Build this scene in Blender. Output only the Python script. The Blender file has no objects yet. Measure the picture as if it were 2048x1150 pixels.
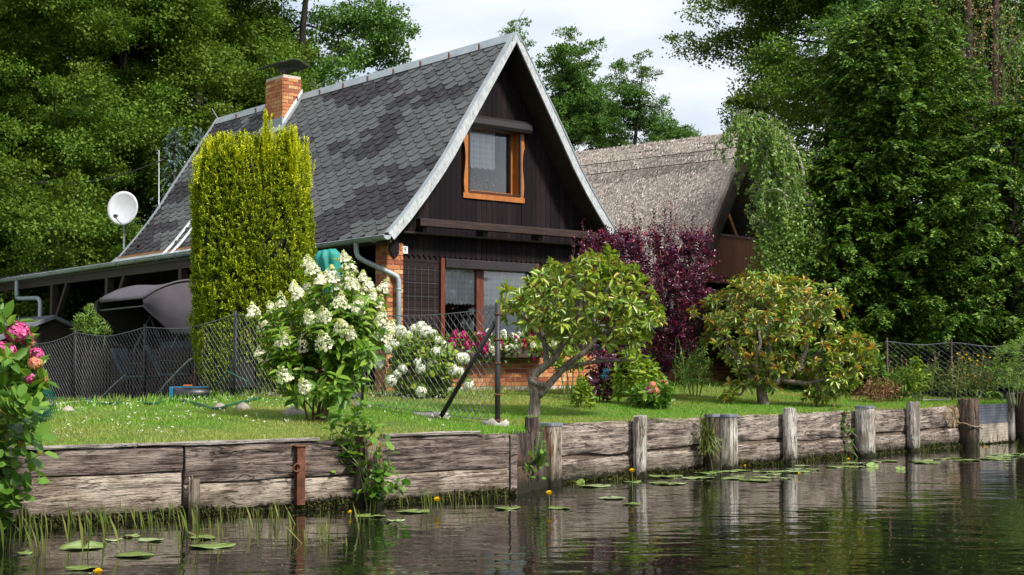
import bpy, math, random
import numpy as np
from mathutils import Vector, Matrix, noise as mnoise

# ------------------------------------------------------------------ camera, sky, sun, exposure
scene = bpy.context.scene
COL = scene.collection
F = 2844.0                      # focal length in pixels of the 2048 px wide photograph (50 mm lens)
EYE = 1.35                      # eye height above the water, from a boat on the canal
PITCH = math.atan(160.0 / F)
cam_data = bpy.data.cameras.new("camera")
cam_data.sensor_width = 36.0
cam_data.lens = F / 2048.0 * 36.0
cam_data.clip_end = 2000.0
cam = bpy.data.objects.new("camera", cam_data)
COL.objects.link(cam)
cam.location = (0, 0, EYE)
cam.rotation_euler = (math.radians(90) + PITCH, 0, 0)
scene.camera = cam

SUN_EL, SUN_AZ = math.radians(48), math.radians(131)      # azimuth clockwise from +Y: right, behind the boat
world = bpy.data.worlds.new("World")
scene.world = world
world.use_nodes = True
wn, wl = world.node_tree.nodes, world.node_tree.links
bg = wn["Background"]
sky = wn.new("ShaderNodeTexSky")
sky.sky_type = 'NISHITA'
sky.sun_disc = False
sky.sun_elevation = SUN_EL
sky.sun_rotation = SUN_AZ
tc = wn.new("ShaderNodeTexCoord")
mp = wn.new("ShaderNodeMapping"); mp.inputs["Scale"].default_value = (1.0, 1.0, 3.2); mp.inputs["Location"].default_value = (0.35, 0.1, 0.2)
n1 = wn.new("ShaderNodeTexNoise"); n1.inputs["Scale"].default_value = 2.6; n1.inputs["Detail"].default_value = 8; n1.inputs["Roughness"].default_value = 0.55
n2 = wn.new("ShaderNodeTexNoise"); n2.inputs["Scale"].default_value = 3.6; n2.inputs["Detail"].default_value = 9; n2.inputs["Roughness"].default_value = 0.5
r1 = wn.new("ShaderNodeValToRGB"); r1.color_ramp.elements[0].position = 0.28; r1.color_ramp.elements[1].position = 0.42
r2 = wn.new("ShaderNodeValToRGB")
r2.color_ramp.elements[0].position = 0.36; r2.color_ramp.elements[0].color = (4.9, 5.5, 6.2, 1)
r2.color_ramp.elements[1].position = 0.62; r2.color_ramp.elements[1].color = (7.6, 7.8, 8.0, 1)
mx = wn.new("ShaderNodeMix"); mx.data_type = 'RGBA'
wl.new(tc.outputs["Generated"], mp.inputs["Vector"])
wl.new(mp.outputs["Vector"], n1.inputs["Vector"]); wl.new(mp.outputs["Vector"], n2.inputs["Vector"])
wl.new(n1.outputs["Fac"], r1.inputs["Fac"]); wl.new(n2.outputs["Fac"], r2.inputs["Fac"])
wl.new(r1.outputs["Color"], mx.inputs["Factor"]); wl.new(sky.outputs["Color"], mx.inputs["A"]); wl.new(r2.outputs["Color"], mx.inputs["B"])
wl.new(mx.outputs["Result"], bg.inputs["Color"])
bg.inputs["Strength"].default_value = 0.105

sun_data = bpy.data.lights.new("sun", 'SUN')
sun_data.energy = 4.5
sun_data.angle = math.radians(8)
sun_data.color = (1.0, 0.95, 0.87)
sun = bpy.data.objects.new("sun", sun_data)
COL.objects.link(sun)
to_sun = Vector((math.sin(SUN_AZ) * math.cos(SUN_EL), math.cos(SUN_AZ) * math.cos(SUN_EL), math.sin(SUN_EL)))
sun.rotation_euler = to_sun.to_track_quat('Z', 'Y').to_euler()
sun.location = to_sun * 60

vs = scene.view_settings
vs.view_transform = 'Standard'; vs.look = 'None'; vs.gamma = 1.0; vs.exposure = 0.55
scene.render.engine = 'CYCLES'
scene.cycles.use_denoising = True
scene.cycles.max_bounces = 7
scene.cycles.diffuse_bounces = 3
scene.cycles.glossy_bounces = 3
scene.cycles.transmission_bounces = 4
scene.cycles.transparent_max_bounces = 8
scene.cycles.caustics_reflective = False
scene.cycles.caustics_refractive = False

# ------------------------------------------------------------------ where a ray of the photograph meets the place
_f = Vector((0, math.cos(PITCH), math.sin(PITCH))); _u = Vector((0, -math.sin(PITCH), math.cos(PITCH)))
def ray(px, py):
    return Vector((1, 0, 0)) * ((px - 1024) / F) + _u * ((575 - py) / F) + _f
def at(px, py, Y):
    d = ray(px, py)
    return Vector((0, 0, EYE)) + d * (Y / d.y)
def on_z(px, py, z):
    d = ray(px, py)
    return Vector((0, 0, EYE)) + d * ((z - EYE) / d.z)

# the bank: line of the timber wall, and the land behind it
WALL = [(-40.0, -13.4), (0.0, 15.06), (0.56, 16.7), (9.5, 26.5), (60.0, 82.0)]
BD = np.array((-0.70, 0.714)); BD /= np.linalg.norm(BD)
BN = np.array((BD[1], -BD[0]))
_wc = np.array([np.dot(BN, p) for p in WALL]); _wx = np.array([p[0] for p in WALL]); _wy = np.array([p[1] for p in WALL])
def sm(t):
    t = np.clip(t, 0, 1)
    return t * t * (3 - 2 * t)
def land_d(x, y):
    c = BN[0] * x + BN[1] * y
    return (x - np.interp(c, _wc, _wx)) * BD[0] + (y - np.interp(c, _wc, _wy)) * BD[1]
def gz(x, y):
    d = land_d(x, y)
    rise = 0.06 + 0.21 * sm((np.asarray(x) + 9.0) / 7.0)
    return 0.655 + 0.035 * sm(np.asarray(x) / 8.0) + rise * sm(d / 6.5) + 0.012 * np.sin(np.asarray(x) * 1.7 + np.asarray(y) * 0.9) * sm(d / 2)
def ground(px, py):
    d = ray(px, py); o = Vector((0, 0, EYE))
    Y = 8.0
    while Y < 70:
        p = o + d * (Y / d.y)
        if land_d(p.x, p.y) > 0 and p.z <= float(gz(p.x, p.y)):
            return p
        Y += 0.02
    return o + d * (30 / d.y)
def on_land(px, Y):
    p = at(px, 735, Y)
    return Vector((p.x, Y, float(gz(p.x, Y))))

# ------------------------------------------------------------------ objects: things, parts, structure
def thing(name, label, cat, loc=(0, 0, 0), rotz=0.0, group=None):
    o = bpy.data.objects.new(name, None)
    COL.objects.link(o)
    o.empty_display_size = 0.2
    o.location = loc; o.rotation_euler = (0, 0, rotz)
    o["label"] = label; o["category"] = cat
    if group: o["group"] = group
    return o
def tag(o, label, cat, group=None):
    o["label"] = label; o["category"] = cat
    if group: o["group"] = group
    return o
def link(name, me, parent=None, loc=None, rot=None):
    o = bpy.data.objects.new(name, me)
    COL.objects.link(o)
    if parent is not None: o.parent = parent
    if loc is not None: o.location = loc
    if rot is not None: o.rotation_euler = rot
    return o
def copy_thing(o, loc, rotz=0.0, scale=1.0, label=None):
    r = o.copy(); COL.objects.link(r)
    r.location = loc; r.rotation_euler = (0, 0, rotz); r.scale = (scale, scale, scale)
    if label: r["label"] = label
    for ch in list(o.children):
        c = ch.copy(); COL.objects.link(c); c.parent = r
        for g in list(ch.children):
            d = g.copy(); COL.objects.link(d); d.parent = c
    return r

class MB:
    """collects solid shapes; build() links them as one mesh"""
    def __init__(s): s.v = []; s.f = []; s.m = []; s.tone = []; s.cm = 0; s.ct = 0.0
    def add(s, vs, fs):
        b = len(s.v)
        s.v.extend([tuple(p) for p in vs])
        for f in fs:
            s.f.append([b + i for i in f]); s.m.append(s.cm); s.tone.append(s.ct)
    def box(s, a, b, M=None):
        x0, y0, z0 = a; x1, y1, z1 = b
        vs = [Vector(p) for p in ((x0,y0,z0),(x1,y0,z0),(x1,y1,z0),(x0,y1,z0),(x0,y0,z1),(x1,y0,z1),(x1,y1,z1),(x0,y1,z1))]
        if M is not None: vs = [M @ p for p in vs]
        s.add(vs, [(0,3,2,1),(4,5,6,7),(0,1,5,4),(1,2,6,5),(2,3,7,6),(3,0,4,7)])
    def bar(s, p, q, w, h, up=(0,0,1)):
        p, q = Vector(p), Vector(q); d = (q - p).normalized()
        upv = Vector(up)
        if abs(d.dot(upv)) > 0.99: upv = Vector((1, 0, 0))
        sd = d.cross(upv).normalized(); n = sd.cross(d).normalized()
        vs = []
        for e in (p, q):
            for a, b in ((-1,-1),(1,-1),(1,1),(-1,1)):
                vs.append(e + sd * (a * w / 2) + n * (b * h / 2))
        s.add(vs, [(3,2,1,0),(4,5,6,7),(0,1,5,4),(1,2,6,5),(2,3,7,6),(3,0,4,7)])
    def tube(s, pts, r, n=6, cap=True):
        pts = [Vector(p) for p in pts]
        rs = r if isinstance(r, (list, tuple)) else [r] * len(pts)
        vs = []; ref = None
        for i, p in enumerate(pts):
            d = (pts[min(i + 1, len(pts) - 1)] - pts[max(i - 1, 0)])
            d = d.normalized() if d.length > 1e-9 else Vector((0, 0, 1))
            if ref is None:
                ref = d.orthogonal().normalized()
            ref = (ref - d * ref.dot(d))
            ref = ref.normalized() if ref.length > 1e-6 else d.orthogonal().normalized()
            b = d.cross(ref)
            for k in range(n):
                a = 2 * math.pi * k / n
                vs.append(p + (ref * math.cos(a) + b * math.sin(a)) * rs[i])
        fs = []
        for i in range(len(pts) - 1):
            for k in range(n):
                k2 = (k + 1) % n
                fs.append((i*n + k, i*n + k2, (i+1)*n + k2, (i+1)*n + k))
        if cap:
            fs.append(tuple(range(n - 1, -1, -1))); fs.append(tuple((len(pts)-1)*n + k for k in range(n)))
        s.add(vs, fs)
    def prism(s, poly, vec):
        """closed polygon (list of 3d points) pushed along vec"""
        n = len(poly); vec = Vector(vec)
        vs = [Vector(p) for p in poly] + [Vector(p) + vec for p in poly]
        fs = [tuple(range(n - 1, -1, -1)), tuple(range(n, 2 * n))]
        for i in range(n):
            j = (i + 1) % n
            fs.append((i, j, n + j, n + i))
        s.add(vs, fs)
    def build(s, name, mats, parent=None, smooth=False, loc=None, rot=None, bevel=0.0):
        me = bpy.data.meshes.new(name)
        me.from_pydata(s.v, [], s.f)
        for m in (mats if isinstance(mats, (list, tuple)) else [mats]): me.materials.append(m)
        me.polygons.foreach_set("material_index", s.m)
        if smooth: me.polygons.foreach_set("use_smooth", [True] * len(s.f))
        if any(s.tone):
            at_ = me.attributes.new("tone", 'FLOAT', 'FACE'); at_.data.foreach_set("value", s.tone)
        me.update()
        o = link(name, me, parent, loc, rot)
        if bevel:
            b = o.modifiers.new("bevel", 'BEVEL'); b.width = bevel; b.segments = 2; b.limit_method = 'ANGLE'
        return o

def np_mesh(name, V, Fq, mats, midx=None):
    V = np.ascontiguousarray(V, dtype=np.float32).reshape(-1, 3); Fq = np.ascontiguousarray(Fq, dtype=np.int32)
    n, k = Fq.shape
    me = bpy.data.meshes.new(name)
    me.vertices.add(len(V)); me.vertices.foreach_set("co", V.ravel())
    me.loops.add(n * k); me.loops.foreach_set("vertex_index", Fq.ravel())
    me.polygons.add(n); me.polygons.foreach_set("loop_start", np.arange(0, n * k, k, dtype=np.int32))
    for m in (mats if isinstance(mats, (list, tuple)) else [mats]): me.materials.append(m)
    if midx is not None: me.polygons.foreach_set("material_index", np.ascontiguousarray(midx, dtype=np.int32))
    me.update(calc_edges=True)
    return me

LEAF = {   # (u along, v across, w out) and quads
    'leaf': (np.array([(0,0,0),(.28,.40,.10),(.68,.36,.07),(1,0,-.10),(.68,-.36,.07),(.28,-.40,.10)]), np.array([(0,1,2,3),(0,3,4,5)])),
    'round': (np.array([(0,0,0),(.25,.46,.06),(.78,.44,.05),(1,0,-.04),(.78,-.44,.05),(.25,-.46,.06)]), np.array([(0,1,2,3),(0,3,4,5)])),
    'long': (np.array([(0,0,0),(.35,.36,.10),(.75,.42,.02),(1,0,-.22),(.75,-.42,.02),(.35,-.36,.10)]), np.array([(0,1,2,3),(0,3,4,5)])),
    'quad': (np.array([(0,0,0),(.45,.5,.05),(1,0,0),(.45,-.5,.05)]), np.array([(0,1,2,3)])),
    'petal': (np.array([(-.5,-.5,0),(.5,-.5,.12),(.5,.5,0),(-.5,.5,.12)]), np.array([(0,1,2,3)])),
    'blade': (np.array([(0,-.5,0),(0,.5,0),(.6,.32,.10),(1,0,.32)]), np.array([(0,1,2,3)])),
}
def unit(a):
    return a / np.maximum(np.linalg.norm(a, axis=-1, keepdims=True), 1e-9)
class Cloud:
    """many small leaf-like faces, gathered into one mesh"""
    def __init__(s): s.V = []; s.F = []; s.M = []; s.n = 0
    def leaves(s, pos, d, nrm, L, W, kind='quad', mat=0):
        pos = np.asarray(pos, float); N = len(pos)
        if N == 0: return
        d = unit(np.asarray(d, float)); nrm = np.asarray(nrm, float)
        nrm = unit(nrm - d * np.sum(nrm * d, axis=1, keepdims=True) + 1e-6)
        sd = np.cross(d, nrm)
        T, Q = LEAF[kind]
        L = np.broadcast_to(np.asarray(L, float), (N,)); W = np.broadcast_to(np.asarray(W, float), (N,))
        V = pos[:, None, :] + (L[:, None] * T[None, :, 0])[:, :, None] * d[:, None, :] \
            + (W[:, None] * T[None, :, 1])[:, :, None] * sd[:, None, :] + (L[:, None] * T[None, :, 2])[:, :, None] * nrm[:, None, :]
        k = len(T)
        Fq = (np.arange(N) * k)[:, None, None] + Q[None] + s.n
        s.V.append(V.reshape(-1, 3)); s.F.append(Fq.reshape(-1, 4)); s.M.append(np.full(N * len(Q), mat))
        s.n += N * k
    def mesh(s, name, mats):
        return np_mesh(name, np.concatenate(s.V), np.concatenate(s.F), mats, np.concatenate(s.M))
def rdir(R, n, up=0.0):
    v = unit(R.normal(size=(n, 3))); v[:, 2] += up
    return unit(v)
# ------------------------------------------------------------------ materials
MATS = {}
class NT:
    def __init__(s, name):
        s.mat = bpy.data.materials.new(name); s.mat.use_nodes = True
        s.t = s.mat.node_tree; s.t.nodes.clear()
        s.out = s.n("ShaderNodeOutputMaterial")
    def n(s, typ, **kw):
        nd = s.t.nodes.new(typ)
        for k, v in kw.items():
            if k in nd.inputs: s.set(nd, k, v)
            else: setattr(nd, k, v)
        return nd
    def set(s, nd, k, v):
        if isinstance(v, bpy.types.NodeSocket): s.t.links.new(v, nd.inputs[k])
        else: nd.inputs[k].default_value = v
    def ramp(s, fac, stops, interp='LINEAR'):
        r = s.n("ShaderNodeValToRGB"); cr = r.color_ramp; cr.interpolation = interp
        while len(cr.elements) < len(stops): cr.elements.new(0.5)
        for e, (p, c) in zip(cr.elements, stops):
            e.position = p; e.color = (c[0], c[1], c[2], 1) if not isinstance(c, (int, float)) else (c, c, c, 1)
        s.t.links.new(fac, r.inputs["Fac"])
        return r.outputs["Color"]
    def noise(s, vec=None, scale=5.0, detail=4.0, rough=0.55, dist=0.0):
        nd = s.n("ShaderNodeTexNoise"); nd.inputs["Scale"].default_value = scale; nd.inputs["Detail"].default_value = detail
        nd.inputs["Roughness"].default_value = rough; nd.inputs["Distortion"].default_value = dist
        if vec is not None: s.t.links.new(vec, nd.inputs["Vector"])
        return nd.outputs["Fac"]
    def coord(s, which="Object", scale=(1,1,1), loc=(0,0,0)):
        c = s.n("ShaderNodeTexCoord"); m = s.n("ShaderNodeMapping")
        m.inputs["Scale"].default_value = scale; m.inputs["Location"].default_value = loc
        s.t.links.new(c.outputs[which], m.inputs["Vector"])
        return m.outputs["Vector"]
    def mix(s, f, a, b, mode='MIX'):
        m = s.n("ShaderNodeMix"); m.data_type = 'RGBA'; m.blend_type = mode
        for k, v in (("Factor", f), ("A", a), ("B", b)):
            if isinstance(v, bpy.types.NodeSocket): s.t.links.new(v, m.inputs[k] if k != "Factor" else m.inputs[0])
            elif k == "Factor": m.inputs[0].default_value = v
            else: m.inputs[k].default_value = (v[0], v[1], v[2], 1)
        return m.outputs["Result"]
    def math(s, op, a, b=0.0, clamp=False):
        m = s.n("ShaderNodeMath"); m.operation = op; m.use_clamp = clamp
        for i, v in enumerate((a, b)):
            if isinstance(v, bpy.types.NodeSocket): s.t.links.new(v, m.inputs[i])
            else: m.inputs[i].default_value = v
        return m.outputs[0]
    def island(s): return s.n("ShaderNodeNewGeometry").outputs["Random Per Island"]
    def objrand(s): return s.n("ShaderNodeObjectInfo").outputs["Random"]
    def bump(s, h, strength=0.5, dist=0.01):
        b = s.n("ShaderNodeBump"); b.inputs["Strength"].default_value = strength; b.inputs["Distance"].default_value = dist
        s.t.links.new(h, b.inputs["Height"]); return b.outputs["Normal"]
    def bsdf(s, col, rough=0.6, metal=0.0, normal=None, spec=0.5, coat=0.0):
        p = s.n("ShaderNodeBsdfPrincipled")
        for k, v in (("Base Color", col), ("Roughness", rough), ("Metallic", metal), ("Specular IOR Level", spec), ("Coat Weight", coat)):
            if isinstance(v, bpy.types.NodeSocket): s.t.links.new(v, p.inputs[k])
            elif k == "Base Color": p.inputs[k].default_value = (v[0], v[1], v[2], 1)
            else: p.inputs[k].default_value = v
        if normal is not None: s.t.links.new(normal, p.inputs["Normal"])
        return p.outputs["BSDF"]
    def done(s, sh):
        s.t.links.new(sh, s.out.inputs["Surface"]); return s.mat

def leaf_mat(name, stops, rough=0.5, trans=0.3, spec=0.35, patch=None):
    """leaf colours spread over a ramp, one pick per leaf; patch = (colour, scale, amount) tints whole clumps"""
    t = NT(name)
    col = t.ramp(t.island(), stops)
    if patch:
        f = t.ramp(t.noise(t.coord("Object"), patch[1], 2.0), [(0.42, 0.0), (0.62, patch[2])])
        col = t.mix(f, col, patch[0])
    b = t.bsdf(col, rough, spec=spec)
    tr = t.n("ShaderNodeBsdfTranslucent")
    tcol = t.mix(0.55, col, t.mix(1.0, col, (1.5, 1.45, 0.55), 'MULTIPLY'))
    t.t.links.new(tcol, tr.inputs["Color"])
    m = t.n("ShaderNodeMixShader"); m.inputs[0].default_value = trans
    t.t.links.new(b, m.inputs[1]); t.t.links.new(tr.outputs[0], m.inputs[2])
    return t.done(m.outputs[0])
def plain(name, col, rough=0.6, metal=0.0, var=0.25, scale=6.0, bump=0.0, spec=0.5, stretch=(1,1,1), isl=0.0):
    t = NT(name)
    v = t.coord("Object", stretch)
    nz = t.noise(v, scale, 6.0, 0.6)
    lo = [c * (1 - var) for c in col]; hi = [c * (1 + var) for c in col]
    c = t.ramp(nz, [(0.3, lo), (0.7, hi)])
    if isl:
        c = t.mix(isl, c, t.ramp(t.island(), [(0, [x * 0.45 for x in col]), (1, [x * 1.6 for x in col])]))
    rr = t.math('ADD', t.math('MULTIPLY', nz, 0.2), rough - 0.1)
    nrm = t.bump(t.noise(v, scale * 3, 6.0, 0.65), 0.6, bump) if bump else None
    return t.done(t.bsdf(c, rr, metal, nrm, spec))

def weathered(name, dark, mid, pale, scale=1.0, stain=None, grain='x', moss=0.0, pale_amount=0.5):
    """old silvery timber: long grain, cracks, knots, blotches, growth near the water"""
    t = NT(name)
    st = {'x': (0.35, 5.0, 5.0), 'z': (5.0, 5.0, 0.35)}[grain]
    off = t.n("ShaderNodeVectorMath"); off.operation = 'ADD'
    oi = t.n("ShaderNodeObjectInfo")
    sc_ = t.n("ShaderNodeVectorMath"); sc_.operation = 'SCALE'; sc_.inputs["Scale"].default_value = 37.0
    cmb = t.n("ShaderNodeCombineXYZ")
    for k in ("X", "Y", "Z"): t.t.links.new(oi.outputs["Random"], cmb.inputs[k])
    t.t.links.new(cmb.outputs[0], sc_.inputs[0])
    tc_ = t.n("ShaderNodeTexCoord")
    t.t.links.new(tc_.outputs["Object"], off.inputs[0]); t.t.links.new(sc_.outputs[0], off.inputs[1])
    def mapped(s3):
        m = t.n("ShaderNodeMapping"); m.inputs["Scale"].default_value = s3; t.t.links.new(off.outputs[0], m.inputs["Vector"]); return m.outputs["Vector"]
    g = t.noise(mapped(tuple(a * scale for a in st)), 5.0, 9.0, 0.7, 0.6)
    fine = t.noise(mapped(tuple(a * 3.2 * scale for a in st)), 6.0, 8.0, 0.75)
    blot = t.noise(mapped((1, 1, 1)), 2.3, 5.0, 0.6)
    col = t.ramp(g, [(0.34, [c * 0.55 for c in dark]), (0.43, dark), (0.52, mid), (0.64, pale)])
    col = t.mix(t.math('MULTIPLY', t.ramp(blot, [(0.42, 0.0), (0.60, 1.0)]), pale_amount), col, pale)
    col = t.mix(t.ramp(t.noise(mapped((0.8, 1.3, 1.3) if grain == 'x' else (1.3, 1.3, 0.8)), 1.9, 4.0, 0.6), [(0.34, 0.7), (0.46, 0.0)]), col, [c * 0.8 for c in dark])
    col = t.mix(t.ramp(fine, [(0.37, 0.85), (0.48, 0.0)]), col, [c * 0.25 for c in dark])
    cr = t.noise(mapped(tuple(a * 0.8 for a in st)), 3.0, 3.0, 0.5, 1.2)
    crack = t.ramp(t.math('ABSOLUTE', t.math('SUBTRACT', cr, 0.5)), [(0.0, 1.0), (0.016, 0.0)])
    col = t.mix(t.math('MULTIPLY', crack, 0.9), col, [c * 0.15 for c in dark])
    spk = t.noise(mapped(tuple(0.35 + 0.2 * a for a in st)), 22.0, 5.0, 0.75)
    col = t.mix(t.ramp(spk, [(0.36, 0.75), (0.43, 0.0)]), col, [c * 0.35 for c in dark])
    vo = t.n('ShaderNodeTexVoronoi'); vo.inputs['Scale'].default_value = 1.0; vo.inputs['Randomness'].default_value = 1.0
    t.t.links.new(mapped((1.5, 1.5, 5.5) if grain == 'x' else (5.5, 5.5, 1.5)), vo.inputs['Vector'])
    kn = t.math('ADD', vo.outputs['Distance'], t.math('MULTIPLY', t.math('SUBTRACT', fine, 0.5), 0.10))
    col = t.mix(t.ramp(kn, [(0.05, 0.95), (0.13, 0.0)]), col, [c * 0.4 for c in dark])
    if stain:
        sf = t.ramp(t.noise(mapped((1.6, 1.6, .7)), 2.0, 4.0, 0.6), [(0.52, 0.0), (0.64, 0.85)])
        col = t.mix(sf, col, stain)
    if moss:
        geo = t.n("ShaderNodeNewGeometry"); sx = t.n("ShaderNodeSeparateXYZ"); t.t.links.new(geo.outputs["Position"], sx.inputs[0])
        h = t.math('ADD', sx.outputs["Z"], t.math('MULTIPLY', t.math('SUBTRACT', t.noise(mapped((1,1,1)), 9.0, 6.0, 0.7), 0.5), 0.34))
        col = t.mix(t.ramp(h, [(moss * 1.0, 0.62), (moss * 2.6, 0.0)]), col, (0.060, 0.050, 0.030))
        col = t.mix(t.ramp(h, [(moss * 0.55, 1.0), (moss, 0.0)]), col, (0.022, 0.021, 0.010))
    hh = t.math('ADD', t.math('MULTIPLY', g, 0.6), t.math('SUBTRACT', fine, t.math('MULTIPLY', crack, 0.8)))
    return t.done(t.bsdf(col, 0.85, 0, t.bump(hh, 1.0, 0.02), 0.25))

def m_(k, m): MATS[k] = m; return m

# ground and water
def lawn_material():
    t = NT("lawn")
    v = t.coord("Object")
    a = t.noise(v, 0.55, 5, 0.6); b = t.noise(v, 14.0, 6, 0.7)
    col = t.ramp(a, [(0.34, (0.060, 0.125, 0.014)), (0.55, (0.105, 0.165, 0.026)), (0.72, (0.190, 0.180, 0.055))])
    col = t.mix(t.ramp(b, [(0.3, 0.7), (0.6, 0.0)]), col, (0.028, 0.045, 0.010))
    return t.done(t.bsdf(col, 0.9, 0, t.bump(b, 0.8, 0.03), 0.2))
m_('lawn', lawn_material())
def water_material():
    t = NT("water")
    v1 = t.coord("Object", (0.75, 1.5, 1))
    w1 = t.noise(v1, 2.2, 2, 0.45, 0.3); w2 = t.noise(t.coord("Object", (1, 1.25, 1), (3, 7, 0)), 9.0, 2, 0.5, 0.2)
    h = t.math('ADD', w1, t.math('MULTIPLY', w2, 0.13))
    calm = t.ramp(t.noise(t.coord("Object", (1, 1, 1)), 0.5, 3), [(0.35, 0.35), (0.65, 1.0)])
    h = t.math('MULTIPLY', h, calm)
    p = t.n("ShaderNodeBsdfPrincipled")
    p.inputs["Base Color"].default_value = (0.006, 0.007, 0.004, 1); p.inputs["Roughness"].default_value = 0.015
    p.inputs["IOR"].default_value = 1.43
    t.t.links.new(t.bump(h, 0.27, 0.045), p.inputs["Normal"])
    return t.done(p.outputs[0])
m_('water', water_material())

# foliage
m_('grass', leaf_mat("grass_blades", [(0, (0.080, 0.205, 0.014)), (0.5, (0.145, 0.345, 0.028)), (0.85, (0.23, 0.430, 0.055)), (1, (0.30, 0.29, 0.10))], 0.6, 0.35, 0.25, ((0.36, 0.335, 0.105), 0.45, 0.7)))
m_('reed', leaf_mat("reed_green", [(0, (0.06, 0.09, 0.014)), (0.6, (0.12, 0.17, 0.03)), (1, (0.24, 0.22, 0.08))], 0.5, 0.25))
m_('alder', leaf_mat("alder_leaf", [(0, (0.034, 0.085, 0.011)), (0.6, (0.095, 0.185, 0.019)), (1, (0.175, 0.290, 0.036))], 0.6, 0.33, 0.2, ((0.120, 0.170, 0.018), 0.35, 0.5)))
m_('oak', leaf_mat("oak_leaf", [(0, (0.045, 0.110, 0.020)), (0.6, (0.090, 0.185, 0.034)), (1, (0.150, 0.260, 0.050))], 0.6, 0.3, 0.2))
m_('birch', leaf_mat("birch_leaf", [(0, (0.080, 0.170, 0.030)), (0.6, (0.165, 0.285, 0.050)), (1, (0.27, 0.39, 0.09))], 0.42, 0.35, 0.4))
m_('conifer', leaf_mat("conifer_needles", [(0, (0.016, 0.048, 0.005)), (0.5, (0.050, 0.120, 0.010)), (0.8, (0.125, 0.235, 0.020)), (1, (0.24, 0.35, 0.045))], 0.6, 0.2, 0.35))
m_('blue_spruce', leaf_mat("blue_spruce_needles", [(0, (0.06, 0.11, 0.09)), (1, (0.16, 0.24, 0.22))], 0.5, 0.15))
m_('yew', leaf_mat("yew_needles", [(0, (0.060, 0.120, 0.006)), (0.45, (0.185, 0.260, 0.009)), (0.85, (0.40, 0.46, 0.012)), (1, (0.58, 0.60, 0.02))], 0.5, 0.2, 0.3))
m_('yew_tip', leaf_mat("yew_golden_tips", [(0, (0.44, 0.49, 0.012)), (1, (0.74, 0.74, 0.03))], 0.5, 0.25, 0.3))
m_('hydrangea', leaf_mat("hydrangea_leaf", [(0, (0.045, 0.120, 0.012)), (0.6, (0.100, 0.220, 0.022)), (1, (0.190, 0.310, 0.035))], 0.45, 0.3, 0.4))
m_('panicle_leaf', leaf_mat("panicle_hydrangea_leaf", [(0, (0.060, 0.150, 0.014)), (0.6, (0.135, 0.270, 0.024)), (1, (0.26, 0.38, 0.04))], 0.42, 0.35, 0.4))
m_('lime', leaf_mat("lime_green_leaf", [(0, (0.085, 0.170, 0.014)), (0.6, (0.180, 0.280, 0.022)), (1, (0.30, 0.37, 0.035))], 0.45, 0.32, 0.4))
m_('rhodo', leaf_mat("rhododendron_leaf", [(0, (0.085, 0.170, 0.022)), (0.4, (0.205, 0.320, 0.036)), (0.8, (0.34, 0.42, 0.055)), (0.95, (0.35, 0.36, 0.06)), (1, (0.42, 0.25, 0.03))], 0.32, 0.25, 0.6))
m_('rhodo_rust', leaf_mat("rhododendron_yellowing_leaf", [(0, (0.060, 0.135, 0.020)), (0.35, (0.140, 0.235, 0.036)), (0.6, (0.27, 0.31, 0.045)), (0.82, (0.45, 0.34, 0.03)), (1, (0.48, 0.19, 0.025))], 0.35, 0.22, 0.55))
m_('seedhead', leaf_mat("dry_seed_head", [(0, (0.09, 0.025, 0.012)), (1, (0.22, 0.075, 0.03))], 0.8, 0.05))
m_('plum', leaf_mat("purple_plum_leaf", [(0, (0.024, 0.006, 0.020)), (0.5, (0.070, 0.011, 0.048)), (0.85, (0.165, 0.018, 0.062)), (1, (0.33, 0.022, 0.050))], 0.32, 0.22, 0.6))
m_('sprout', leaf_mat("alder_sprout_leaf", [(0, (0.055, 0.145, 0.016)), (0.6, (0.115, 0.245, 0.026)), (0.95, (0.19, 0.32, 0.04)), (1, (0.26, 0.14, 0.05))], 0.4, 0.35, 0.45))
m_('white_petal', leaf_mat("white_petals", [(0, (0.62, 0.64, 0.48)), (0.5, (0.80, 0.79, 0.66)), (1, (0.86, 0.85, 0.77))], 0.6, 0.3, 0.2))
m_('snow_petal', leaf_mat("snow_white_petals", [(0, (0.66, 0.70, 0.60)), (1, (0.86, 0.87, 0.83))], 0.6, 0.3, 0.2))
m_('cream_tip', leaf_mat("cream_green_petals", [(0, (0.42, 0.48, 0.16)), (1, (0.66, 0.68, 0.34))], 0.6, 0.3, 0.2))
m_('pink_petal', leaf_mat("pink_petals", [(0, (0.52, 0.055, 0.22)), (0.7, (0.70, 0.13, 0.36)), (1, (0.78, 0.33, 0.50))], 0.6, 0.3, 0.2))
m_('salmon_petal', leaf_mat("salmon_petals", [(0, (0.66, 0.14, 0.16)), (0.55, (0.70, 0.34, 0.20)), (1, (0.66, 0.60, 0.22))], 0.6, 0.3, 0.2))
m_('magenta_petal', leaf_mat("magenta_petals", [(0, (0.38, 0.010, 0.11)), (1, (0.62, 0.035, 0.25))], 0.6, 0.25, 0.2))
m_('red_petal', leaf_mat("red_petals", [(0, (0.35, 0.010, 0.030)), (1, (0.52, 0.022, 0.06))], 0.6, 0.25, 0.2))
m_('blue_petal', leaf_mat("blue_petals", [(0, (0.015, 0.085, 0.17)), (1, (0.035, 0.17, 0.27))], 0.6, 0.25, 0.2))
m_('yellow_petal', leaf_mat("yellow_petals", [(0, (0.70, 0.42, 0.006)), (1, (0.80, 0.58, 0.012))], 0.45, 0.2, 0.3))
m_('dry', leaf_mat("dry_straw", [(0, (0.20, 0.13, 0.06)), (1, (0.36, 0.27, 0.14))], 0.8, 0.2, 0.2))
m_('fern_dead', leaf_mat("brown_dead_fern", [(0, (0.16, 0.075, 0.04)), (1, (0.30, 0.17, 0.10))], 0.8, 0.2, 0.2))
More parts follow.
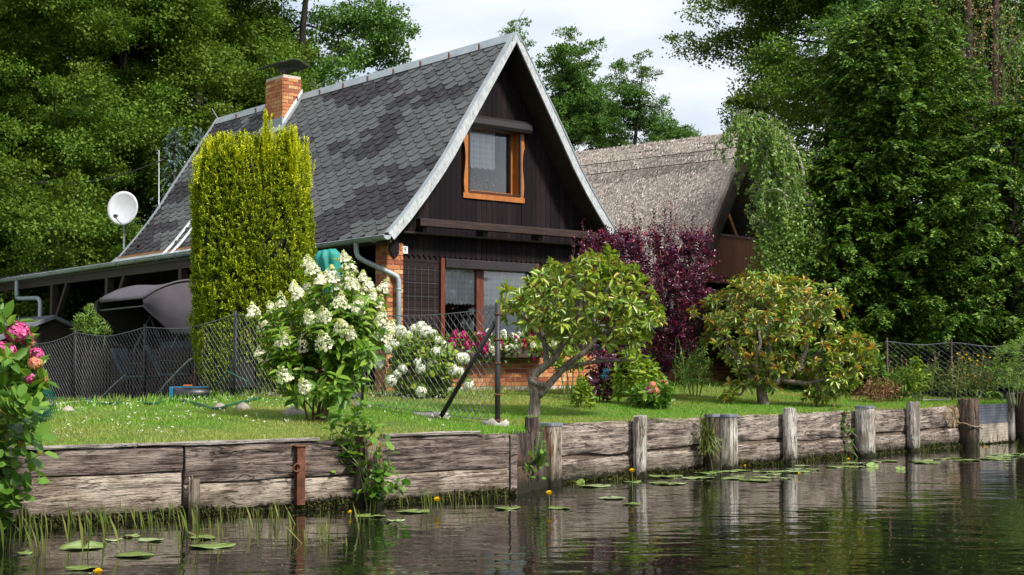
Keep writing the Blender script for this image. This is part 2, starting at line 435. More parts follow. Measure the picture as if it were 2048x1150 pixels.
m_('moss_fringe', leaf_mat("moss_fringe", [(0, (0.020, 0.022, 0.008)), (0.7, (0.050, 0.050, 0.016)), (1, (0.09, 0.10, 0.02))], 0.9, 0.1, 0.2))
m_('far_wood', leaf_mat("far_wood_leaf", [(0, (0.022, 0.048, 0.013)), (1, (0.062, 0.110, 0.028))], 0.6, 0.2, 0.3))
m_('lily', leaf_mat("lily_pad_green", [(0, (0.16, 0.24, 0.07)), (1, (0.30, 0.36, 0.15))], 0.28, 0.1, 0.6))
def lily_material():
    t = NT("lily_pad")
    c = t.ramp(t.objrand(), [(0, (0.11, 0.17, 0.030)), (0.5, (0.17, 0.24, 0.065)), (1, (0.27, 0.35, 0.17))])
    n = t.noise(t.coord("Object"), 7.0, 5, 0.6)
    c = t.mix(t.ramp(n, [(0.55, 0.0), (0.72, 0.7)]), c, (0.27, 0.22, 0.05))
    return t.done(t.bsdf(c, 0.22, 0, t.bump(n, 0.3, 0.01), 0.6))
m_('lily_pad', lily_material())

# bark
m_('bark_red', plain("reddish_dark_bark", (0.085, 0.058, 0.048), 0.9, 0, 0.6, 5.0, 0.03, 0.2, (3, 3, 0.6)))
m_('bark', plain("dark_bark", (0.026, 0.021, 0.017), 0.9, 0, 0.5, 5.0, 0.03, 0.2, (3, 3, 0.6)))
m_('bark_grey', plain("grey_bark", (0.185, 0.155, 0.13), 0.9, 0, 0.75, 11.0, 0.05, 0.15, (3, 3, 0.7)))
m_('bark_brown', plain("brown_twig", (0.10, 0.055, 0.035), 0.8, 0, 0.4, 9.0, 0.01, 0.3))
m_('bark_birch', plain("birch_bark", (0.42, 0.38, 0.33), 0.8, 0, 0.5, 6.0, 0.01, 0.3))
m_('green_stem', plain("green_stem", (0.10, 0.13, 0.035), 0.6, 0, 0.3, 9.0))

# buildings
def brick_material():
    t = NT("orange_brick")
    c = t.ramp(t.island(), [(0.0, (0.24, 0.075, 0.042)), (0.2, (0.40, 0.130, 0.062)), (0.5, (0.52, 0.215, 0.090)), (0.8, (0.58, 0.30, 0.125)), (1.0, (0.62, 0.42, 0.24))])
    n = t.noise(t.coord("Object"), 22.0, 6, 0.7)
    c = t.mix(t.ramp(n, [(0.35, 0.55), (0.62, 0.0)]), c, (0.24, 0.075, 0.035))
    return t.done(t.bsdf(c, 0.85, 0, t.bump(n, 0.6, 0.006), 0.25))
m_('brick', brick_material())
m_('mortar', plain("mortar", (0.48, 0.43, 0.37), 0.95, 0, 0.25, 20.0, 0.004))
def black_boards():
    t = NT("black_brown_boards")
    v = t.coord("Object", (6, 6, 0.7))
    g = t.noise(v, 6.0, 7, 0.7)
    c = t.ramp(t.island(), [(0, (0.007, 0.0045, 0.006)), (0.7, (0.013, 0.0085, 0.0105)), (1, (0.022, 0.0135, 0.015))])
    c = t.mix(t.ramp(g, [(0.35, 0.6), (0.6, 0.0)]), c, (0.0045, 0.0035, 0.0045))
    return t.done(t.bsdf(c, 0.75, 0, t.bump(g, 0.5, 0.006), 0.12))
m_('blackwood', black_boards())
def horizontal_boards():
    t = NT("dark_brown_siding")
    g = t.noise(t.coord("Object", (0.7, 6, 6)), 6.0, 7, 0.7)
    c = t.ramp(t.island(), [(0, (0.015, 0.009, 0.010)), (1, (0.034, 0.020, 0.020))])
    c = t.mix(t.ramp(g, [(0.35, 0.6), (0.6, 0.0)]), c, (0.010, 0.007, 0.007))
    return t.done(t.bsdf(c, 0.7, 0, t.bump(g, 0.5, 0.005), 0.2))
m_('siding', horizontal_boards())
def worn_beam():
    t = NT("worn_beam")
    g = t.noise(t.coord("Object", (0.5, 5, 5)), 5.0, 7, 0.7)
    c = t.ramp(g, [(0.3, (0.010, 0.007, 0.007)), (0.56, (0.032, 0.019, 0.017)), (0.66, (0.085, 0.034, 0.016)), (0.75, (0.17, 0.09, 0.045))])
    return t.done(t.bsdf(c, 0.6, 0, t.bump(g, 0.5, 0.006), 0.3))
m_('beam', worn_beam())
def shingle_material():
    t = NT("bitumen_shingle")
    at_ = t.n("ShaderNodeAttribute"); at_.attribute_name = "tone"
    tone = t.math('ADD', at_.outputs["Fac"], t.math('MULTIPLY', t.math('SUBTRACT', t.island(), 0.5), 0.16))
    c = t.ramp(tone, [(0.0, (0.026, 0.022, 0.028)), (0.30, (0.042, 0.040, 0.046)), (0.48, (0.086, 0.091, 0.095)), (1.0, (0.165, 0.174, 0.178))])
    g = t.noise(t.coord("Object"), 60.0, 5, 0.8); g2 = t.noise(t.coord("Object"), 7.0, 5, 0.7)
    c = t.mix(t.ramp(g, [(0.40, 0.8), (0.55, 0.0)]), c, (0.026, 0.026, 0.030))
    c = t.mix(t.ramp(g2, [(0.52, 0.0), (0.74, 0.32)]), c, (0.22, 0.22, 0.215))
    return t.done(t.bsdf(c, 0.9, 0, t.bump(g, 0.8, 0.008), 0.25))
m_('shingle', shingle_material())
def zinc_material():
    t = NT("zinc_sheet")
    n = t.noise(t.coord("Object", (1, 1, 1)), 3.0, 7, 0.65); n2 = t.noise(t.coord("Object"), 26.0, 4, 0.7)
    c = t.ramp(n, [(0.3, (0.24, 0.285, 0.32)), (0.7, (0.38, 0.42, 0.45))])
    c = t.mix(t.ramp(n2, [(0.56, 0.0), (0.72, 0.4)]), c, (0.16, 0.17, 0.18))
    return t.done(t.bsdf(c, t.ramp(n, [(0.3, 0.38), (0.7, 0.6)]), 0.15, None, 0.5))
m_('zinc', zinc_material())
def barge_material():
    t = NT("flaking_white_board")
    n = t.noise(t.coord("Object", (3.0, 3.0, 1.2)), 9.0, 8, 0.75); n2 = t.noise(t.coord("Object"), 2.5, 4, 0.6)
    c = t.ramp(n, [(0.33, (0.20, 0.21, 0.22)), (0.48, (0.36, 0.385, 0.40)), (0.65, (0.50, 0.525, 0.54))])
    c = t.mix(t.ramp(n2, [(0.5, 0.0), (0.7, 0.4)]), c, (0.30, 0.32, 0.34))
    return t.done(t.bsdf(c, 0.75, 0, t.bump(n, 0.5, 0.004), 0.3))
m_('barge', barge_material())
m_('orange_wood', plain("orange_varnished_wood", (0.34, 0.115, 0.022), 0.42, 0, 0.28, 5.0, 0.002, 0.5, (4, 4, 1)))
m_('redbrown_wood', plain("red_brown_wood", (0.115, 0.028, 0.014), 0.45, 0, 0.3, 5.0, 0.002, 0.5, (4, 4, 1)))
m_('batten', plain("fresh_orange_batten", (0.50, 0.24, 0.085), 0.7, 0, 0.3, 6.0))
m_('dark_plastic', plain("dark_brown_metal", (0.022, 0.018, 0.020), 0.35, 0, 0.2, 4.0))
def glass_material(tint):
    t = NT("window_pane")
    p = t.n("ShaderNodeBsdfGlass"); p.inputs["Roughness"].default_value = 0.0; p.inputs["IOR"].default_value = 1.45
    p.inputs["Color"].default_value = tint
    tr = t.n("ShaderNodeBsdfTransparent"); tr.inputs["Color"].default_value = tint
    gl = t.n("ShaderNodeBsdfGlossy"); gl.inputs["Roughness"].default_value = 0.02
    fr = t.n("ShaderNodeFresnel"); fr.inputs["IOR"].default_value = 1.5
    m = t.n("ShaderNodeMixShader"); t.t.links.new(fr.outputs[0], m.inputs[0]); t.t.links.new(tr.outputs[0], m.inputs[1]); t.t.links.new(gl.outputs[0], m.inputs[2])
    return t.done(m.outputs[0])
m_('pane', glass_material((0.96, 0.97, 0.97, 1)))
m_('pane_dark', glass_material((0.42, 0.42, 0.42, 1)))
def lace_material():
    t = NT("lace_curtain")
    n = t.noise(t.coord("Object", (1, 1, 1)), 60.0, 2, 0.5)
    sx = t.n("ShaderNodeSeparateXYZ"); c_ = t.n("ShaderNodeTexCoord"); t.t.links.new(c_.outputs["Object"], sx.inputs[0])
    w = t.math('MULTIPLY', t.math('ADD', t.math('SINE', t.math('MULTIPLY', sx.outputs["X"], 85.0)), t.math('SINE', t.math('MULTIPLY', sx.outputs["Z"], 62.0))), 0.5)
    col = t.ramp(t.math('ADD', t.math('MULTIPLY', n, 0.5), t.math('MULTIPLY', t.math('ADD', w, 1.0), 0.25)), [(0.25, (0.66, 0.70, 0.78)), (0.7, (0.88, 0.90, 0.93))])
    return t.done(t.bsdf(col, 0.9))
m_('lace', lace_material())
m_('room_and_shade', plain("dark_room_and_shade", (0.012, 0.011, 0.010), 0.9, 0, 0.2, 3.0))  # dark rooms; also painted shade inside the swing hood and the yew
def thatch_material():
    t = NT("reed_thatch")
    v = t.coord("Object", (9.0, 1.5, 3.0))
    a = t.noise(v, 9.0, 8, 0.8, 0.5); b = t.noise(t.coord("Object"), 0.8, 4, 0.6); c2 = t.noise(t.coord("Object"), 26.0, 4, 0.8)
    c = t.ramp(a, [(0.34, (0.20, 0.165, 0.142)), (0.5, (0.47, 0.41, 0.365)), (0.66, (0.68, 0.61, 0.555))])
    c = t.mix(t.ramp(b, [(0.42, 0.0), (0.62, 0.5)]), c, (0.21, 0.178, 0.158))
    c = t.mix(t.ramp(c2, [(0.34, 0.8), (0.48, 0.0)]), c, (0.065, 0.048, 0.038))
    return t.done(t.bsdf(c, 0.95, 0, t.bump(t.math('ADD', a, c2), 1.0, 0.05), 0.15))
m_('thatch', thatch_material())
m_('straw', leaf_mat("thatch_straw", [(0, (0.20, 0.165, 0.142)), (0.5, (0.47, 0.415, 0.37)), (1, (0.70, 0.63, 0.575))], 0.9, 0.05, 0.15))
m_('balcony_wood', plain("red_brown_balcony_boards", (0.30, 0.11, 0.06), 0.55, 0, 0.3, 5.0, 0.003, 0.4, (4, 4, 0.8), 0.35))
m_('darkbeam', plain("dark_brown_timber", (0.030, 0.020, 0.016), 0.65, 0, 0.35, 5.0, 0.004, 0.3))
m_('tarpaper', plain("grey_roofing_felt", (0.085, 0.080, 0.082), 0.9, 0, 0.35, 9.0, 0.006))
m_('slate', plain("grey_slate", (0.12, 0.125, 0.15), 0.8, 0, 0.3, 7.0, 0.006))

# garden things
def metal(name, col, rough=0.45, m=0.6, var=0.3): return plain(name, col, rough, m, var, 7.0, 0.001)
m_('wire', metal("galvanised_wire", (0.15, 0.15, 0.17), 0.5, 0.3))
m_('iron_dark', metal("dark_iron", (0.022, 0.021, 0.024), 0.55, 0.2))
def rust_material():
    t = NT("rusty_iron")
    n = t.noise(t.coord("Object", (1, 1, 0.6)), 9.0, 7, 0.7)
    c = t.ramp(n, [(0.3, (0.035, 0.016, 0.012)), (0.5, (0.115, 0.042, 0.022)), (0.66, (0.20, 0.095, 0.05)), (0.78, (0.28, 0.22, 0.19))])
    return t.done(t.bsdf(c, 0.85, 0.1, t.bump(n, 0.7, 0.006), 0.3))
m_('rust', rust_material())
m_('wood_up', weathered("grey_brown_plank", (0.055, 0.038, 0.032), (0.165, 0.122, 0.102), (0.36, 0.295, 0.255), pale_amount=0.5))
m_('wood_low', weathered("pale_crusted_plank", (0.15, 0.105, 0.075), (0.40, 0.32, 0.25), (0.62, 0.53, 0.44), 1.6, moss=0.085, pale_amount=0.7))
m_('wood_right', weathered("weathered_right_plank", (0.085, 0.062, 0.052), (0.28, 0.22, 0.185), (0.54, 0.46, 0.395), 1.2, moss=0.10))
m_('wood_cap', weathered("silver_cap_board", (0.20, 0.175, 0.155), (0.35, 0.315, 0.28), (0.48, 0.44, 0.40)))
m_('post_pale', weathered("silver_grey_post", (0.17, 0.14, 0.115), (0.50, 0.455, 0.39), (0.76, 0.725, 0.655), 1.0, (0.20, 0.165, 0.13), 'z', moss=0.09, pale_amount=0.7))
m_('post_stained', weathered("stained_post", (0.13, 0.09, 0.06), (0.37, 0.295, 0.225), (0.60, 0.52, 0.44), 1.0, (0.20, 0.085, 0.030), 'z', moss=0.15))
m_('post_dark', weathered("dark_post", (0.030, 0.021, 0.018), (0.085, 0.056, 0.044), (0.26, 0.21, 0.175), 1.0, (0.13, 0.045, 0.02), 'z', moss=0.17, pale_amount=0.2))
m_('capmetal', metal("dull_metal_cap", (0.22, 0.24, 0.28), 0.5, 0.6))
m_('plate', metal("perforated_sheet", (0.17, 0.18, 0.215), 0.5, 0.5))
m_('plate_low', plain("limescaled_sheet", (0.40, 0.345, 0.27), 0.85, 0, 0.25, 12.0, 0.004))
m_('canopy', plain("grey_purple_canvas", (0.068, 0.060, 0.076), 0.85, 0, 0.15, 3.0, 0.004))
m_('cushion', plain("blue_grey_cushion", (0.055, 0.070, 0.088), 0.85, 0, 0.2, 5.0))
m_('tubemetal', metal("grey_tube", (0.30, 0.32, 0.35), 0.4, 0.6))
m_('picket', plain("dark_brown_picket", (0.026, 0.015, 0.013), 0.7, 0, 0.3, 5.0, 0.003, 0.3, (4, 4, 0.7), 0.4))
m_('teal', plain("turquoise_cloth", (0.012, 0.215, 0.185), 0.7, 0, 0.15, 5.0, 0.004))
m_('hose', plain("green_hose", (0.008, 0.085, 0.055), 0.4, 0, 0.2, 5.0))
m_('toolblue', plain("blue_plastic", (0.008, 0.12, 0.22), 0.35, 0, 0.1, 5.0))
m_('toolblack', plain("black_plastic", (0.016, 0.017, 0.020), 0.4, 0, 0.2, 5.0))
m_('toolorange', plain("orange_plastic", (0.55, 0.12, 0.02), 0.4, 0, 0.1, 5.0))
m_('white_paint', plain("white_paint", (0.72, 0.73, 0.74), 0.5, 0, 0.08, 5.0))
m_('black_paint', plain("black_paint", (0.012, 0.012, 0.013), 0.5, 0, 0.1, 5.0))
m_('dish', plain("pale_grey_dish", (0.46, 0.47, 0.50), 0.5, 0, 0.12, 4.0))
m_('stone', plain("rough_stone", (0.30, 0.25, 0.215), 0.9, 0, 0.4, 9.0, 0.02))
m_('soil', plain("bare_soil", (0.085, 0.060, 0.042), 0.95, 0, 0.5, 12.0, 0.03))
m_('concrete', plain("grey_concrete", (0.30, 0.285, 0.26), 0.9, 0, 0.3, 10.0, 0.006))
m_('terracotta', plain("terracotta_soil_box", (0.060, 0.040, 0.034), 0.8, 0, 0.3, 6.0))
m_('aluminium', metal("aluminium_rail", (0.50, 0.52, 0.54), 0.4, 0.5, 0.15))
m_('rope', plain("old_rope", (0.24, 0.18, 0.11), 0.9, 0, 0.3, 20.0))
# ------------------------------------------------------------------ land, lawn and canal
def build_land():
    cs = np.interp(np.linspace(0, 1, 420), np.linspace(0, 1, len(_wc)), _wc)
    cs = np.unique(np.concatenate([np.linspace(_wc[0], -14, 20), np.linspace(-14, 26, 260), np.linspace(26, _wc[-1], 20)]))
    ds = np.concatenate([[0.04], np.linspace(0.1, 18, 110), np.linspace(19, 40, 22), np.array([50, 65, 85, 120, 170, 240, 340])])
    wx = np.interp(cs, _wc, _wx); wy = np.interp(cs, _wc, _wy)
    X = wx[:, None] + BD[0] * ds[None]; Y = wy[:, None] + BD[1] * ds[None]
    Z = gz(X, Y)
    R = np.random.RandomState(1)
    Z = Z + np.where(ds[None] < 20, R.normal(0, 0.006, Z.shape), 0) - 0.03 * (ds[None] < 0.08)
    # the bank's earth face below the lawn's edge
    V = np.concatenate([np.stack([X[:, :1], Y[:, :1], np.full_like(Z[:, :1], -0.6)], -1), np.stack([X, Y, Z], -1)], 1)
    n, k = V.shape[:2]
    i, j = np.meshgrid(np.arange(n - 1), np.arange(k - 1), indexing='ij')
    Fq = np.stack([i * k + j, (i + 1) * k + j, (i + 1) * k + j + 1, i * k + j + 1], -1).reshape(-1, 4)
    o = link("lawn", np_mesh("lawn", V, Fq, [MATS['lawn'], MATS['soil']], (Fq[:, 0] % k == 0).astype(np.int32))); o["kind"] = "structure"
    o.data.polygons.foreach_set("use_smooth", [True] * len(o.data.polygons))
build_land()
w = MB(); w.add([(-300, -260, 0), (320, -260, 0), (320, 260, 0), (-300, 260, 0)], [(0, 1, 2, 3)])
w.build("water", MATS['water'])["kind"] = "structure"

# ------------------------------------------------------------------ rough timber
def rough_bar(L, th, h, seed, amp=0.012, step=0.09, bow=0.0):
    """a plank along x (0..L), front face at y=-th/2, z 0..h, with worn edges"""
    n = max(2, int(L / step)); mb = MB()
    prof = []
    ny, nz = 3, 7
    for a in range(nz): prof.append((-0.5, a / (nz - 1)))
    for a in range(1, ny): prof.append((-0.5 + a / ny, 1.0))
    for a in range(nz): prof.append((0.5, 1 - a / (nz - 1)))
    for a in range(1, ny): prof.append((0.5 - a / ny, 0.0))
    k = len(prof); vs = []
    for i in range(n + 1):
        x = L * i / n
        for (py, pz) in prof:
            e = 1.0 if pz in (0.0, 1.0) else 0.45
            q = Vector((x * 2.1, py * 3, pz * 3 + seed * 11.7))
            dy = mnoise.noise(q) * amp * 1.1; dz = mnoise.noise(q + Vector((31, 7, 3))) * amp * e * 1.5
            r = 0.0
            if pz in (0.0, 1.0) and abs(py) > 0.4: r = amp * 0.7
            b = bow * math.sin(math.pi * x / L)
            vs.append((x, py * th + dy + (r if py < 0 else -r), pz * h + dz + b))
    fs = []
    for i in range(n):
        for j in range(k):
            j2 = (j + 1) % k
            fs.append((i*k + j, (i+1)*k + j, (i+1)*k + j2, i*k + j2))
    fs.append(tuple(range(k))); fs.append(tuple(n*k + j for j in range(k - 1, -1, -1)))
    mb.add(vs, fs)
    return mb
def plank(parent, name, p, q, z0, h, th, mat, seed, amp=0.012, tilt=0.0, bow=0.0):
    """p, q: (x, y) ends of the front face's foot"""
    p, q = Vector((p[0], p[1], 0)), Vector((q[0], q[1], 0)); d = q - p
    a = math.atan2(d.y, d.x)
    nrm = Vector((-math.sin(a), math.cos(a), 0))
    o = rough_bar(d.length, th, h, seed, amp, bow=bow).build(name, mat, parent, True, p + nrm * (th / 2) + Vector((0, 0, z0)), (0, tilt, a))
    e = o.modifiers.new("edges", 'EDGE_SPLIT'); e.split_angle = math.radians(50)
    return o
def log_mesh(rx, ry, z0, z1, seed, n=20, amp=0.018, top_rough=0.02, lean=(0, 0), square=0.0):
    mb = MB(); k = max(6, int((z1 - z0) / 0.05)); vs = []
    for i in range(k + 1):
        t = i / k; z = z0 + (z1 - z0) * t
        for j in range(n):
            a = 2 * math.pi * j / n
            ca, sa = math.cos(a), math.sin(a)
            s = 1.0
            if square: s = 1.0 / max(abs(ca), abs(sa)) * square + (1 - square)
            w_ = 1 + (mnoise.noise(Vector((ca * 1.6, sa * 1.6, z * 0.8 + seed * 9.1))) * amp * 5 + mnoise.noise(Vector((ca * 5, sa * 5, z * 1.2 + seed * 5))) * amp * 3)
            zz = z + (mnoise.noise(Vector((ca * 2, sa * 2, seed * 3.3))) * top_rough if i == k else 0)
            vs.append((ca * rx * s * w_ + lean[0] * t, sa * ry * s * w_ + lean[1] * t, zz))
    fs = []
    for i in range(k):
        for j in range(n):
            j2 = (j + 1) % n
            fs.append((i*n + j, i*n + j2, (i+1)*n + j2, (i+1)*n + j))
    fs.append(tuple(k*n + j for j in range(n)))
    mb.add(vs, fs)
    return mb

PA = Vector((0.0, 15.06, 0)); 
LD = Vector((4.3, 3.06, 0)).normalized()
def left_pt(px):
    """point of the left wall line seen at column px"""
    k = (px - 1024) / F
    s = (k * PA.y - PA.x) / (LD.x - k * LD.y)
    p = PA + LD * s
    return Vector((p.x, p.y, 0))
RD = Vector((8.94, 9.8, 0)).normalized(); PB = Vector((0.56, 16.7, 0))
def right_pt(px):
    k = (px - 1024) / F
    s = (k * PB.y - PB.x) / (RD.x - k * RD.y)
    p = PB + RD * s
    return Vector((p.x, p.y, 0))
LN = Vector((LD.y, -LD.x, 0)); RN = Vector((RD.y, -RD.x, 0))        # towards the water

def zof(py, p): return EYE + (735 - py) / F * p.y

# left wall
lw = thing("retaining_wall", "low bank wall of long grey brown planks under the left lawn", "retaining wall", left_pt(370))
inv = Vector(lw.location)
def lp(px, out=0.0):
    v = left_pt(px) + LN * out - inv
    return (v.x, v.y)
a0, a1, a2, a3, a4 = -420, 371, 700, 770, 1018
plank(lw, "plank", lp(a0), lp(a1 - 2), 0.425, 0.215, 0.09, MATS['wood_up'], 1, 0.010)
plank(lw, "plank", lp(a0), lp(a1 - 4), 0.07, 0.335, 0.09, MATS['wood_low'], 2, 0.014)
plank(lw, "plank", lp(a0), lp(300), -0.10, 0.135, 0.10, MATS['wood_low'], 3, 0.016)
plank(lw, "plank", lp(a1 + 2, 0.012), lp(a2 + 20, 0.012), 0.312, 0.325, 0.09, MATS['wood_up'], 4, 0.010)
plank(lw, "plank", lp(a1 + 2), lp(a2 + 30), 0.055, 0.24, 0.09, MATS['wood_low'], 5, 0.016)
plank(lw, "plank", lp(a3 - 10), lp(a4, 0.0), 0.300, 0.355, 0.09, MATS['wood_up'], 6, 0.010)
plank(lw, "plank", lp(a3 - 25), lp(a4, 0.0), 0.045, 0.245, 0.09, MATS['wood_low'], 7, 0.018)
plank(lw, "sill_log", lp(300, -0.03), lp(1030, -0.03), -0.3, 0.33, 0.14, MATS['post_dark'], 8, 0.02)
plank(lw, "end_board", lp(a4 + 1, 0.03), lp(a4 + 13, 0.03), -0.2, 0.84, 0.05, MATS['wood_up'], 9, 0.008)
for (x0, x1, z, s) in ((a0, 277, 0.652, 11), (277, 640, 0.650, 12), (770, 960, 0.664, 13)):
    plank(lw, "cap_board", lp(x0 + 1, 0.02), lp(x1 - 1, 0.02), z, 0.026, 0.13, MATS['wood_cap'], s, 0.006)

# right wall
rw = thing("retaining_wall", "pale crusted bank wall of thick cracked planks between posts, along the right lawn", "retaining wall", right_pt(1250))
inv2 = Vector(rw.location)
def rp(px, out=0.0):
    v = right_pt(px) + RN * out - inv2
    return (v.x, v.y)
rows = [(1100, 1262), (1264, 1425), (1427, 1563), (1565, 1708), (1710, 1812), (1814, 1921)]
for i, (x0, x1) in enumerate(rows):
    dz = 0.018 * ((i * 7) % 3 - 1)
    plank(rw, "plank", rp(x0), rp(x1 - 1), 0.335 + dz, 0.345 - dz, 0.10, MATS['wood_right'], 20 + i, 0.020)
    plank(rw, "plank", rp(x0, 0.01), rp(x1 - 1, 0.01), 0.03 + dz, 0.245, 0.10, MATS['wood_right'], 40 + i, 0.022)
plank(rw, "plank", rp(2000), rp(2500), 0.33, 0.35, 0.10, MATS['wood_right'], 61, 0.02)
plank(rw, "plank", rp(2000), rp(2500), 0.02, 0.27, 0.10, MATS['wood_right'], 62, 0.02)
plank(rw, "sill_log", rp(1100, -0.06), rp(2500, -0.06), -0.3, 0.36, 0.12, MATS['post_dark'], 63, 0.02)
# the notch where the two walls meet
nw = thing("plank_stub", "short dark rotten boards closing the gap where the two bank walls meet", "boards", PA)
plank(nw, "board", (0.02, 0.10), (0.50, 1.42), 0.30, 0.36, 0.07, MATS['post_dark'], 64, 0.03)
plank(nw, "board", (0.02, 0.06), (0.50, 1.40), -0.2, 0.46, 0.08, MATS['post_dark'], 65, 0.03)

# ------------------------------------------------------------------ posts of the bank
def post(px, wpx, top_px, mat, label, out=0.12, square=0.0, cap=False, seed=1, base=None, group="timber posts of the bank", name="mooring_post", lean=(0, 0), ry=None, top_rough=0.025, amp=0.018):
    p = (right_pt(px) + RN * out) if base is None else Vector((base[0], base[1], 0))
    r = wpx / F * p.y / 2
    t = thing(name, label, "post", (p.x, p.y, 0), math.atan2(RD.y, RD.x), group)
    zt = zof(top_px, p)
    lm = log_mesh(r / (1 + 0.12 * square), ry or r * 0.9, -0.4, zt, seed, 22, amp, 0.0 if cap else top_rough, lean, square)
    o = lm.build("log", mat, t, True)
    e = o.modifiers.new("edges", 'EDGE_SPLIT'); e.split_angle = math.radians(45)
    if cap:
        c = log_mesh(r * 1.06 / (1 + 0.12 * square), (ry or r * 0.9) * 1.08, zt - 0.004, zt + 0.028, seed, 22, amp * 0.4, 0.0, (0, 0), square)
        c.build("metal_cap", MATS['capmetal'], t, False, (lean[0], lean[1], 0))
    return t
post(1063, 27, 836, MATS['post_dark'], "narrow dark split post with an orange stain, at the gap between the two walls", base=(0.22, 15.75), square=0.5, seed=2, top_rough=0.05)
post(1099, 44, 850, MATS['post_stained'], "short thick metal capped post stained orange at the right wall's left end", base=(0.43, 16.30), square=0.75, cap=True, seed=3)
post(1264, 29, 832, MATS['post_pale'], "slim silver grey round post right of the stained capped post", seed=4)
post(1433, 40, 832, MATS['post_pale'], "thick pale capped post with a grass tuft hanging down its left side", square=0.4, cap=True, seed=5, out=0.16)
post(1410, 30, 832, MATS['post_dark'], "mossy dark post hidden half behind the thick capped post with the grass tuft", square=0.3, cap=True, seed=6, out=0.10)
post(1563, 29, 816, MATS['post_pale'], "slim round grey post below the trunk of the rusty rhododendron", seed=7)
post(1709, 37, 815, MATS['post_pale'], "pale capped post with small leaves growing on its left side", square=0.4, cap=True, seed=8, out=0.16)
post(1812, 28, 804, MATS['post_pale'], "slim grey post with a knot near its top, left of the roped dark post", seed=9, out=0.1)
t_dark = post(1921, 40, 798, MATS['post_dark'], "thick dark brown weathered post with an old rope round its foot", square=0.4, seed=10, out=0.12, top_rough=0.03)
post(2030, 33, 785, MATS['post_dark'], "thick dark split post right of the perforated sheet", square=0.5, seed=12, out=0.16)
post(2013, 14, 785, MATS['post_pale'], "narrow grey board post standing against the dark post by the perforated sheet", square=0.9, seed=13, out=0.05)
# stump and post in the left wall
p = left_pt(740) + LN * 0.05
post(740, 40, 880, MATS['post_stained'], "pale broken post under the young alder shoots in the left wall", base=(p.x, p.y), square=0.3, seed=14, top_rough=0.07)
p = left_pt(714) + LN * 0.06
post(714, 16, 872, MATS['post_dark'], "thin dark stake beside the pale broken post in the left wall", base=(p.x, p.y), square=0.8, seed=15, top_rough=0.03)
p = left_pt(384) + LN * 0.10
post(384, 22, 960, MATS['post_stained'], "rotten splintered stump standing before the plank joint of the left wall", base=(p.x, p.y), seed=16, top_rough=0.10, amp=0.05)

# rope on the dark post
rp_ = MB(); pts = []
c0 = Vector(t_dark.location)
for i in range(33):
    a = 2 * math.pi * i / 32
    pts.append(c0 + Vector((math.cos(a) * 0.215, math.sin(a) * 0.20, 0.36 - 0.05 * math.cos(a) + 0.01 * math.sin(5 * a))))
rp_.tube(pts, 0.012, 6)
tag(rp_.build("rope", MATS['rope'], None, True), "old brown rope looped round the thick dark post", "rope")

# iron mooring post on the left wall
p = left_pt(597) + LN * 0.05
ip = thing("iron_mooring_post", "rusty iron mooring post with flat cap and ring on the left wall", "mooring post", (p.x, p.y, 0), math.atan2(LD.y, LD.x))
b = MB(); b.box((-0.043, -0.035, 0.05), (0.043, -0.02, 0.60)); b.box((-0.043, 0.02, 0.05), (0.043, 0.035, 0.60)); b.box((-0.010, -0.02, 0.05), (0.010, 0.02, 0.60))
b.build("iron_beam", MATS['rust'], ip, bevel=0.004)
b = MB(); b.box((-0.062, -0.05, 0.60), (0.062, 0.05, 0.614)); b.build("cap_plate", MATS['rust'], ip, bevel=0.004)
b = MB(); b.tube([(-0.055 + 0.036 * math.cos(a), -0.05, 0.405 + 0.036 * math.sin(a)) for a in [2 * math.pi * i / 20 for i in range(21)]], 0.008, 6)
b.tube([(0.048 + 0.02 * math.cos(a), -0.045, 0.415 + 0.03 * math.sin(a)) for a in [-1.6 + 3.2 * i / 10 for i in range(11)]], 0.007, 6)
b.build("mooring_ring", MATS['rust'], ip, True)

# perforated sheet between the last posts
p0, p1 = right_pt(1941) + RN * 0.03, right_pt(2009) + RN * 0.03
d = p1 - p0; L = d.length
ps = thing("perforated_sheet", "grey perforated metal sheet closing the bank between two dark posts, lower half crusted pale", "metal sheet", p0, math.atan2(d.y, d.x))
def holed(z0, z1, rows_, cols_):
    mb = MB(); cw, ch = L / cols_, (z1 - z0) / rows_
    for r_ in range(rows_):
        for c_ in range(cols_):
            x, z = c_ * cw, z0 + r_ * ch
            sh = 0.2 * cw if r_ % 2 else 0.0
            xa, xb = x + 0.25 * cw + sh, x + 0.55 * cw + sh; za, zb = z + 0.33 * ch, z + 0.67 * ch
            o4 = [(x, 0, z), (x + cw, 0, z), (x + cw, 0, z + ch), (x, 0, z + ch)]; i4 = [(xa, 0, za), (xb, 0, za), (xb, 0, zb), (xa, 0, zb)]
            mb.add(o4 + i4, [(0,1,5,4),(1,2,6,5),(2,3,7,6),(3,0,4,7)])
    return mb
for nm, z0, z1, mt, rr in (("upper_panel", 0.36, 0.70, 'plate', 7), ("lower_panel", 0.02, 0.355, 'plate_low', 7)):
    o = holed(z0, z1, rr, 30).build(nm, MATS[mt], ps)
    s_ = o.modifiers.new("thick", 'SOLIDIFY'); s_.thickness = 0.006
b = MB(); b.box((0, 0.03, -0.2), (L, 0.06, 0.69)); b.build("backing_board", MATS['post_dark'], ps)
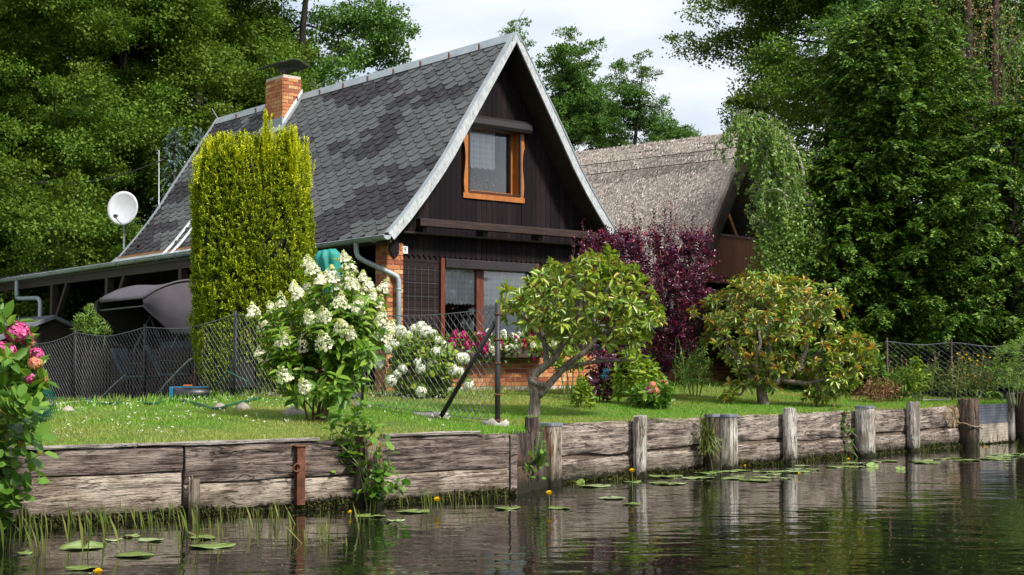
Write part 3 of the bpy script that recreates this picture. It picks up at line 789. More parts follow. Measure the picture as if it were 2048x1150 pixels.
# ------------------------------------------------------------------ the black weekend house
HV = Vector((0.776, 0.631, 0)); HU = Vector((-0.631, 0.776, 0))
H_ROT = math.atan2(HV.y, HV.x)
HO = Vector((-2.151, 24.65, 0.98))
house = thing("weekend_house", "steep black timber house with grey shingle roof, brick base and orange framed gable window", "house", HO, H_ROT)
HA, HB = 0.35, 0.55                 # eave overhang at the side, at the gable
HWID, HLEN = 4.85, 11.05            # wall width, roof length behind the gable wall
def hl(x, y, z): return HO + HV * x + HU * y + Vector((0, 0, z))     # local -> world
prof = [(-0.35, 2.62), (-0.03, 2.95), (0.333, 3.38), (0.62, 3.74), (0.90, 4.13), (1.27, 4.72), (2.425, 6.46)]
prof_m = prof + [(HWID - x, z) for x, z in reversed(prof[:-1])]
# gable wall: vertical black boards, upper part carried forward a little over the lower
def roof_z(x):
    xx = x if x <= HWID / 2 else HWID - x
    return float(np.interp(xx, [p[0] for p in prof], [p[1] for p in prof]))
R = random.Random(4)
UW = (1.60, 3.00, 3.46, 4.93)       # upper window x0 x1 z0 z1
b = MB(); x = 0.02; bw = 0.118
while x < HWID - 0.03:
    x1 = min(x + bw - 0.006, HWID - 0.02)
    zt = min(roof_z(x), roof_z(x1)) - 0.13; dy = R.uniform(-0.004, 0.004)
    def brd(za, zb):
        if zb - za > 0.02: b.box((x, -0.045 + dy, za), (x1, -0.015 + dy, zb))
    if x1 > UW[0] + 0.06 and x < UW[1] - 0.06:
        brd(2.70, UW[2] + 0.03); brd(UW[3] - 0.1, zt)
    else: brd(2.70, zt)
    x += bw
b.build("gable_boards", MATS['blackwood'], house)
b = MB(); x = 0.02
while x < HWID - 0.03:              # lower band of boards with pointed ends
    x1 = min(x + bw - 0.008, HWID - 0.02); xm = (x + x1) / 2
    b.prism([(x, -0.035, 2.70), (x, -0.035, 2.36), (xm, -0.035, 2.30), (x1, -0.035, 2.36), (x1, -0.035, 2.70)], (0, 0.022, 0))
    x += bw
b.build("pointed_boards", MATS['blackwood'], house)
LWIN = (1.16, 3.30, 0.74, 2.27)
for (xa, xb) in ((0.30, LWIN[0] - 0.07), (LWIN[1] + 0.07, HWID - 0.02)):
    b = MB(); z = 0.66
    while z < 2.37:
        b.prism([(xa, -0.005, z), (xa, -0.012, z + 0.105), (xa, 0.02, z + 0.105), (xa, 0.02, z)], (xb - xa, 0, 0)); z += 0.112
    b.build("siding", MATS['siding'], house)
b = MB()                            # solid core behind the boards, with the two window openings left out
def core(x0, x1, z0, z1): b.box((x0, 0.022, z0), (x1, 0.12, z1))
core(0.02, LWIN[0], 0.0, 2.72); core(LWIN[1], HWID - 0.02, 0.0, 2.72); core(LWIN[0], LWIN[1], 0, LWIN[2]); core(LWIN[0], LWIN[1], LWIN[3], 2.72)
zz = 2.72
while zz < 6.3:
    xs = [q / 200 * HWID for q in range(201) if roof_z(q / 200 * HWID) > zz + 0.26]
    if xs:
        xa, xb = min(xs), max(xs)
        if zz + 0.12 > UW[2] and zz < UW[3]:
            if UW[0] > xa: core(xa, UW[0], zz, zz + 0.118)
            if xb > UW[1]: core(UW[1], xb, zz, zz + 0.118)
        else: core(xa, xb, zz, zz + 0.118)
    zz += 0.12
b.build("wall", MATS['blackwood'], house)
# side wall along the left eave
b = MB()
yy = 0.9
while yy < HLEN - 0.6:
    b.box((0.00, yy, 0.35), (0.03, yy + 0.112, 2.60)); yy += 0.118
b.box((0.03, 0.9, 0.0), (0.12, HLEN - 0.55, 2.62)); b.box((HWID - 0.12, 0.2, 0), (HWID, HLEN - 0.5, 2.62)); b.box((0.1, HLEN - 0.65, 0), (HWID - 0.1, HLEN - 0.55, 3.2))
b.build("side_wall", MATS['blackwood'], house)
b = MB(); b.box((0.13, 0.55, 0.0), (1.0, 0.60, 2.5)); b.box((0.6, 0.13, 0.0), (0.65, 0.95, 2.5)); b.build("porch_wall", MATS['blackwood'], house)
# bricks
def brick_panel(mb, org, ax, out, w, h, seed):
    rr = random.Random(seed); ax = Vector(ax); out = Vector(out); org = Vector(org)
    bl, bh, g = 0.245, 0.071, 0.011; row = 0; z = 0.006
    while z + bh * 0.6 < h:
        x = -(bl / 2 + g / 2) if row % 2 else 0.0
        while x < w - 0.02:
            xa, xb = max(x, 0), min(x + bl, w)
            if xb - xa > 0.03:
                o = rr.uniform(0.010, 0.015)
                p0 = org + ax * xa + Vector((0, 0, z)); zt = min(z + bh, h) - z
                ps_ = [p0, p0 + ax * (xb - xa), p0 + ax * (xb - xa) + Vector((0, 0, zt)), p0 + Vector((0, 0, zt))]
                e = 0.004
                mid = (ps_[0] + ps_[2]) / 2
                inner = [q + out * o for q in ps_]; inner = [q + (mid + out * o - q).normalized() * e for q in inner]
                mb.add(ps_ + inner, [(4,5,6,7),(0,1,5,4),(1,2,6,5),(2,3,7,6),(3,0,4,7)])
            x += bl + g
        z += bh + g; row += 1
bb = MB()
brick_panel(bb, (0.27, -0.052, -0.06), (1, 0, 0), (0, -1, 0), HWID - 0.27, 0.72, 5)
bb.build("brick_base", MATS['brick'], house); bb = MB()
brick_panel(bb, (0.0, 0.93, -0.06), (0, 1, 0), (-1, 0, 0), 8.0, 0.40, 6)
bb.build("brick_base", MATS['brick'], house)
b = MB(); b.box((0.27, -0.05, -0.3), (HWID, 0.0, 0.655)); b.box((0.002, 0.93, -0.3), (0.04, 9.0, 0.335)); b.box((0.25, -0.10, -0.3), (HWID, -0.07, 0.02)); b.build("brick_joints", MATS['mortar'], house)
bb = MB()
brick_panel(bb, (-0.06, -0.07, -0.06), (1, 0, 0), (0, -1, 0), 0.32, 2.60, 7)
brick_panel(bb, (-0.06, -0.07, -0.06), (0, 1, 0), (-1, 0, 0), 0.36, 2.60, 8)
bb.build("brick_pillar", MATS['brick'], house)
b = MB(); b.box((-0.056, -0.066, -0.3), (0.255, 0.29, 2.53)); b.build("pillar_joints", MATS['mortar'], house)
# beam across the gable and soffit
b = MB(); b.box((0.40, -0.40, 2.83), (4.75, -0.26, 2.965)); b.build("gable_beam", MATS['beam'], house, bevel=0.008)
b = MB()
for xq in (0.55, 1.9, 3.2, 4.5): b.box((xq, -0.26, 2.74), (xq + 0.10, -0.05, 2.86))
b.box((0.15, -0.26, 2.705), (4.7, -0.047, 2.735))
b.build("jetty", MATS['darkbeam'], house)
b = MB()
b.prism([(-0.20, -0.34, 2.62), (-0.20, -0.34, 2.38), (-0.13, -0.34, 2.30), (-0.06, -0.34, 2.38), (-0.06, -0.34, 2.62)], (0, 0.03, 0))
b.prism([(-0.03, -0.11, 2.66), (-0.03, -0.11, 2.34), (0.06, -0.11, 2.26), (0.15, -0.11, 2.34), (0.15, -0.11, 2.66)], (0, 0.03, 0))
b.build("eave_board", MATS['blackwood'], house)
# number plate
b = MB(); b.box((0.24, -0.075, 2.36), (0.36, -0.06, 2.49)); npl = b.build("number_plate", MATS['white_paint'], house)
b = MB()
cx_, cz_ = 0.30, 2.447
ring = [(cx_ + 0.017 * math.cos(a), -0.079, cz_ + 0.019 * math.sin(a)) for a in [2 * math.pi * i / 16 for i in range(17)]]
b.tube(ring, 0.0052, 5)
b.tube([(cx_ + 0.017, -0.079, cz_), (cx_ + 0.017, -0.079, cz_ - 0.028), (cx_ + 0.010, -0.079, cz_ - 0.048), (cx_ - 0.006, -0.079, cz_ - 0.054), (cx_ - 0.016, -0.079, cz_ - 0.046)], 0.0052, 5)
b.build("digit", MATS['black_paint'], npl)

# roof: thick slab of two bell-cast slopes, then separate shingles laid on it
def arc(pts):
    s = [0.0]
    for i in range(1, len(pts)): s.append(s[-1] + math.hypot(pts[i][0] - pts[i-1][0], pts[i][1] - pts[i-1][1]))
    return s
Y0r, Y1r = -HB + 0.02, HLEN
b = MB()
top = prof_m; bot = [(x + (0.03 if x < HWID / 2 else -0.03 if x > HWID / 2 else 0), z - 0.14) for x, z in prof_m]
n = len(top)
vs = []
for y in (Y0r, Y1r):
    vs += [(x, y, z) for x, z in top] + [(x, y, z) for x, z in bot]
fs = []
for i in range(n - 1):
    fs += [(i, i + 1, 2*n + i + 1, 2*n + i), (n + i + 1, n + i, 3*n + i, 3*n + i + 1), (i, n + i, n + i + 1, i + 1), (2*n + i + 1, 3*n + i + 1, 3*n + i, 2*n + i)]
fs += [(0, 2*n, 3*n, n), (n - 1, 2*n - 1, 4*n - 1, 3*n - 1)]
b.add(vs, fs)
roof = b.build("roof", MATS['darkbeam'], house)
def shingles(side, seed):
    rr = random.Random(seed); mb = MB()
    s_ = arc(prof); total = s_[-1]
    def P(s, y, lift):
        s = max(0.0, min(total, s))
        x = float(np.interp(s, s_, [p[0] for p in prof])); z = float(np.interp(s, s_, [p[1] for p in prof]))
        i = max(0, min(len(prof) - 2, int(np.searchsorted(s_, s)) - 1))
        dx, dz = prof[i+1][0] - prof[i][0], prof[i+1][1] - prof[i][1]; l = math.hypot(dx, dz)
        x += -dz / l * lift; z += dx / l * lift
        return (x if side < 0 else HWID - x, y, z)
    expo, tw, hang = 0.160, 0.41, 0.225
    rows_ = int(total / expo) + 1; cols = int((Y1r - Y0r) / tw) + 2
    for r_ in range(rows_ + 1):
        s0 = r_ * expo
        y = Y0r - (tw / 2 if r_ % 2 else 0)
        strip = 0; tone = 0.6
        c_ = 0
        while y < Y1r:
            if c_ % 2 == 0 or rr.random() < 0.15:
                q = Vector((y * 0.42 + s0 * 0.28, s0 * 1.05, seed * 3.1))
                v = mnoise.noise(q) + 0.55 * mnoise.noise(q * 2.7) + rr.uniform(-.10, .10)
                tone = (0.10 + rr.uniform(0, 0.14)) if v < -0.10 else (0.62 + rr.uniform(-0.12, 0.14) + 0.22 * v)
                if y < Y0r + 3 and False: tone = 0.2
            ya, yb = max(y + 0.004, Y0r), min(y + tw - 0.004, Y1r)
            if yb - ya > 0.03 and s0 < total - 0.02:
                m = tw * 0.29
                up = min(s0 + hang, total); lo = s0 - 0.01; kn = s0 + expo * 0.52
                tone_ = tone + rr.uniform(-0.05, 0.05)
                l0 = 0.019 + rr.uniform(0, 0.008); l1 = 0.013; l2 = 0.006
                yl, yr = max(ya, y + m), min(yb, y + tw - m)
                if yr <= yl: yl, yr = ya, yb
                vs = [P(lo, yl, l0), P(lo, yr, l0), P(kn, yb, l1), P(up, yb, l2), P(up, ya, l2), P(kn, ya, l1)]
                lw_ = [P(lo, yl, 0.003), P(lo, yr, 0.003), P(kn, yb, 0.003), P(kn, ya, 0.003)]
                mb.ct = max(0.02, tone_)
                f = [(0, 1, 2, 3, 4, 5), (0, 6, 7, 1), (1, 7, 8, 2), (5, 9, 6, 0)]
                if side < 0: f = [tuple(reversed(q)) for q in f]
                mb.add(vs + lw_, f)
            y += tw; c_ += 1
    return mb
shingles(-1, 3).build("shingles", MATS['shingle'], house)
shingles(1, 8).build("shingles", MATS['shingle'], house)
# barge boards following the curve, both gables
def barge(side, yf, name="barge_board"):
    mb = MB(); w_ = 0.165
    for i in range(len(prof) - 1):
        (xa, za), (xb, zb) = prof[i], prof[i + 1]
        q = []
        for (x, z, j) in ((xa, za, i), (xb, zb, i + 1)):
            j0, j1 = max(0, j - 1), min(len(prof) - 1, j + 1)
            tx, tz = prof[j1][0] - prof[j0][0], prof[j1][1] - prof[j0][1]; l = math.hypot(tx, tz)
            nx, nz_ = -tz / l, tx / l
            if j == len(prof) - 1: nx, nz_ = 0.0, 1.15
            q.append(((x + nx * 0.045, z + nz_ * 0.045), (x - nx * (w_ - 0.045), z - nz_ * (w_ - 0.045))))
        poly = [q[0][1], q[0][0], q[1][0], q[1][1]]
        if side > 0: poly = [(HWID - x, z) for x, z in reversed(poly)]
        mb.prism([(x, yf, z) for x, z in poly], (0, 0.035, 0))
        # sheet metal edge
    return mb.build(name, MATS['barge'], house)
barge(-1, -HB - 0.02); barge(1, -HB - 0.02); barge(-1, HLEN - 0.01); barge(1, HLEN - 0.01)
for side, y_, wd in ((-1, -HB - 0.03, 0.12), (-1, HLEN - 0.06, 0.10), (1, -HB - 0.03, 0.12), (1, HLEN - 0.06, 0.10)):
    b = MB()
    for i in range(len(prof) - 1):
        (xa, za), (xb, zb) = prof[i], prof[i + 1]; l = math.hypot(xb - xa, zb - za); nx, nz_ = -(zb - za) / l, (xb - xa) / l
        if True:
            poly = [(xa + nx * 0.047, za + nz_ * 0.047), (xb + nx * 0.047, zb + nz_ * 0.047), (xb + nx * 0.056, zb + nz_ * 0.056), (xa + nx * 0.056, za + nz_ * 0.056)]
            if side > 0: poly = [(HWID - x, z) for x, z in poly]
            b.prism([(x, y_, z) for x, z in poly], (0, wd, 0))
    b.build("edge_flashing", MATS['zinc'], house)
b = MB(); zr = prof[-1][1]; xr = prof[-1][0]
b.prism([(xr - 0.115, -HB - 0.03, zr - 0.125), (xr - 0.02, -HB - 0.03, zr + 0.05), (xr + 0.02, -HB - 0.03, zr + 0.05), (xr + 0.115, -HB - 0.03, zr - 0.125), (xr + 0.09, -HB - 0.03, zr - 0.125), (xr, -HB - 0.03, zr + 0.02), (xr - 0.09, -HB - 0.03, zr - 0.125)], (0, HLEN + HB + 0.03, 0))
b.build("ridge_cap", MATS['zinc'], house)
b = MB(); yq = 0.4
while yq < HLEN - 0.3:
    b.box((xr - 0.13, yq, zr - 0.14), (xr - 0.10, yq + 0.025, zr - 0.02)); yq += 0.95
b.build("ridge_clip", MATS['rust'], house)
# soffit board under the right overhang, dark
b = MB(); b.tube([(xr + 0.05, -HB + 0.1, zr + 0.02), (xr + 0.10, -HB + 0.1, zr + 0.28), (xr + 0.24, -HB + 0.05, zr + 0.52)], 0.009, 5); b.build("lightning_rod", MATS['zinc'], house)
b = MB(); b.tube([(xr, HLEN, zr + 0.02), (xr - 0.16, HLEN + 0.02, zr + 0.26)], 0.011, 5); b.build("lightning_rod", MATS['zinc'], house)
b = MB(); b.tube([(xr + 0.06, -HB - 0.02, zr + 0.0)] + [(HWID - x, -HB - 0.03, z + 0.06) for x, z in reversed(prof[:-1])], 0.007, 4); b.build("lightning_wire", MATS['zinc'], house)

# gutter and downpipe on the left eave
def gutter(p, q, r=0.075, name="gutter", parent=None, n=10, open_up=Vector((0, 0, 1))):
    p, q = Vector(p), Vector(q); d = (q - p).normalized(); sd = d.cross(Vector((0, 0, 1))).normalized()
    mb = MB(); vs = []
    for e in (p, q):
        for rr in (r, r - 0.008):
            for i in range(n + 1):
                a = math.pi + math.pi * i / n
                vs.append(e + sd * (math.cos(a) * rr) + Vector((0, 0, math.sin(a) * rr)))
    m = n + 1; fs = []
    for i in range(n):
        fs.append((i, i + 1, 2*m + i + 1, 2*m + i)); fs.append((m + i + 1, m + i, 3*m + i, 3*m + i + 1))
        fs.append((i, m + i, m + i + 1, i + 1)); fs.append((2*m + i + 1, 3*m + i + 1, 3*m + i, 2*m + i))
    fs += [(0, 2*m, 3*m, m), (n, m + n, 3*m + n, 2*m + n)]
    mb.add(vs, fs)
    for e in (p, q):
        mb.add([e + sd * (math.cos(math.pi + math.pi * i / n) * (r - 0.004)) + Vector((0, 0, math.sin(math.pi + math.pi * i / n) * (r - 0.004))) for i in range(n + 1)], [tuple(range(n + 1))])
    for e in (p, q):
        for k_ in (-1, 1): pass
        mb.tube([e + sd * r + d * 0, e + sd * r + d * 0.001], 0.012, 6)
    mb.tube([p + sd * r, q + sd * r], 0.012, 6); mb.tube([p - sd * r, q - sd * r], 0.012, 6)
    return mb
g = gutter((-0.43, -HB - 0.06, 2.60), (-0.43, 4.05, 2.575))
gut = g.build("gutter", MATS['zinc'], house, True)
e = gut.modifiers.new("edges", 'EDGE_SPLIT'); e.split_angle = math.radians(40)
b = MB(); yq = -0.2
while yq < 4:
    b.tube([(-0.43 + 0.083 * math.cos(a), yq, 2.59 + 0.083 * math.sin(a)) for a in [math.pi + math.pi * i / 8 for i in range(9)]], 0.008, 4); yq += 0.8
b.build("gutter_bracket", MATS['zinc'], gut)
b = MB()
pp = [(-0.43, 0.35, 2.54), (-0.43, 0.35, 2.40), (-0.42, 0.31, 2.30), (-0.36, 0.22, 2.22), (0.02, -0.12, 1.98), (0.09, -0.17, 1.90), (0.10, -0.18, 1.80), (0.10, -0.18, 0.0)]
def smooth_path(pts, k=4):
    pts = [Vector(p) for p in pts]; out = []
    for i in range(len(pts) - 1):
        p0, p1, p2, p3 = pts[max(0, i-1)], pts[i], pts[i+1], pts[min(len(pts)-1, i+2)]
        for j in range(k):
            t = j / k
            out.append(0.5 * ((2*p1) + (p2-p0)*t + (2*p0-5*p1+4*p2-p3)*t*t + (3*p1-p0-3*p2+p3)*t*t*t))
    out.append(pts[-1]); return out
b.tube(smooth_path(pp[:-1], 4) + [Vector(pp[-1])], 0.045, 12)
dp = b.build("downpipe", MATS['zinc'], house, True)
b = MB()
for z_ in (1.72, 0.9): b.tube([(0.10, -0.18, z_ - 0.012), (0.10, -0.18, z_ + 0.012)], 0.052, 12)
b.build("pipe_collar", MATS['zinc'], dp, True)

# upper window
x0, x1, z0, z1 = UW
uw = thing  # noqa
b = MB()
b.box((x0 - 0.02, -0.075, z0 - 0.02), (x1 + 0.02, -0.046, z0 + 0.075))                 # bottom board
for s_, xe in ((-1, x0), (1, x1)):
    q = []; nn = 26                                                                    # carved side boards
    for i in range(nn + 1):
        t_ = i / nn; z_ = z0 + 0.075 + (z1 - z0 - 0.25) * t_
        wv = 0.018 * math.sin(t_ * 9.0) + 0.02 * math.exp(-((t_ - 0.78) / 0.05) ** 2) - 0.012
        q.append((xe + s_ * wv, z_))
    poly = [(x, -0.074, z) for x, z in q] + [(xe - s_ * 0.10, -0.074, q[-1][1]), (xe - s_ * 0.10, -0.074, q[0][1])]
    b.prism(poly if s_ > 0 else poly[::-1], (0, 0.027, 0))
uwf = b.build("window", MATS['orange_wood'], house)
b = MB()                                                                               # frame set back in the wall
fx0, fx1, fz0, fz1 = x0 + 0.08, x1 - 0.10, z0 + 0.09, z1 - 0.16
b.box((fx0 - 0.02, -0.05, fz0 - 0.012), (fx0, 0.16, fz1)); b.box((fx1, -0.05, fz0 - 0.012), (fx1 + 0.02, 0.16, fz1)); b.box((fx0, -0.045, fz0 - 0.012), (fx1, 0.16, fz0 + 0.008)); b.box((fx0, -0.045, fz1 - 0.02), (fx1, 0.16, fz1))
b.box((fx0, 0.10, fz0 + 0.01), (fx0 + 0.06, 0.15, fz1 - 0.02)); b.box((fx1 - 0.07, 0.10, fz0 + 0.01), (fx1, 0.15, fz1 - 0.02)); b.box((fx0 + 0.06, 0.10, fz0 + 0.01), (fx1 - 0.07, 0.15, fz0 + 0.07))
b.build("reveal", MATS['orange_wood'], uwf)
b = MB(); b.box((fx0 + 0.012, -0.088, fz0 + 0.01), (fx0 + 0.045, -0.05, fz1)); b.box((fx1 - 0.006, -0.088, fz0 + 0.01), (fx1 + 0.03, -0.05, fz1)); b.box((fx0 + 0.045, -0.085, fz0 + 0.01), (fx1 - 0.006, -0.055, fz0 + 0.03))
b.build("shutter_rail", MATS['dark_plastic'], uwf)
b = MB(); b.box((fx0 + 0.04, 0.115, fz0 + 0.05), (fx1 - 0.06, 0.121, fz1)); b.build("pane", MATS['pane'], uwf)
def curtain(xa, xb, za, zb, y, folds, scal, name="curtain"):
    mb = MB(); nx = folds * 8; nz_ = 10; vs = []
    for j in range(nz_ + 1):
        for i in range(nx + 1):
            t_ = i / nx; u_ = j / nz_
            zb_ = za + abs(math.sin(t_ * math.pi * scal)) * -0.035
            vs.append((xa + (xb - xa) * t_, y + 0.018 * math.sin(t_ * folds * 2 * math.pi) * (1 - 0.3 * u_), zb_ + (zb - zb_) * u_))
    fs = [(j*(nx+1) + i, j*(nx+1) + i + 1, (j+1)*(nx+1) + i + 1, (j+1)*(nx+1) + i) for j in range(nz_) for i in range(nx)]
    mb.add(vs, fs); return mb
curtain(fx0 + 0.09, fx1 - 0.42, fz0 + 0.52, fz1, 0.145, 5, 5).build("lace_curtain", MATS['lace'], uwf, True)
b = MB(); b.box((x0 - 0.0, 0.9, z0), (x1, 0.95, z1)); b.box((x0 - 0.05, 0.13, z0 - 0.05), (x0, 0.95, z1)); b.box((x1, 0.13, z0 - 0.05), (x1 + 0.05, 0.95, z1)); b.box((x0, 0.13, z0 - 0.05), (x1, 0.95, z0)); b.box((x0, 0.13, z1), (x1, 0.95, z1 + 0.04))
b.build("room_box", MATS['room_and_shade'], uwf)
b = MB()                                                                               # roller shutter case, rounded
pr = [(-0.05, z1 - 0.19), (-0.20, z1 - 0.19), (-0.235, z1 - 0.13), (-0.225, z1 - 0.03), (-0.16, z1 + 0.03), (-0.05, z1 + 0.05)]
b.prism([(x0 - 0.03, y, z) for y, z in pr], (x1 - x0 + 0.12, 0, 0)); b.build("shutter_case", MATS['dark_plastic'], uwf, bevel=0.008)
Rv = np.random.RandomState(12); cl = Cloud()
pts = Rv.normal(size=(60, 3)) * (0.13, 0.03, 0.07) + ((fx0 + fx1) / 2 - 0.1, 0.30, fz0 + 0.20)
cl.leaves(pts[:34], rdir(Rv, 34), rdir(Rv, 34), 0.05, 0.05, 'petal', 0); cl.leaves(pts[34:], rdir(Rv, 26, .4), rdir(Rv, 26), 0.09, 0.05, 'leaf', 1)
link("window_flowers", cl.mesh("window_flowers", [MATS['pink_petal'], MATS['hydrangea']]), uwf)

# lower window
x0, x1, z0, z1 = LWIN
b = MB()
b.box((x0 - 0.07, -0.07, z0 - 0.05), (x0 + 0.015, 0.10, z1 + 0.05)); b.box((x0 + 0.015, -0.03, z0 - 0.04), (x1 - 0.015, 0.10, z0 - 0.002)); b.box((x1 - 0.015, -0.07, z0 - 0.05), (x1 + 0.07, 0.10, z1 + 0.05))
lwf = b.build("window", MATS['redbrown_wood'], house)
b = MB(); b.box((x0 + 0.016, -0.11, z1 - 0.12), (x1 - 0.016, 0.09, z1 + 0.045)); b.build("shutter_case", MATS['dark_plastic'], lwf, bevel=0.01)
b = MB(); xm = (x0 + x1) / 2
xm = x0 + (x1 - x0) * 0.42
b.box((x0 + 0.016, 0.05, z0), (x0 + 0.06, 0.11, z1 - 0.12)); b.box((x1 - 0.06, 0.05, z0), (x1 - 0.016, 0.11, z1 - 0.12)); b.box((xm - 0.085, 0.04, z0), (xm - 0.003, 0.11, z1 - 0.12)); b.box((xm + 0.003, 0.045, z0), (xm + 0.085, 0.11, z1 - 0.12))
b.box((x0 + 0.06, 0.05, z0), (xm - 0.085, 0.11, z0 + 0.07)); b.box((xm + 0.085, 0.05, z0), (x1 - 0.06, 0.11, z0 + 0.07))
b.build("sash", MATS['redbrown_wood'], lwf)
b = MB(); b.box((x0 + 0.05, 0.075, z0 + 0.05), (x1 - 0.05, 0.081, z1 - 0.1)); b.build("pane", MATS['pane'], lwf)
curtain(x0 + 0.06, xm - 0.09, z0 + 0.80, z1 - 0.10, 0.104, 7, 9).build("lace_curtain", MATS['lace'], lwf, True)
curtain(xm + 0.09, x1 - 0.06, z0 + 0.80, z1 - 0.10, 0.104, 9, 11).build("lace_curtain", MATS['lace'], lwf, True)
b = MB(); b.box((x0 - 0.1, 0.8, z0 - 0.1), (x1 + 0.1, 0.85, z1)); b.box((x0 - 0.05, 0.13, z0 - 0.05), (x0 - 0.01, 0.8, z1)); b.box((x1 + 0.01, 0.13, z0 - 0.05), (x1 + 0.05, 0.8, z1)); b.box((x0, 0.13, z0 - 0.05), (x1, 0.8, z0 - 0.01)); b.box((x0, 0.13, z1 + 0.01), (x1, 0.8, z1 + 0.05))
b.build("room_box", MATS['room_and_shade'], lwf)
# trellis wires on the siding
b = MB()
for i in range(5): b.tube([(0.40 + 0.145 * i, -0.035, 0.8), (0.40 + 0.145 * i, -0.035, 2.15)], 0.0022, 4)
for i in range(6): b.tube([(0.34, -0.030, 0.9 + 0.24 * i), (1.04, -0.030, 0.9 + 0.24 * i)], 0.0022, 4)
b.build("trellis", MATS['wire'], house)

# chimney
CX0, CX1, CY0, CY1 = 1.97, 2.42, 7.10, 7.88
zb_ = 5.2; zt_ = 6.88
bb = MB()
brick_panel(bb, (CX0, CY0, zb_), (1, 0, 0), (0, -1, 0), CX1 - CX0, zt_ - zb_, 21); brick_panel(bb, (CX0, CY0, zb_), (0, 1, 0), (-1, 0, 0), CY1 - CY0, zt_ - zb_, 22)
brick_panel(bb, (CX1, CY0, zb_), (0, 1, 0), (1, 0, 0), CY1 - CY0, zt_ - zb_, 23); brick_panel(bb, (CX0, CY1, zb_), (1, 0, 0), (0, 1, 0), CX1 - CX0, zt_ - zb_, 24)
chim = bb.build("chimney", MATS['brick'], house)
b = MB(); b.box((CX0 + 0.002, CY0 + 0.002, zb_), (CX1 - 0.002, CY1 - 0.002, zt_ + 0.02)); b.build("chimney_joints", MATS['mortar'], chim)
b = MB()
for (cx, cy) in ((CX0 + 0.05, CY0 + 0.06), (CX1 - 0.05, CY0 + 0.06), (CX0 + 0.05, CY1 - 0.06), (CX1 - 0.05, CY1 - 0.06)): b.tube([(cx, cy, zt_), (cx, cy, zt_ + 0.24)], 0.014, 5)
vs = []; nn = 14; cx_m = (CX0 + CX1) / 2
for e in (CY0 - 0.14, CY1 + 0.14):
    for th in (0.0, 0.018):
        for i in range(nn + 1):
            t_ = -1 + 2 * i / nn
            vs.append((cx_m - t_ * 0.40, e, zt_ + 0.36 - 0.17 * abs(t_) ** 1.8 + (0.20 * (abs(t_) - 0.72) if abs(t_) > .72 else 0) + th))
m = nn + 1; fs = []
for i in range(nn):
    fs += [(i, i+1, 2*m+i+1, 2*m+i), (m+i+1, m+i, 3*m+i, 3*m+i+1), (i, m+i, m+i+1, i+1), (2*m+i+1, 3*m+i+1, 3*m+i, 2*m+i)]
fs += [(0, 2*m, 3*m, m), (nn, m+nn, 3*m+nn, 2*m+nn)]
b.add(vs, fs); b.build("chimney_hood", MATS['dark_plastic'], chim)
b = MB()
rz = lambda x: roof_z(x)
b.prism([(CX0 - 0.14, CY0 - 0.20, rz(CX0 - 0.14) + 0.035), (CX1, CY0 - 0.20, rz(CX1) + 0.035), (CX1, CY0 - 0.20, rz(CX1) + 0.05), (CX0 - 0.14, CY0 - 0.20, rz(CX0 - 0.14) + 0.05)], (0, CY1 - CY0 + 0.40, 0))
b.box((CX0 - 0.04, CY0 - 0.03, rz(CX0) - 0.1), (CX0 - 0.018, CY1 + 0.03, rz(CX0) + 0.16))
b.build("chimney_flashing", MATS['zinc'], chim)
b = MB(); b.prism([(CX0 - 0.02, CY0 - 0.04, rz(CX0) - 0.02), (CX1 + 0.02, CY0 - 0.04, rz(CX1) + 0.02), (CX1 + 0.02, CY0 - 0.04, rz(CX1) + 0.17), (CX0 - 0.02, CY0 - 0.04, rz(CX0 - .02) + 0.12)], (0, 0.022, 0)); b.build("flashing_board", MATS['white_paint'], chim)
# chimney sweep's step and hooks
b = MB()
xs_ = 1.74; zs_ = roof_z(xs_) + 0.16
for i in range(8): b.box((xs_ - 0.20 + i * 0.05, 7.25, zs_), (xs_ - 0.175 + i * 0.05, 8.45, zs_ + 0.025))
for yq in (7.4, 8.3):
    b.bar((xs_ - 0.22, yq, zs_ - 0.01), (xs_ + 0.18, yq, zs_ - 0.01), 0.03, 0.02); b.bar((xs_ - 0.18, yq, zs_), (xs_ - 0.05, yq, roof_z(xs_ - 0.05)), 0.02, 0.02)
b.build("roof_step", MATS['zinc'], house)
# batten and metal apron at the left eave above the carport
b = MB(); b.bar((-0.10, 4.6, roof_z(-0.10) + 0.05), (-0.10, HLEN, roof_z(-0.10) + 0.05), 0.05, 0.05); b.build("eave_batten", MATS['batten'], house)
b = MB(); b.prism([(-0.06, 4.6, roof_z(-0.06) + 0.028), (-0.48, 4.6, 2.60), (-0.48, 4.6, 2.61), (-0.06, 4.6, roof_z(-0.06) + 0.040)], (0, HLEN - 4.4, 0)); b.build("eave_apron", MATS['zinc'], house)

# roof ladder
lad = thing("roof_ladder", "pale aluminium ladder lying on the shingle slope beside the yew", "ladder", hl(-0.2, 8.2, 2.9), H_ROT)
b = MB(); s0 = Vector((-0.10, 0, 0.02))
o_ = Vector((-0.2, 8.2, 2.9))
def onroof(x, y, l=0.07): return Vector((x - 0.8 * l, y, roof_z(x) + 0.55 * l)) - o_
def rail(y): b.tube([onroof(xx, y + (xx + 0.2) * 0.05) for xx in (-0.30, 0.05, 0.4, 0.75, 1.0)], 0.035, 4)
rail(8.02); b.build("rail", MATS['aluminium'], lad); b = MB(); rail(8.42); b.build("rail", MATS['aluminium'], lad)
b = MB()
for i in range(5):
    xx = -0.15 + i * 0.26; b.tube([onroof(xx, 8.02 + (xx + 0.2) * 0.05), onroof(xx, 8.42 + (xx + 0.2) * 0.05)], 0.016, 6)
b.build("rung", MATS['aluminium'], lad)

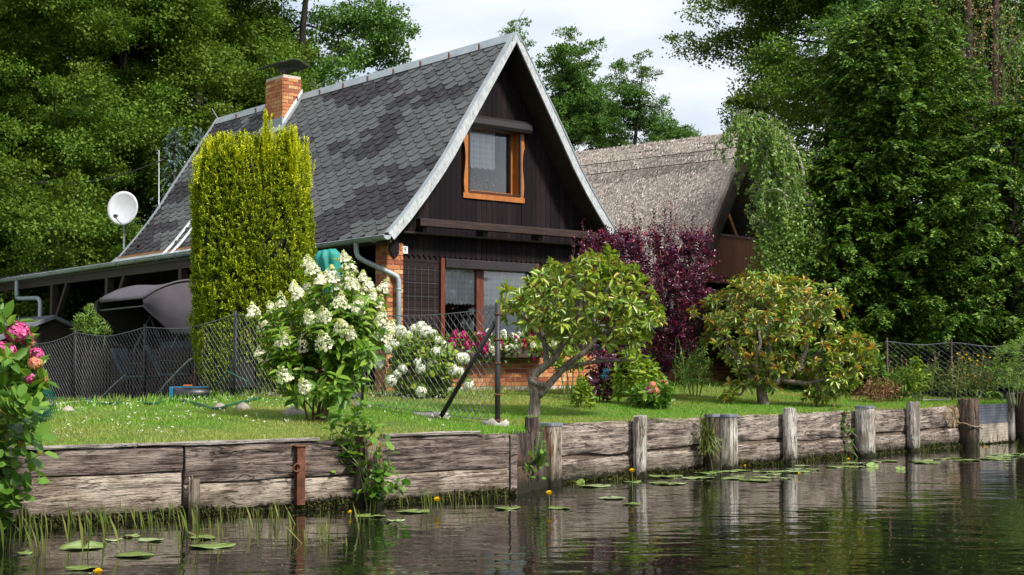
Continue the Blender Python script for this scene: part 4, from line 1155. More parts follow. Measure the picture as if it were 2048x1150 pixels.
# satellite dish
dc = at(245, 416, 32.3)
dish = thing("satellite_dish", "pale grey satellite dish on a pole at the far roof edge", "satellite dish", at(248, 472, 32.5))
b = MB(); nr, na = 6, 28; vs = [(0, 0, 0)]
fw = (Vector((0, 0, EYE)) - dc).normalized(); fw = (fw + Vector((-0.35, 0, 0.25))).normalized(); sd = fw.cross(Vector((0, 0, 1))).normalized(); upv = sd.cross(fw)
dl = dc - Vector(dish.location)
vs = []
for off in (0.0, -0.012):
    vs.append(dl + fw * (off - 0.08))
    for r_ in range(1, nr + 1):
        for a_ in range(na):
            aa = 2 * math.pi * a_ / na; rr = r_ / nr
            vs.append(dl + sd * (math.cos(aa) * rr * 0.36) + upv * (math.sin(aa) * rr * 0.40) + fw * (0.08 * rr * rr - 0.08 + off))
m = 1 + nr * na; fs = []
for k_ in (0, m):
    for a_ in range(na):
        a2 = (a_ + 1) % na
        t3 = (k_, k_ + 1 + a_, k_ + 1 + a2); fs.append(t3 if k_ == 0 else t3[::-1])
        for r_ in range(nr - 1):
            q = (k_ + 1 + r_*na + a_, k_ + 1 + (r_+1)*na + a_, k_ + 1 + (r_+1)*na + a2, k_ + 1 + r_*na + a2)
            fs.append(q if k_ == 0 else q[::-1])
for a_ in range(na):
    a2 = (a_ + 1) % na; q0 = 1 + (nr-1)*na
    fs.append((q0 + a_, m + q0 + a_, m + q0 + a2, q0 + a2))
b.add(vs, fs); b.build("reflector", MATS['dish'], dish, True)
b = MB(); arm_e = dl + fw * 0.42 - upv * 0.30
b.tube([dl - upv * 0.36 + fw * 0.0, dl - upv * 0.36 + fw * 0.2, arm_e], 0.012, 5); b.build("feed_arm", MATS['tubemetal'], dish)
b = MB(); b.tube([arm_e, arm_e - fw * 0.12 + upv * 0.04], [0.045, 0.03], 10); b.build("receiver", MATS['toolblack'], dish)
b = MB(); b.tube([(0, 0, -0.3), (0, 0, 0.05), dl - fw * 0.12 - upv * 0.1], 0.022, 8); b.build("pole", MATS['tubemetal'], dish)

# flower box under the lower window
fb = thing("flower_box", "dark window box crowded with magenta, white and red flowers under the lower window", "flower box", hl(2.20, -0.20, 0.55), H_ROT)
b = MB(); b.box((-1.14, -0.13, 0.0), (1.20, 0.11, 0.16)); b.build("box", MATS['terracotta'], fb, bevel=0.01)
Rv = np.random.RandomState(5); cl = Cloud(); n_ = 900
pos = np.stack([Rv.uniform(-1.15, 1.2, n_), Rv.normal(-0.08, 0.09, n_), Rv.uniform(0.08, 0.42, n_) - 0.18 * (Rv.rand(n_) < .25)], 1)
cl.leaves(pos, rdir(Rv, n_, 0.3) + np.array((0, -0.4, 0)), rdir(Rv, n_, 0.6), Rv.uniform(.04, .075, n_), Rv.uniform(.035, .06, n_), 'round')
link("foliage", cl.mesh("flower_box_foliage", [MATS['hydrangea']]), fb)
def ball_flower(r, n, petal, mat, seed, flat=1.0, jitter=0.12):
    Rv = np.random.RandomState(seed); d_ = rdir(Rv, n)
    p_ = d_ * r * (1 + Rv.normal(0, jitter, (n, 1))); p_[:, 2] *= flat
    cl = Cloud(); t_ = np.cross(d_, rdir(Rv, n))
    cl.leaves(p_, t_, d_ + Rv.normal(0, .25, (n, 3)), petal, petal, 'petal'); return cl
blm = {k: ball_flower(0.052, 26, 0.040, MATS[k], 3 + i, 0.75, .25).mesh(k + "_cluster", [MATS[k]]) for i, k in enumerate(('magenta_petal', 'snow_petal', 'red_petal', 'pink_petal'))}
for i in range(84):
    xq = Rv.uniform(-1.12, 1.18)
    if xq < -0.30: k = 'magenta_petal' if Rv.rand() < .88 else 'pink_petal'
    elif xq < 0.55: k = 'snow_petal' if Rv.rand() < .85 else 'magenta_petal'
    else: k = ('red_petal', 'magenta_petal', 'snow_petal')[Rv.choice(3, p=(.5, .3, .2))]
    o = link("flower", blm[k], fb, (xq, -0.10 + Rv.normal(0, .06) - 0.05, 0.30 + Rv.uniform(-.16, .16) - (0.18 if Rv.rand() < .14 else 0)), tuple(Rv.uniform(0, 6, 3)))
    s_ = Rv.uniform(.7, 1.25); o.scale = (s_, s_, s_)
# ------------------------------------------------------------------ carport on the left of the house
cpt = thing("carport", "flat felt roofed carport on dark timber posts at the left of the black house", "carport", hl(-1.2, 8.0, 0) , H_ROT)
co = Vector((-1.2, 8.0, 0))
def cl_(x, y, z): return Vector((x, y, z)) - co
ZC = 2.50
b = MB(); b.prism([cl_(-1.45, 4.2, ZC + 0.0), cl_(-1.45, 4.2, ZC + 0.115), cl_(-0.4, 4.2, ZC + 0.125), cl_(-0.4, 4.2, ZC + 0.0)], (0, 6.9, 0))
b.prism([cl_(-1.45, 11.1, ZC + 0.0), cl_(-1.45, 11.1, ZC + 0.115), cl_(2.6, 11.1, ZC + 0.14), cl_(2.6, 11.1, ZC + 0.0)], (0, 5.5, 0)); b.build("roof", MATS['tarpaper'], cpt)
g = gutter(cl_(-1.55, 4.17, ZC + 0.09), cl_(-1.55, 16.7, ZC + 0.02), 0.075)
o = g.build("gutter", MATS['zinc'], cpt, True); e = o.modifiers.new("edges", 'EDGE_SPLIT'); e.split_angle = math.radians(40)
b = MB(); yq = 5.0
while yq < 16.6:
    b.tube([cl_(-1.55 + 0.083 * math.cos(a), yq, ZC + 0.07 + 0.083 * math.sin(a)) for a in [math.pi + math.pi * i / 8 for i in range(9)]], 0.008, 4); yq += 0.9
b.build("gutter_bracket", MATS['zinc'], o)
b = MB(); b.box(cl_(-1.62, 4.13, ZC + 0.015), cl_(-1.48, 4.15, ZC + 0.11)); b.build("gutter_end_cap", MATS['batten'], o)
b = MB(); b.bar(cl_(-1.38, 4.25, ZC - 0.09), cl_(-1.38, 16.6, ZC - 0.13), 0.10, 0.22); b.build("edge_beam", MATS['darkbeam'], cpt)
b = MB(); b.bar(cl_(-1.45, 4.25, ZC - 0.005), cl_(-1.45, 16.6, ZC - 0.045), 0.025, 0.07); b.build("fascia", MATS['tarpaper'], cpt)
b = MB()
for yq in (6.2, 7.8, 9.4, 11.2, 13.0, 14.8, 16.4): b.bar(cl_(-1.40, yq, ZC - 0.02), cl_(0.2, yq, ZC + 0.02), 0.08, 0.12)
b.build("rafter", MATS['darkbeam'], cpt)
for yq in (5.1, 8.6, 11.7, 15.5):
    b = MB(); b.box(cl_(-1.44, yq - 0.07, -0.3), cl_(-1.30, yq + 0.07, ZC - 0.21)); b.build("post", MATS['darkbeam'], cpt)
    b = MB(); b.bar(cl_(-1.37, yq - 0.05, 1.30), cl_(-1.37, yq - 0.85, ZC - 0.2), 0.10, 0.10); b.build("brace", MATS['darkbeam'], cpt)
b = MB(); b.bar(cl_(-1.1, 16.2, 0), cl_(-1.1, 16.2, ZC - .2), .12, .12)
b.build("post", MATS['darkbeam'], cpt); b = MB(); b.box(cl_(2.4, 11.2, -.3), cl_(2.5, 16.4, ZC)); b.build("back_wall", MATS['darkbeam'], cpt)
b = MB(); q = [cl_(-1.55, 13.6, ZC - 0.0), cl_(-1.55, 13.6, ZC - 0.38), cl_(-1.53, 13.5, ZC - 0.47), cl_(-1.50, 12.5, ZC - 0.50), cl_(-1.5, 12.3, ZC - 0.53), cl_(-1.5, 12.2, ZC - 0.62), cl_(-1.5, 12.2, -0.1)]
b.tube(smooth_path(q[:-1], 3) + [q[-1]], 0.05, 10); b.build("downpipe", MATS['zinc'], cpt, True)

# ------------------------------------------------------------------ thatched house behind
TU = Vector((-0.752, 0.659, 0)); TV = Vector((0.659, 0.752, 0)); T_ROT = math.atan2(TV.y, TV.x)
TO = Vector((5.46, 32.54, 0.95))
th = thing("thatched_house", "thatched house with a boarded balcony in its gable, behind the purple plum", "house", TO, T_ROT)
TR = 5.93; TS = 1.41; TW = 3.35; TL = 13.0
def thatch_pt(x, y, l=0.0):
    z = TR - TS * abs(x); z -= 0.10 * max(0, 0.35 - abs(x)) / 0.35
    s = 1 if x >= 0 else -1
    return Vector((x + s * l * 0.816, y, z + l * 0.578))
nx, ny = 60, 120; vs = []; fs = []
for j in range(ny + 1):
    y = TL * j / ny
    for i in range(nx + 1):
        x = -TW + 2 * TW * i / nx
        l = 0.05 * mnoise.noise(Vector((x * 1.1, y * 0.8, 2))) + 0.018 * mnoise.noise(Vector((x * 6, y * 5, 5)))
        if abs(x) < 0.62: l += 0.07
        if j in (0, 1): l -= 0.05
        vs.append(thatch_pt(x, y, l))
m = nx + 1
for j in range(ny):
    for i in range(nx): fs.append((j*m + i, j*m + i + 1, (j+1)*m + i + 1, (j+1)*m + i))
base_n = len(vs)
for j in (0, ny):
    for i in range(nx + 1):
        x = -TW + 2 * TW * i / nx
        vs.append(thatch_pt(x * 0.985, TL * j / ny, -0.34))
for k_, j in ((0, 0), (1, ny)):
    for i in range(nx):
        q = (j*m + i, base_n + k_*m + i, base_n + k_*m + i + 1, j*m + i + 1); fs.append(q if j == 0 else q[::-1])
for i in range(nx): fs.append((base_n + i, base_n + m + i, base_n + m + i + 1, base_n + i + 1))
fs.append((0, base_n, base_n + m, ny*m)); fs.append((nx, ny*m + nx, base_n + m + nx, base_n + nx))
b = MB(); b.add(vs, fs); troof = b.build("roof", MATS['thatch'], th, True)
e = troof.modifiers.new("edges", 'EDGE_SPLIT'); e.split_angle = math.radians(45)
Rv = np.random.RandomState(7); cl = Cloud(); n_ = 34000
xs = Rv.uniform(-TW, 0.2, n_); ys = Rv.uniform(0, TL * .8, n_)
ps_ = np.array([thatch_pt(x, y, 0.03 + (0.07 if abs(x) < .62 else 0)) for x, y in zip(xs, ys)])
dn = np.stack([np.sign(xs) * 0.578, np.zeros(n_), np.full(n_, -0.816)], 1) + Rv.normal(0, .16, (n_, 3))
nr = np.stack([np.sign(xs) * 0.816, np.zeros(n_), np.full(n_, 0.578)], 1)
cl.leaves(ps_, dn + nr * 0.06, nr + Rv.normal(0, .5, (n_, 3)), Rv.uniform(.05, .13, n_), 0.013, 'quad')
n2_ = 6000; ys = Rv.uniform(0, TL, n2_)
ps_ = np.stack([Rv.normal(0, .06, n2_), ys, np.full(n2_, TR - 0.13)], 1)
cl.leaves(ps_, np.stack([Rv.normal(-.35, .5, n2_), Rv.normal(0, .4, n2_), np.full(n2_, .25)], 1), rdir(Rv, n2_), Rv.uniform(.05, .11, n2_), 0.016, 'quad')
link("loose_reed", cl.mesh("loose_reed", [MATS['straw']]), troof)
b = MB()
for xq in (-0.62, -0.42):
    b.tube([thatch_pt(xq, TL * i / 60, 0.12 + 0.01 * (i % 2)) for i in range(61)], 0.011, 4)
b.build("ridge_wire", MATS['iron_dark'], troof)
b = MB()                                                    # dark verge boards
for s in (-1, 1):
    b.prism([(s * 0.01, -0.07, TR - 0.26), (s * (TW - .02), -0.07, TR - 0.26 - TS * TW), (s * (TW - .02), -0.07, TR - 0.72 - TS * TW), (s * 0.01, -0.07, TR - 0.72)] if s > 0 else [(s * 0.01, -0.07, TR - 0.72), (s * (TW - .02), -0.07, TR - 0.72 - TS * TW), (s * (TW - .02), -0.07, TR - 0.26 - TS * TW), (s * 0.01, -0.07, TR - 0.26)], (0, 0.07, 0))
b.build("verge_board", MATS['darkbeam'], th)
GY = 1.15
b = MB(); b.prism([(-TW + 0.35, GY, 0), (TW - 0.35, GY, 0), (TW - .35, GY, TR - 0.42 - TS * (TW - .30)), (0, GY, TR - 0.45), (-TW + .35, GY, TR - 0.42 - TS * (TW - .30))], (0, 0.1, 0))
b.box((-TW + 0.45, GY + .1, -.3), (-TW + 0.55, TL - 0.6, 1.4)); b.box((TW - 0.55, GY + .1, -.3), (TW - 0.45, TL - 0.6, 1.4)); b.box((-TW + .5, TL - 0.8, -.3), (TW - .5, TL - 0.7, 1.5))
b.build("gable_wall", MATS['blackwood'], th)
BZ0, BZ1 = 2.44, 3.36
b = MB(); x = -1.72
while x < 2.05:
    b.box((x, 0.20, BZ0), (x + 0.062, 0.235, BZ1)); x += 0.078
bal = b.build("balcony", MATS['balcony_wood'], th)
b = MB(); b.box((-1.78, 0.17, BZ1), (2.05, 0.27, BZ1 + 0.06)); b.box((-1.95, 0.24, BZ0 - 0.02), (2.05, 0.28, BZ1 - 0.3)); b.box((-2.1, 0.18, BZ0 - 0.14), (2.3, GY, BZ0 - 0.03)); b.build("balcony_rail", MATS['redbrown_wood'], bal)
b = MB()
for x in (0.64, 2.1): b.box((x, 0.10, 0.0), (x + 0.16, 0.165, BZ1 + 0.08))
b.bar((-0.35, 0.6, 4.45), (0.45, 0.6, 3.3), 0.10, 0.09); b.bar((1.4, 0.6, 3.3), (0.9, 0.6, 4.4), 0.10, 0.09); b.box((-2.2, 0.30, 1.90), (0.60, 0.34, 2.16))
b.build("orange_post", MATS['orange_wood'], th)
b = MB(); b.box((-2.3, 0.40, 0.65), (2.3, 0.46, 1.9)); b.build("lower_beam", MATS['siding'], th)
bb = MB(); b = MB(); brick_panel(bb, (-2.75, 0.9, -0.1), (1, 0, 0), (0, -1, 0), 5.4, 1.5, 31); bb.build("brick_base", MATS['brick'], th)
b.box((-2.75, 0.902, -0.3), (2.65, 0.98, 1.4)); b.build("brick_joints", MATS['mortar'], th)

# ------------------------------------------------------------------ shed far left
sp_ = at(52, 640, 33.8); sz = float(gz(sp_.x, sp_.y))
sh = thing("garden_shed", "small grey roofed shed in the shade beyond the carport posts", "shed", (sp_.x, sp_.y, sz), H_ROT)
b = MB(); b.box((-1.4, -1.6, -0.2), (1.4, 1.6, 1.15)); b.prism([(-1.4, -1.6, 1.15), (1.4, -1.6, 1.15), (0, -1.6, 1.72)], (0, 3.2, 0)); b.build("wall", MATS['darkbeam'], sh)
b = MB()
b.prism([(-1.75, -1.8, 1.04), (0, -1.8, 1.76), (0, -1.8, 1.84), (-1.80, -1.8, 1.10)], (0, 3.6, 0)); b.prism([(0.002, -1.8, 1.76), (1.75, -1.8, 1.04), (1.80, -1.8, 1.10), (0.002, -1.8, 1.84)], (0, 3.6, 0)); b.build("roof", MATS['slate'], sh)
# ------------------------------------------------------------------ wire fence on the left
FA = Vector((-0.17, 16.8, 0)); FD = Vector((-0.631, 0.776, 0))
def fpt(s): p = FA + FD * s; return Vector((p.x, p.y, float(gz(p.x, p.y))))
def fence_top(s):
    return float(np.interp(s, [0, 3.0, 6.46, 8.0, 9.66, 11.2, 12.7, 14.7], [2.08, 2.08, 2.19, 2.06, 2.06, 1.98, 2.03, 1.84]))
def chainlink(ptf, topf, L, cell, rad, sag=0.0, posts=(), seed=1):
    """diamond mesh of bent wires between foot line ptf(s) and topf(s)"""
    mb = MB(); R = random.Random(seed)
    def pos(s, t):
        p = ptf(s); z0 = p.z + 0.03; z1 = topf(s)
        q = p.copy(); q.z = z0 + (z1 - z0) * t; return q
    rows_ = 22
    n = int(L / cell)
    side = Vector((FD.y, -FD.x, 0))
    for i in range(n + 1):
        for sg in (1,):
            pts = []
            for j in range(rows_ + 1):
                s = cell * (i + (0.5 if j % 2 else -0.02)) ; s = min(max(s, 0), L)
                pts.append(pos(s, j / rows_) + side * (0.006 if j % 2 else -0.006))
            mb.tube(pts, rad, 3, False)
    for i in range(n):
        pts = []
        for j in range(rows_ + 1):
            s = cell * (i + 1 - (0.5 if j % 2 else -0.02)); s = min(max(s, 0), L)
            pts.append(pos(s, j / rows_) + side * (-0.006 if j % 2 else 0.006))
        mb.tube(pts, rad, 3, False)
    return mb
fe = thing("wire_fence", "diamond wire fence on dark posts running from the lawn corner past the yew", "fence", fpt(0))
fo = Vector(fe.location)
def sag_top(s):
    ps = [0, 2.88, 6.46, 9.66, 12.7, 14.7]
    for a, b_ in zip(ps, ps[1:]):
        if a <= s <= b_: t = (s - a) / (b_ - a); return fence_top(s) - 0.05 * 4 * t * (1 - t) - 0.02
    return fence_top(s)
chainlink(lambda s: fpt(s) - fo, lambda s: sag_top(s) - fo.z, 14.7, 0.125, 0.0035).build("wire_mesh", MATS['wire'], fe)
b = MB()
for off in (0.0, -0.7):
    b.tube([fpt(14.7 * i / 90) - fo + Vector((0, 0, (sag_top(14.7 * i / 90) - fpt(14.7 * i / 90).z) if off == 0 else 0.05)) for i in range(91)], 0.0065 if off == 0 else 0.005, 4)
b.build("tension_wire", MATS['wire'], fe)
for i, s in enumerate((0, 2.88, 3.30, 6.46, 9.66, 12.7, 14.7)):
    p = fpt(s) - fo; b = MB(); r = 0.033 if i == 0 else 0.028
    top = fence_top(s) + 0.03 - fo.z
    if i == 2: top -= 0.6
    b.tube([p + Vector((0, 0, -0.3)), p + Vector((0, 0, top - p.z))], r, 10); b.build("post", MATS['iron_dark'], fe, True)
b = MB(); p = fpt(0) - fo; q = fpt(1.28) - fo
b.tube([p + Vector((0, 0, 1.22)) + FD * 0.04, q + Vector((0, 0, -0.15))], 0.031, 10); b.build("brace", MATS['iron_dark'], fe, True)
b = MB(); p = fpt(0) - fo
for z_ in (0.05, 0.35, 0.72, 1.0, 1.30): b.tube([p + Vector((0, 0, z_)), p + Vector((0, 0, z_ + 0.022))], 0.040, 10)
b.build("post_clamp", MATS['rust'], fe, True)
for s, px_, lab in ((0.02, 1.0, "small concrete footing at the foot of the fence's corner post"), (1.35, 1.3, "flat concrete footing in the grass at the foot of the slanting fence brace"), (2.9, .7, "small worn concrete footing at the foot of the middle fence posts")):
    p = fpt(s); c = log_mesh(0.17 * px_, 0.15 * px_, -0.2, 0.055, int(s * 10), 14, 0.05, 0.06).build("concrete_footing", MATS['concrete'], None, True, p)
    tag(c, lab, "footing")

# right wire fence
RA = on_land(1770, 27.0); RB = on_land(2120, 27.6)
rf = thing("wire_fence", "wire mesh fence on thin rusty posts below the dark conifer at the right", "fence", RA)
rL = (RB - RA).length; rd_ = (RB - RA).normalized()
def rpt(s): p = RA + rd_ * s; return Vector((p.x, p.y, float(gz(p.x, p.y)))) - RA
FD_keep = FD; FD = rd_
chainlink(rpt, lambda s: rpt(s).z + 1.10 - 0.05 * math.sin(s * 2.2) ** 2, rL, 0.135, 0.0022, seed=2).build("wire_mesh", MATS['wire'], rf)
b = MB(); b.tube([rpt(rL * i / 40) + Vector((0, 0, 1.10 - 0.05 * math.sin(rL * i / 40 * 2.2) ** 2)) for i in range(41)], 0.006, 4); b.build("tension_wire", MATS['wire'], rf)
FD = FD_keep
for s in (0.05, (on_land(1905, 27.2) - RA).length, rL - 0.05):
    b = MB(); p = rpt(s); b.tube([p + Vector((0, 0, -0.3)), p + Vector((0, 0, 1.17))], 0.017, 8); b.build("post", MATS['bark_red'], rf, True)

# dark picket fence behind the wire
pk0 = fpt(14.2) + Vector((0.75, 0.62, 0)) * 0.8; pk1 = fpt(6.6) + Vector((0.75, 0.62, 0)) * 1.1
pf = thing("picket_fence", "dark brown picket fence standing behind the wire fence below the canvas swing roof", "fence", (pk0.x, pk0.y, float(gz(pk0.x, pk0.y))))
dk = Vector((pk1.x - pk0.x, pk1.y - pk0.y, 0)); Lk = dk.length; ak = math.atan2(dk.y, dk.x); pf.rotation_euler = (0, 0, ak)
Rr = random.Random(3)
b = MB(); x = 0.0
while x < Lk:
    h = 0.98 + Rr.uniform(-.03, .03); b.box((x, -0.02, 0.05), (x + 0.085, 0.0, h)); x += 0.118 if Rr.random() < .7 else .15
b.build("pickets", MATS['picket'], pf)
b = MB(); b.box((0, 0.003, 0.25), (Lk, 0.05, 0.33)); b.box((0, 0.003, 0.75), (Lk, 0.05, 0.83)); b.build("rail", MATS['picket'], pf)
b = MB(); b.box((-0.1, -0.06, -0.2), (Lk, 0.06, 0.045)); b.build("kerb_stone", MATS['concrete'], pf)

# ------------------------------------------------------------------ canvas roofed garden swing
so = at(283, 735, 25.3); so.z = float(gz(so.x, so.y))
sw = thing("garden_swing", "garden swing seat under a grey purple canvas hood, left of the golden yew", "garden swing", so, H_ROT)
zr_ = lambda z: z + EYE - so.z                          # height above the eye -> local
arch = []
for i in range(25):
    t = i / 24; x = 2.05 * t
    z = zr_(1.13) + 0.52 * math.sin(math.pi * min(1, 0.06 + t * 0.90)) ** 0.72 - 0.06
    arch.append((x, z))
b = MB()
for dz in (0.0,):
    nl = 14; vs = []
    for j in range(nl + 1):
        y = 2.1 * j / nl
        for i, (x, z) in enumerate(arch):
            vs.append((x + (0.10 * (j / nl) if i == 0 else 0), y, z - 0.045 * math.sin(math.pi * j / nl) * math.sin(math.pi * i / 24) + 0.006 * mnoise.noise(Vector((x * 6, y * 5, 1)))))
    m = len(arch); b.add(vs, [(j*m + i, (j+1)*m + i, (j+1)*m + i + 1, j*m + i + 1) for j in range(nl) for i in range(m - 1)])
o = b.build("canopy", MATS['canopy'], sw, True); s_ = o.modifiers.new("cloth", 'SOLIDIFY'); s_.thickness = 0.012
b = MB()                                                 # far end flap, coloured near black for the shade under the hood
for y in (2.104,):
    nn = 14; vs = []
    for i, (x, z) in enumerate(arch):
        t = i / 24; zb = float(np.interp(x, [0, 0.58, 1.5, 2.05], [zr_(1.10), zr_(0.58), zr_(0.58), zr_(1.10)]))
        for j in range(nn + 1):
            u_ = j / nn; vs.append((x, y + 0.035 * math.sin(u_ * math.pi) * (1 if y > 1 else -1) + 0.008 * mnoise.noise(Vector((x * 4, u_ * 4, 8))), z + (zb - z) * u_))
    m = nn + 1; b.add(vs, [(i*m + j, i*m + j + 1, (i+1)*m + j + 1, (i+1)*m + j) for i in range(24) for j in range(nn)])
o = b.build("far_flap_shade", MATS['room_and_shade'], sw, True); s_ = o.modifiers.new("cloth", 'SOLIDIFY'); s_.thickness = 0.010
b = MB()                                                 # end flap with a pointed hem
for y in (-0.004,):
    nn = 14; vs = []
    for i, (x, z) in enumerate(arch):
        t = i / 24; zb = float(np.interp(x, [0, 0.58, 1.5, 2.05], [zr_(1.10), zr_(0.58), zr_(0.58), zr_(1.10)]))
        for j in range(nn + 1):
            u_ = j / nn; vs.append((x, y + 0.035 * math.sin(u_ * math.pi) * (1 if y > 1 else -1) + 0.008 * mnoise.noise(Vector((x * 4, u_ * 4, 8))), z + (zb - z) * u_))
    m = nn + 1; b.add(vs, [(i*m + j, i*m + j + 1, (i+1)*m + j + 1, (i+1)*m + j) for i in range(24) for j in range(nn)])
o = b.build("end_flap", MATS['canopy'], sw, True); s_ = o.modifiers.new("cloth", 'SOLIDIFY'); s_.thickness = 0.010
b = MB(); b.tube([(x, -0.02, z + 0.006) for x, z in arch], 0.020, 6)
b.tube([(0.0, -0.02, zr_(1.10)), (0.58, -0.03, zr_(0.60))], 0.016, 6); b.tube([(0.10, 2.12, zr_(1.08)), (0.0, 0, zr_(1.09))], 0.016, 6)
b.build("piping", MATS['canopy'], o, True)
b = MB()
for y in (0.06, 2.04):
    b.tube([(1.1, y, zr_(1.50)), (1.1, y, zr_(1.0)), (0.45, y - 0.0, 0.02)], 0.025, 8); b.tube([(1.1, y, zr_(1.0)), (1.95, y, 0.02)], 0.025, 8); b.tube([(-0.1, y, 0.03), (2.1, y, 0.03)], 0.025, 8)
b.tube([(1.0, 0.06, zr_(1.0)), (1.0, 2.04, zr_(1.0))], 0.025, 8)
b.build("frame", MATS['iron_dark'], sw, True)
b = MB(); b.box((0.5, 0.25, 0.42), (1.05, 1.85, 0.55)); b.build("seat", MATS['cushion'], sw, bevel=0.05)
b = MB(); b.prism([(1.02, 0.25, 0.50), (1.14, 0.25, 0.50), (1.36, 0.25, 1.08), (1.24, 0.25, 1.10)], (0, 1.6, 0)); b.build("backrest", MATS['cushion'], sw, bevel=0.04)
b = MB()
for y in (0.25, 1.85): b.tube([(1.0, y, zr_(0.98)), (0.45, y, 0.46)], 0.009, 5); b.tube([(1.0, y, zr_(0.98)), (1.3, y, 0.9)], 0.009, 5)
b.build("chain", MATS['tubemetal'], sw)
b = MB(); b.box((1.98, 0.02, zr_(0.55)), (2.0, 2.08, zr_(1.12))); b.build("rear_shade_panel", MATS['room_and_shade'], sw)  # added panel, near black to paint the hood's dark inside
# two leaning grey poles and folded chairs before it
def grey_chair(px, Y, rot, label):
    p = on_land(px, Y); t = thing("garden_chair", label, "garden chair", p, rot, "grey garden chairs behind the wire fence")
    b = MB(); b.box((-0.25, -0.24, 0.40), (0.25, 0.26, 0.44)); b.build("seat", MATS['cushion'], t, bevel=0.02)
    b = MB(); b.prism([(-0.25, 0.24, 0.46), (-0.25, 0.29, 0.46), (-0.25, 0.52, 0.90), (-0.25, 0.46, 0.93)], (0.5, 0, 0)); b.build("backrest", MATS['cushion'], t, bevel=0.02)
    for x in (-0.24, 0.24):
        for y0, y1 in ((-0.25, -0.2), (0.33, 0.2)):
            b = MB(); b.tube([(x, y0, 0.0), (x, y1, 0.42)], 0.014, 6); b.build("leg", MATS['iron_dark'], t, True)
    b = MB()
    for x in (-0.27, 0.27): b.tube([(x, -0.24, 0.44), (x, -0.22, 0.64), (x, 0.3, 0.66)], 0.014, 6)
    b.build("armrest", MATS['iron_dark'], t, True)
grey_chair(285, 25.2, 1.35, "left one of two blue grey garden chairs behind the wire fence")
grey_chair(352, 24.3, 1.75, "right one of two blue grey garden chairs, close beside the yew")
for px0, py0, px1, py1, s, lab in ((192, 806, 254, 748, 11.6, "short grey pole leaning on the inside of the wire fence by the pickets"), (300, 793, 375, 724, 9.35, "longer bent grey pole slanting up behind the wire fence towards the yew")):
    f0 = fpt(s) + Vector((0.2, 0.16, 0)); p0 = on_land(px0, f0.y); p1 = at(px1, py1, f0.y - 0.6)
    b = MB(); ptz = [p0 + Vector((0, 0, -0.05)), p0.lerp(p1, 0.5), p1]
    if s < 10: ptz += [p1 + Vector((0.10, 0.0, 0.045)), p1 + Vector((0.24, 0.02, 0.03))]
    b.tube(smooth_path(ptz, 4), 0.021, 7); tag(b.build("pole", MATS['tubemetal'], None, True), lab, "pole")

# garden tool, hose, rope, coil, stones
tp = on_land(383, 22.3)
tl = thing("lawn_trimmer", "blue and black garden machine lying behind the wire fence beside the yew", "garden machine", tp, H_ROT - 0.5)
b = MB(); b.tube([(-0.30, 0, 0.10), (-0.27, 0, 0.10), (0.27, 0, 0.10), (0.30, 0, 0.10)], [0.07, 0.11, 0.11, 0.07], 12); b.build("roller", MATS['toolblack'], tl, True)
b = MB(); b.box((-0.33, -0.12, 0.02), (-0.27, 0.16, 0.22)); b.prism([(-0.27, -0.02, 0.195), (-0.27, 0.10, 0.18), (-0.27, 0.10, 0.20), (-0.27, -0.02, 0.225)], (0.54, 0, 0)); b.build("housing", MATS['toolblue'], tl, bevel=0.015)
b = MB(); b.box((-0.12, -0.11, 0.232), (0.02, -0.05, 0.25)); b.build("catch", MATS['toolorange'], tl, bevel=0.006)
b = MB(); b.tube([(0.30, 0.14, 0.14), (0.30, 0.75, 0.10), (-0.30, 0.75, 0.10), (-0.30, 0.14, 0.14)], 0.014, 7); b.build("handle", MATS['tubemetal'], tl, True)
def ground_path(pts, lift):
    out = []
    for q in smooth_path([Vector(p) for p in pts], 6): out.append(Vector((q.x, q.y, float(gz(q.x, q.y)) + lift)))
    return out
hp = [ground(x, y) for x, y in ((150, 806), (215, 812), (262, 806), (300, 812), (345, 806), (395, 812), (430, 822), (462, 814), (520, 800))]
b = MB(); b.tube(ground_path(hp, 0.03), 0.016, 8); tag(b.build("garden_hose", MATS['hose'], None, True), "green garden hose snaking through the grass along the wire fence", "hose")
b = MB(); b.tube(ground_path([ground(x, y) for x, y in ((112, 814), (150, 808), (180, 807), (212, 810))], 0.035), 0.013, 8); tag(b.build("striped_rope", MATS['white_paint'], None, True), "short pale rope lying in the grass before the left end of the wire fence", "rope")
b = MB(); b.tube([at(428, 775, 20.9), at(455, 742, 20.9), at(500, 765, 20.6), at(475, 790, 20.9)], 0.012, 6)
tag(b.build("hose_loop", MATS['hose'], None, True), "loop of green hose hanging on the wire fence between yew and panicle hydrangea", "hose")
wc = on_land(66, 15.6)
coil = thing("wire_coil", "upright roll of green garden wire beside the pink hydrangea", "wire roll", wc)
b = MB()
for j in range(7):
    for k_ in range(5):
        r = 0.12 + 0.022 * k_ + 0.004 * j; y = -0.16 + 0.05 * j
        b.tube([(r * math.cos(a) * (1 + .02 * math.sin(3 * a + k_)), y + 0.01 * math.sin(a * 4 + k_), 0.215 + r * math.sin(a)) for a in [2 * math.pi * i / 28 for i in range(29)]], 0.0035, 4)
for i in range(26):
    a = 2 * math.pi * i / 26; b.tube([(0.205 * math.cos(a), -0.17, 0.215 + 0.205 * math.sin(a)), (0.205 * math.cos(a + .2), 0.14, 0.215 + 0.205 * math.sin(a + .2))], 0.0035, 4)
    b.tube([(0.12 * math.cos(a), -0.165, 0.215 + 0.12 * math.sin(a)), (0.205 * math.cos(a + .35), -0.165, 0.215 + 0.205 * math.sin(a + .35))], 0.0035, 4)
b.build("wire", MATS['hose'], coil)
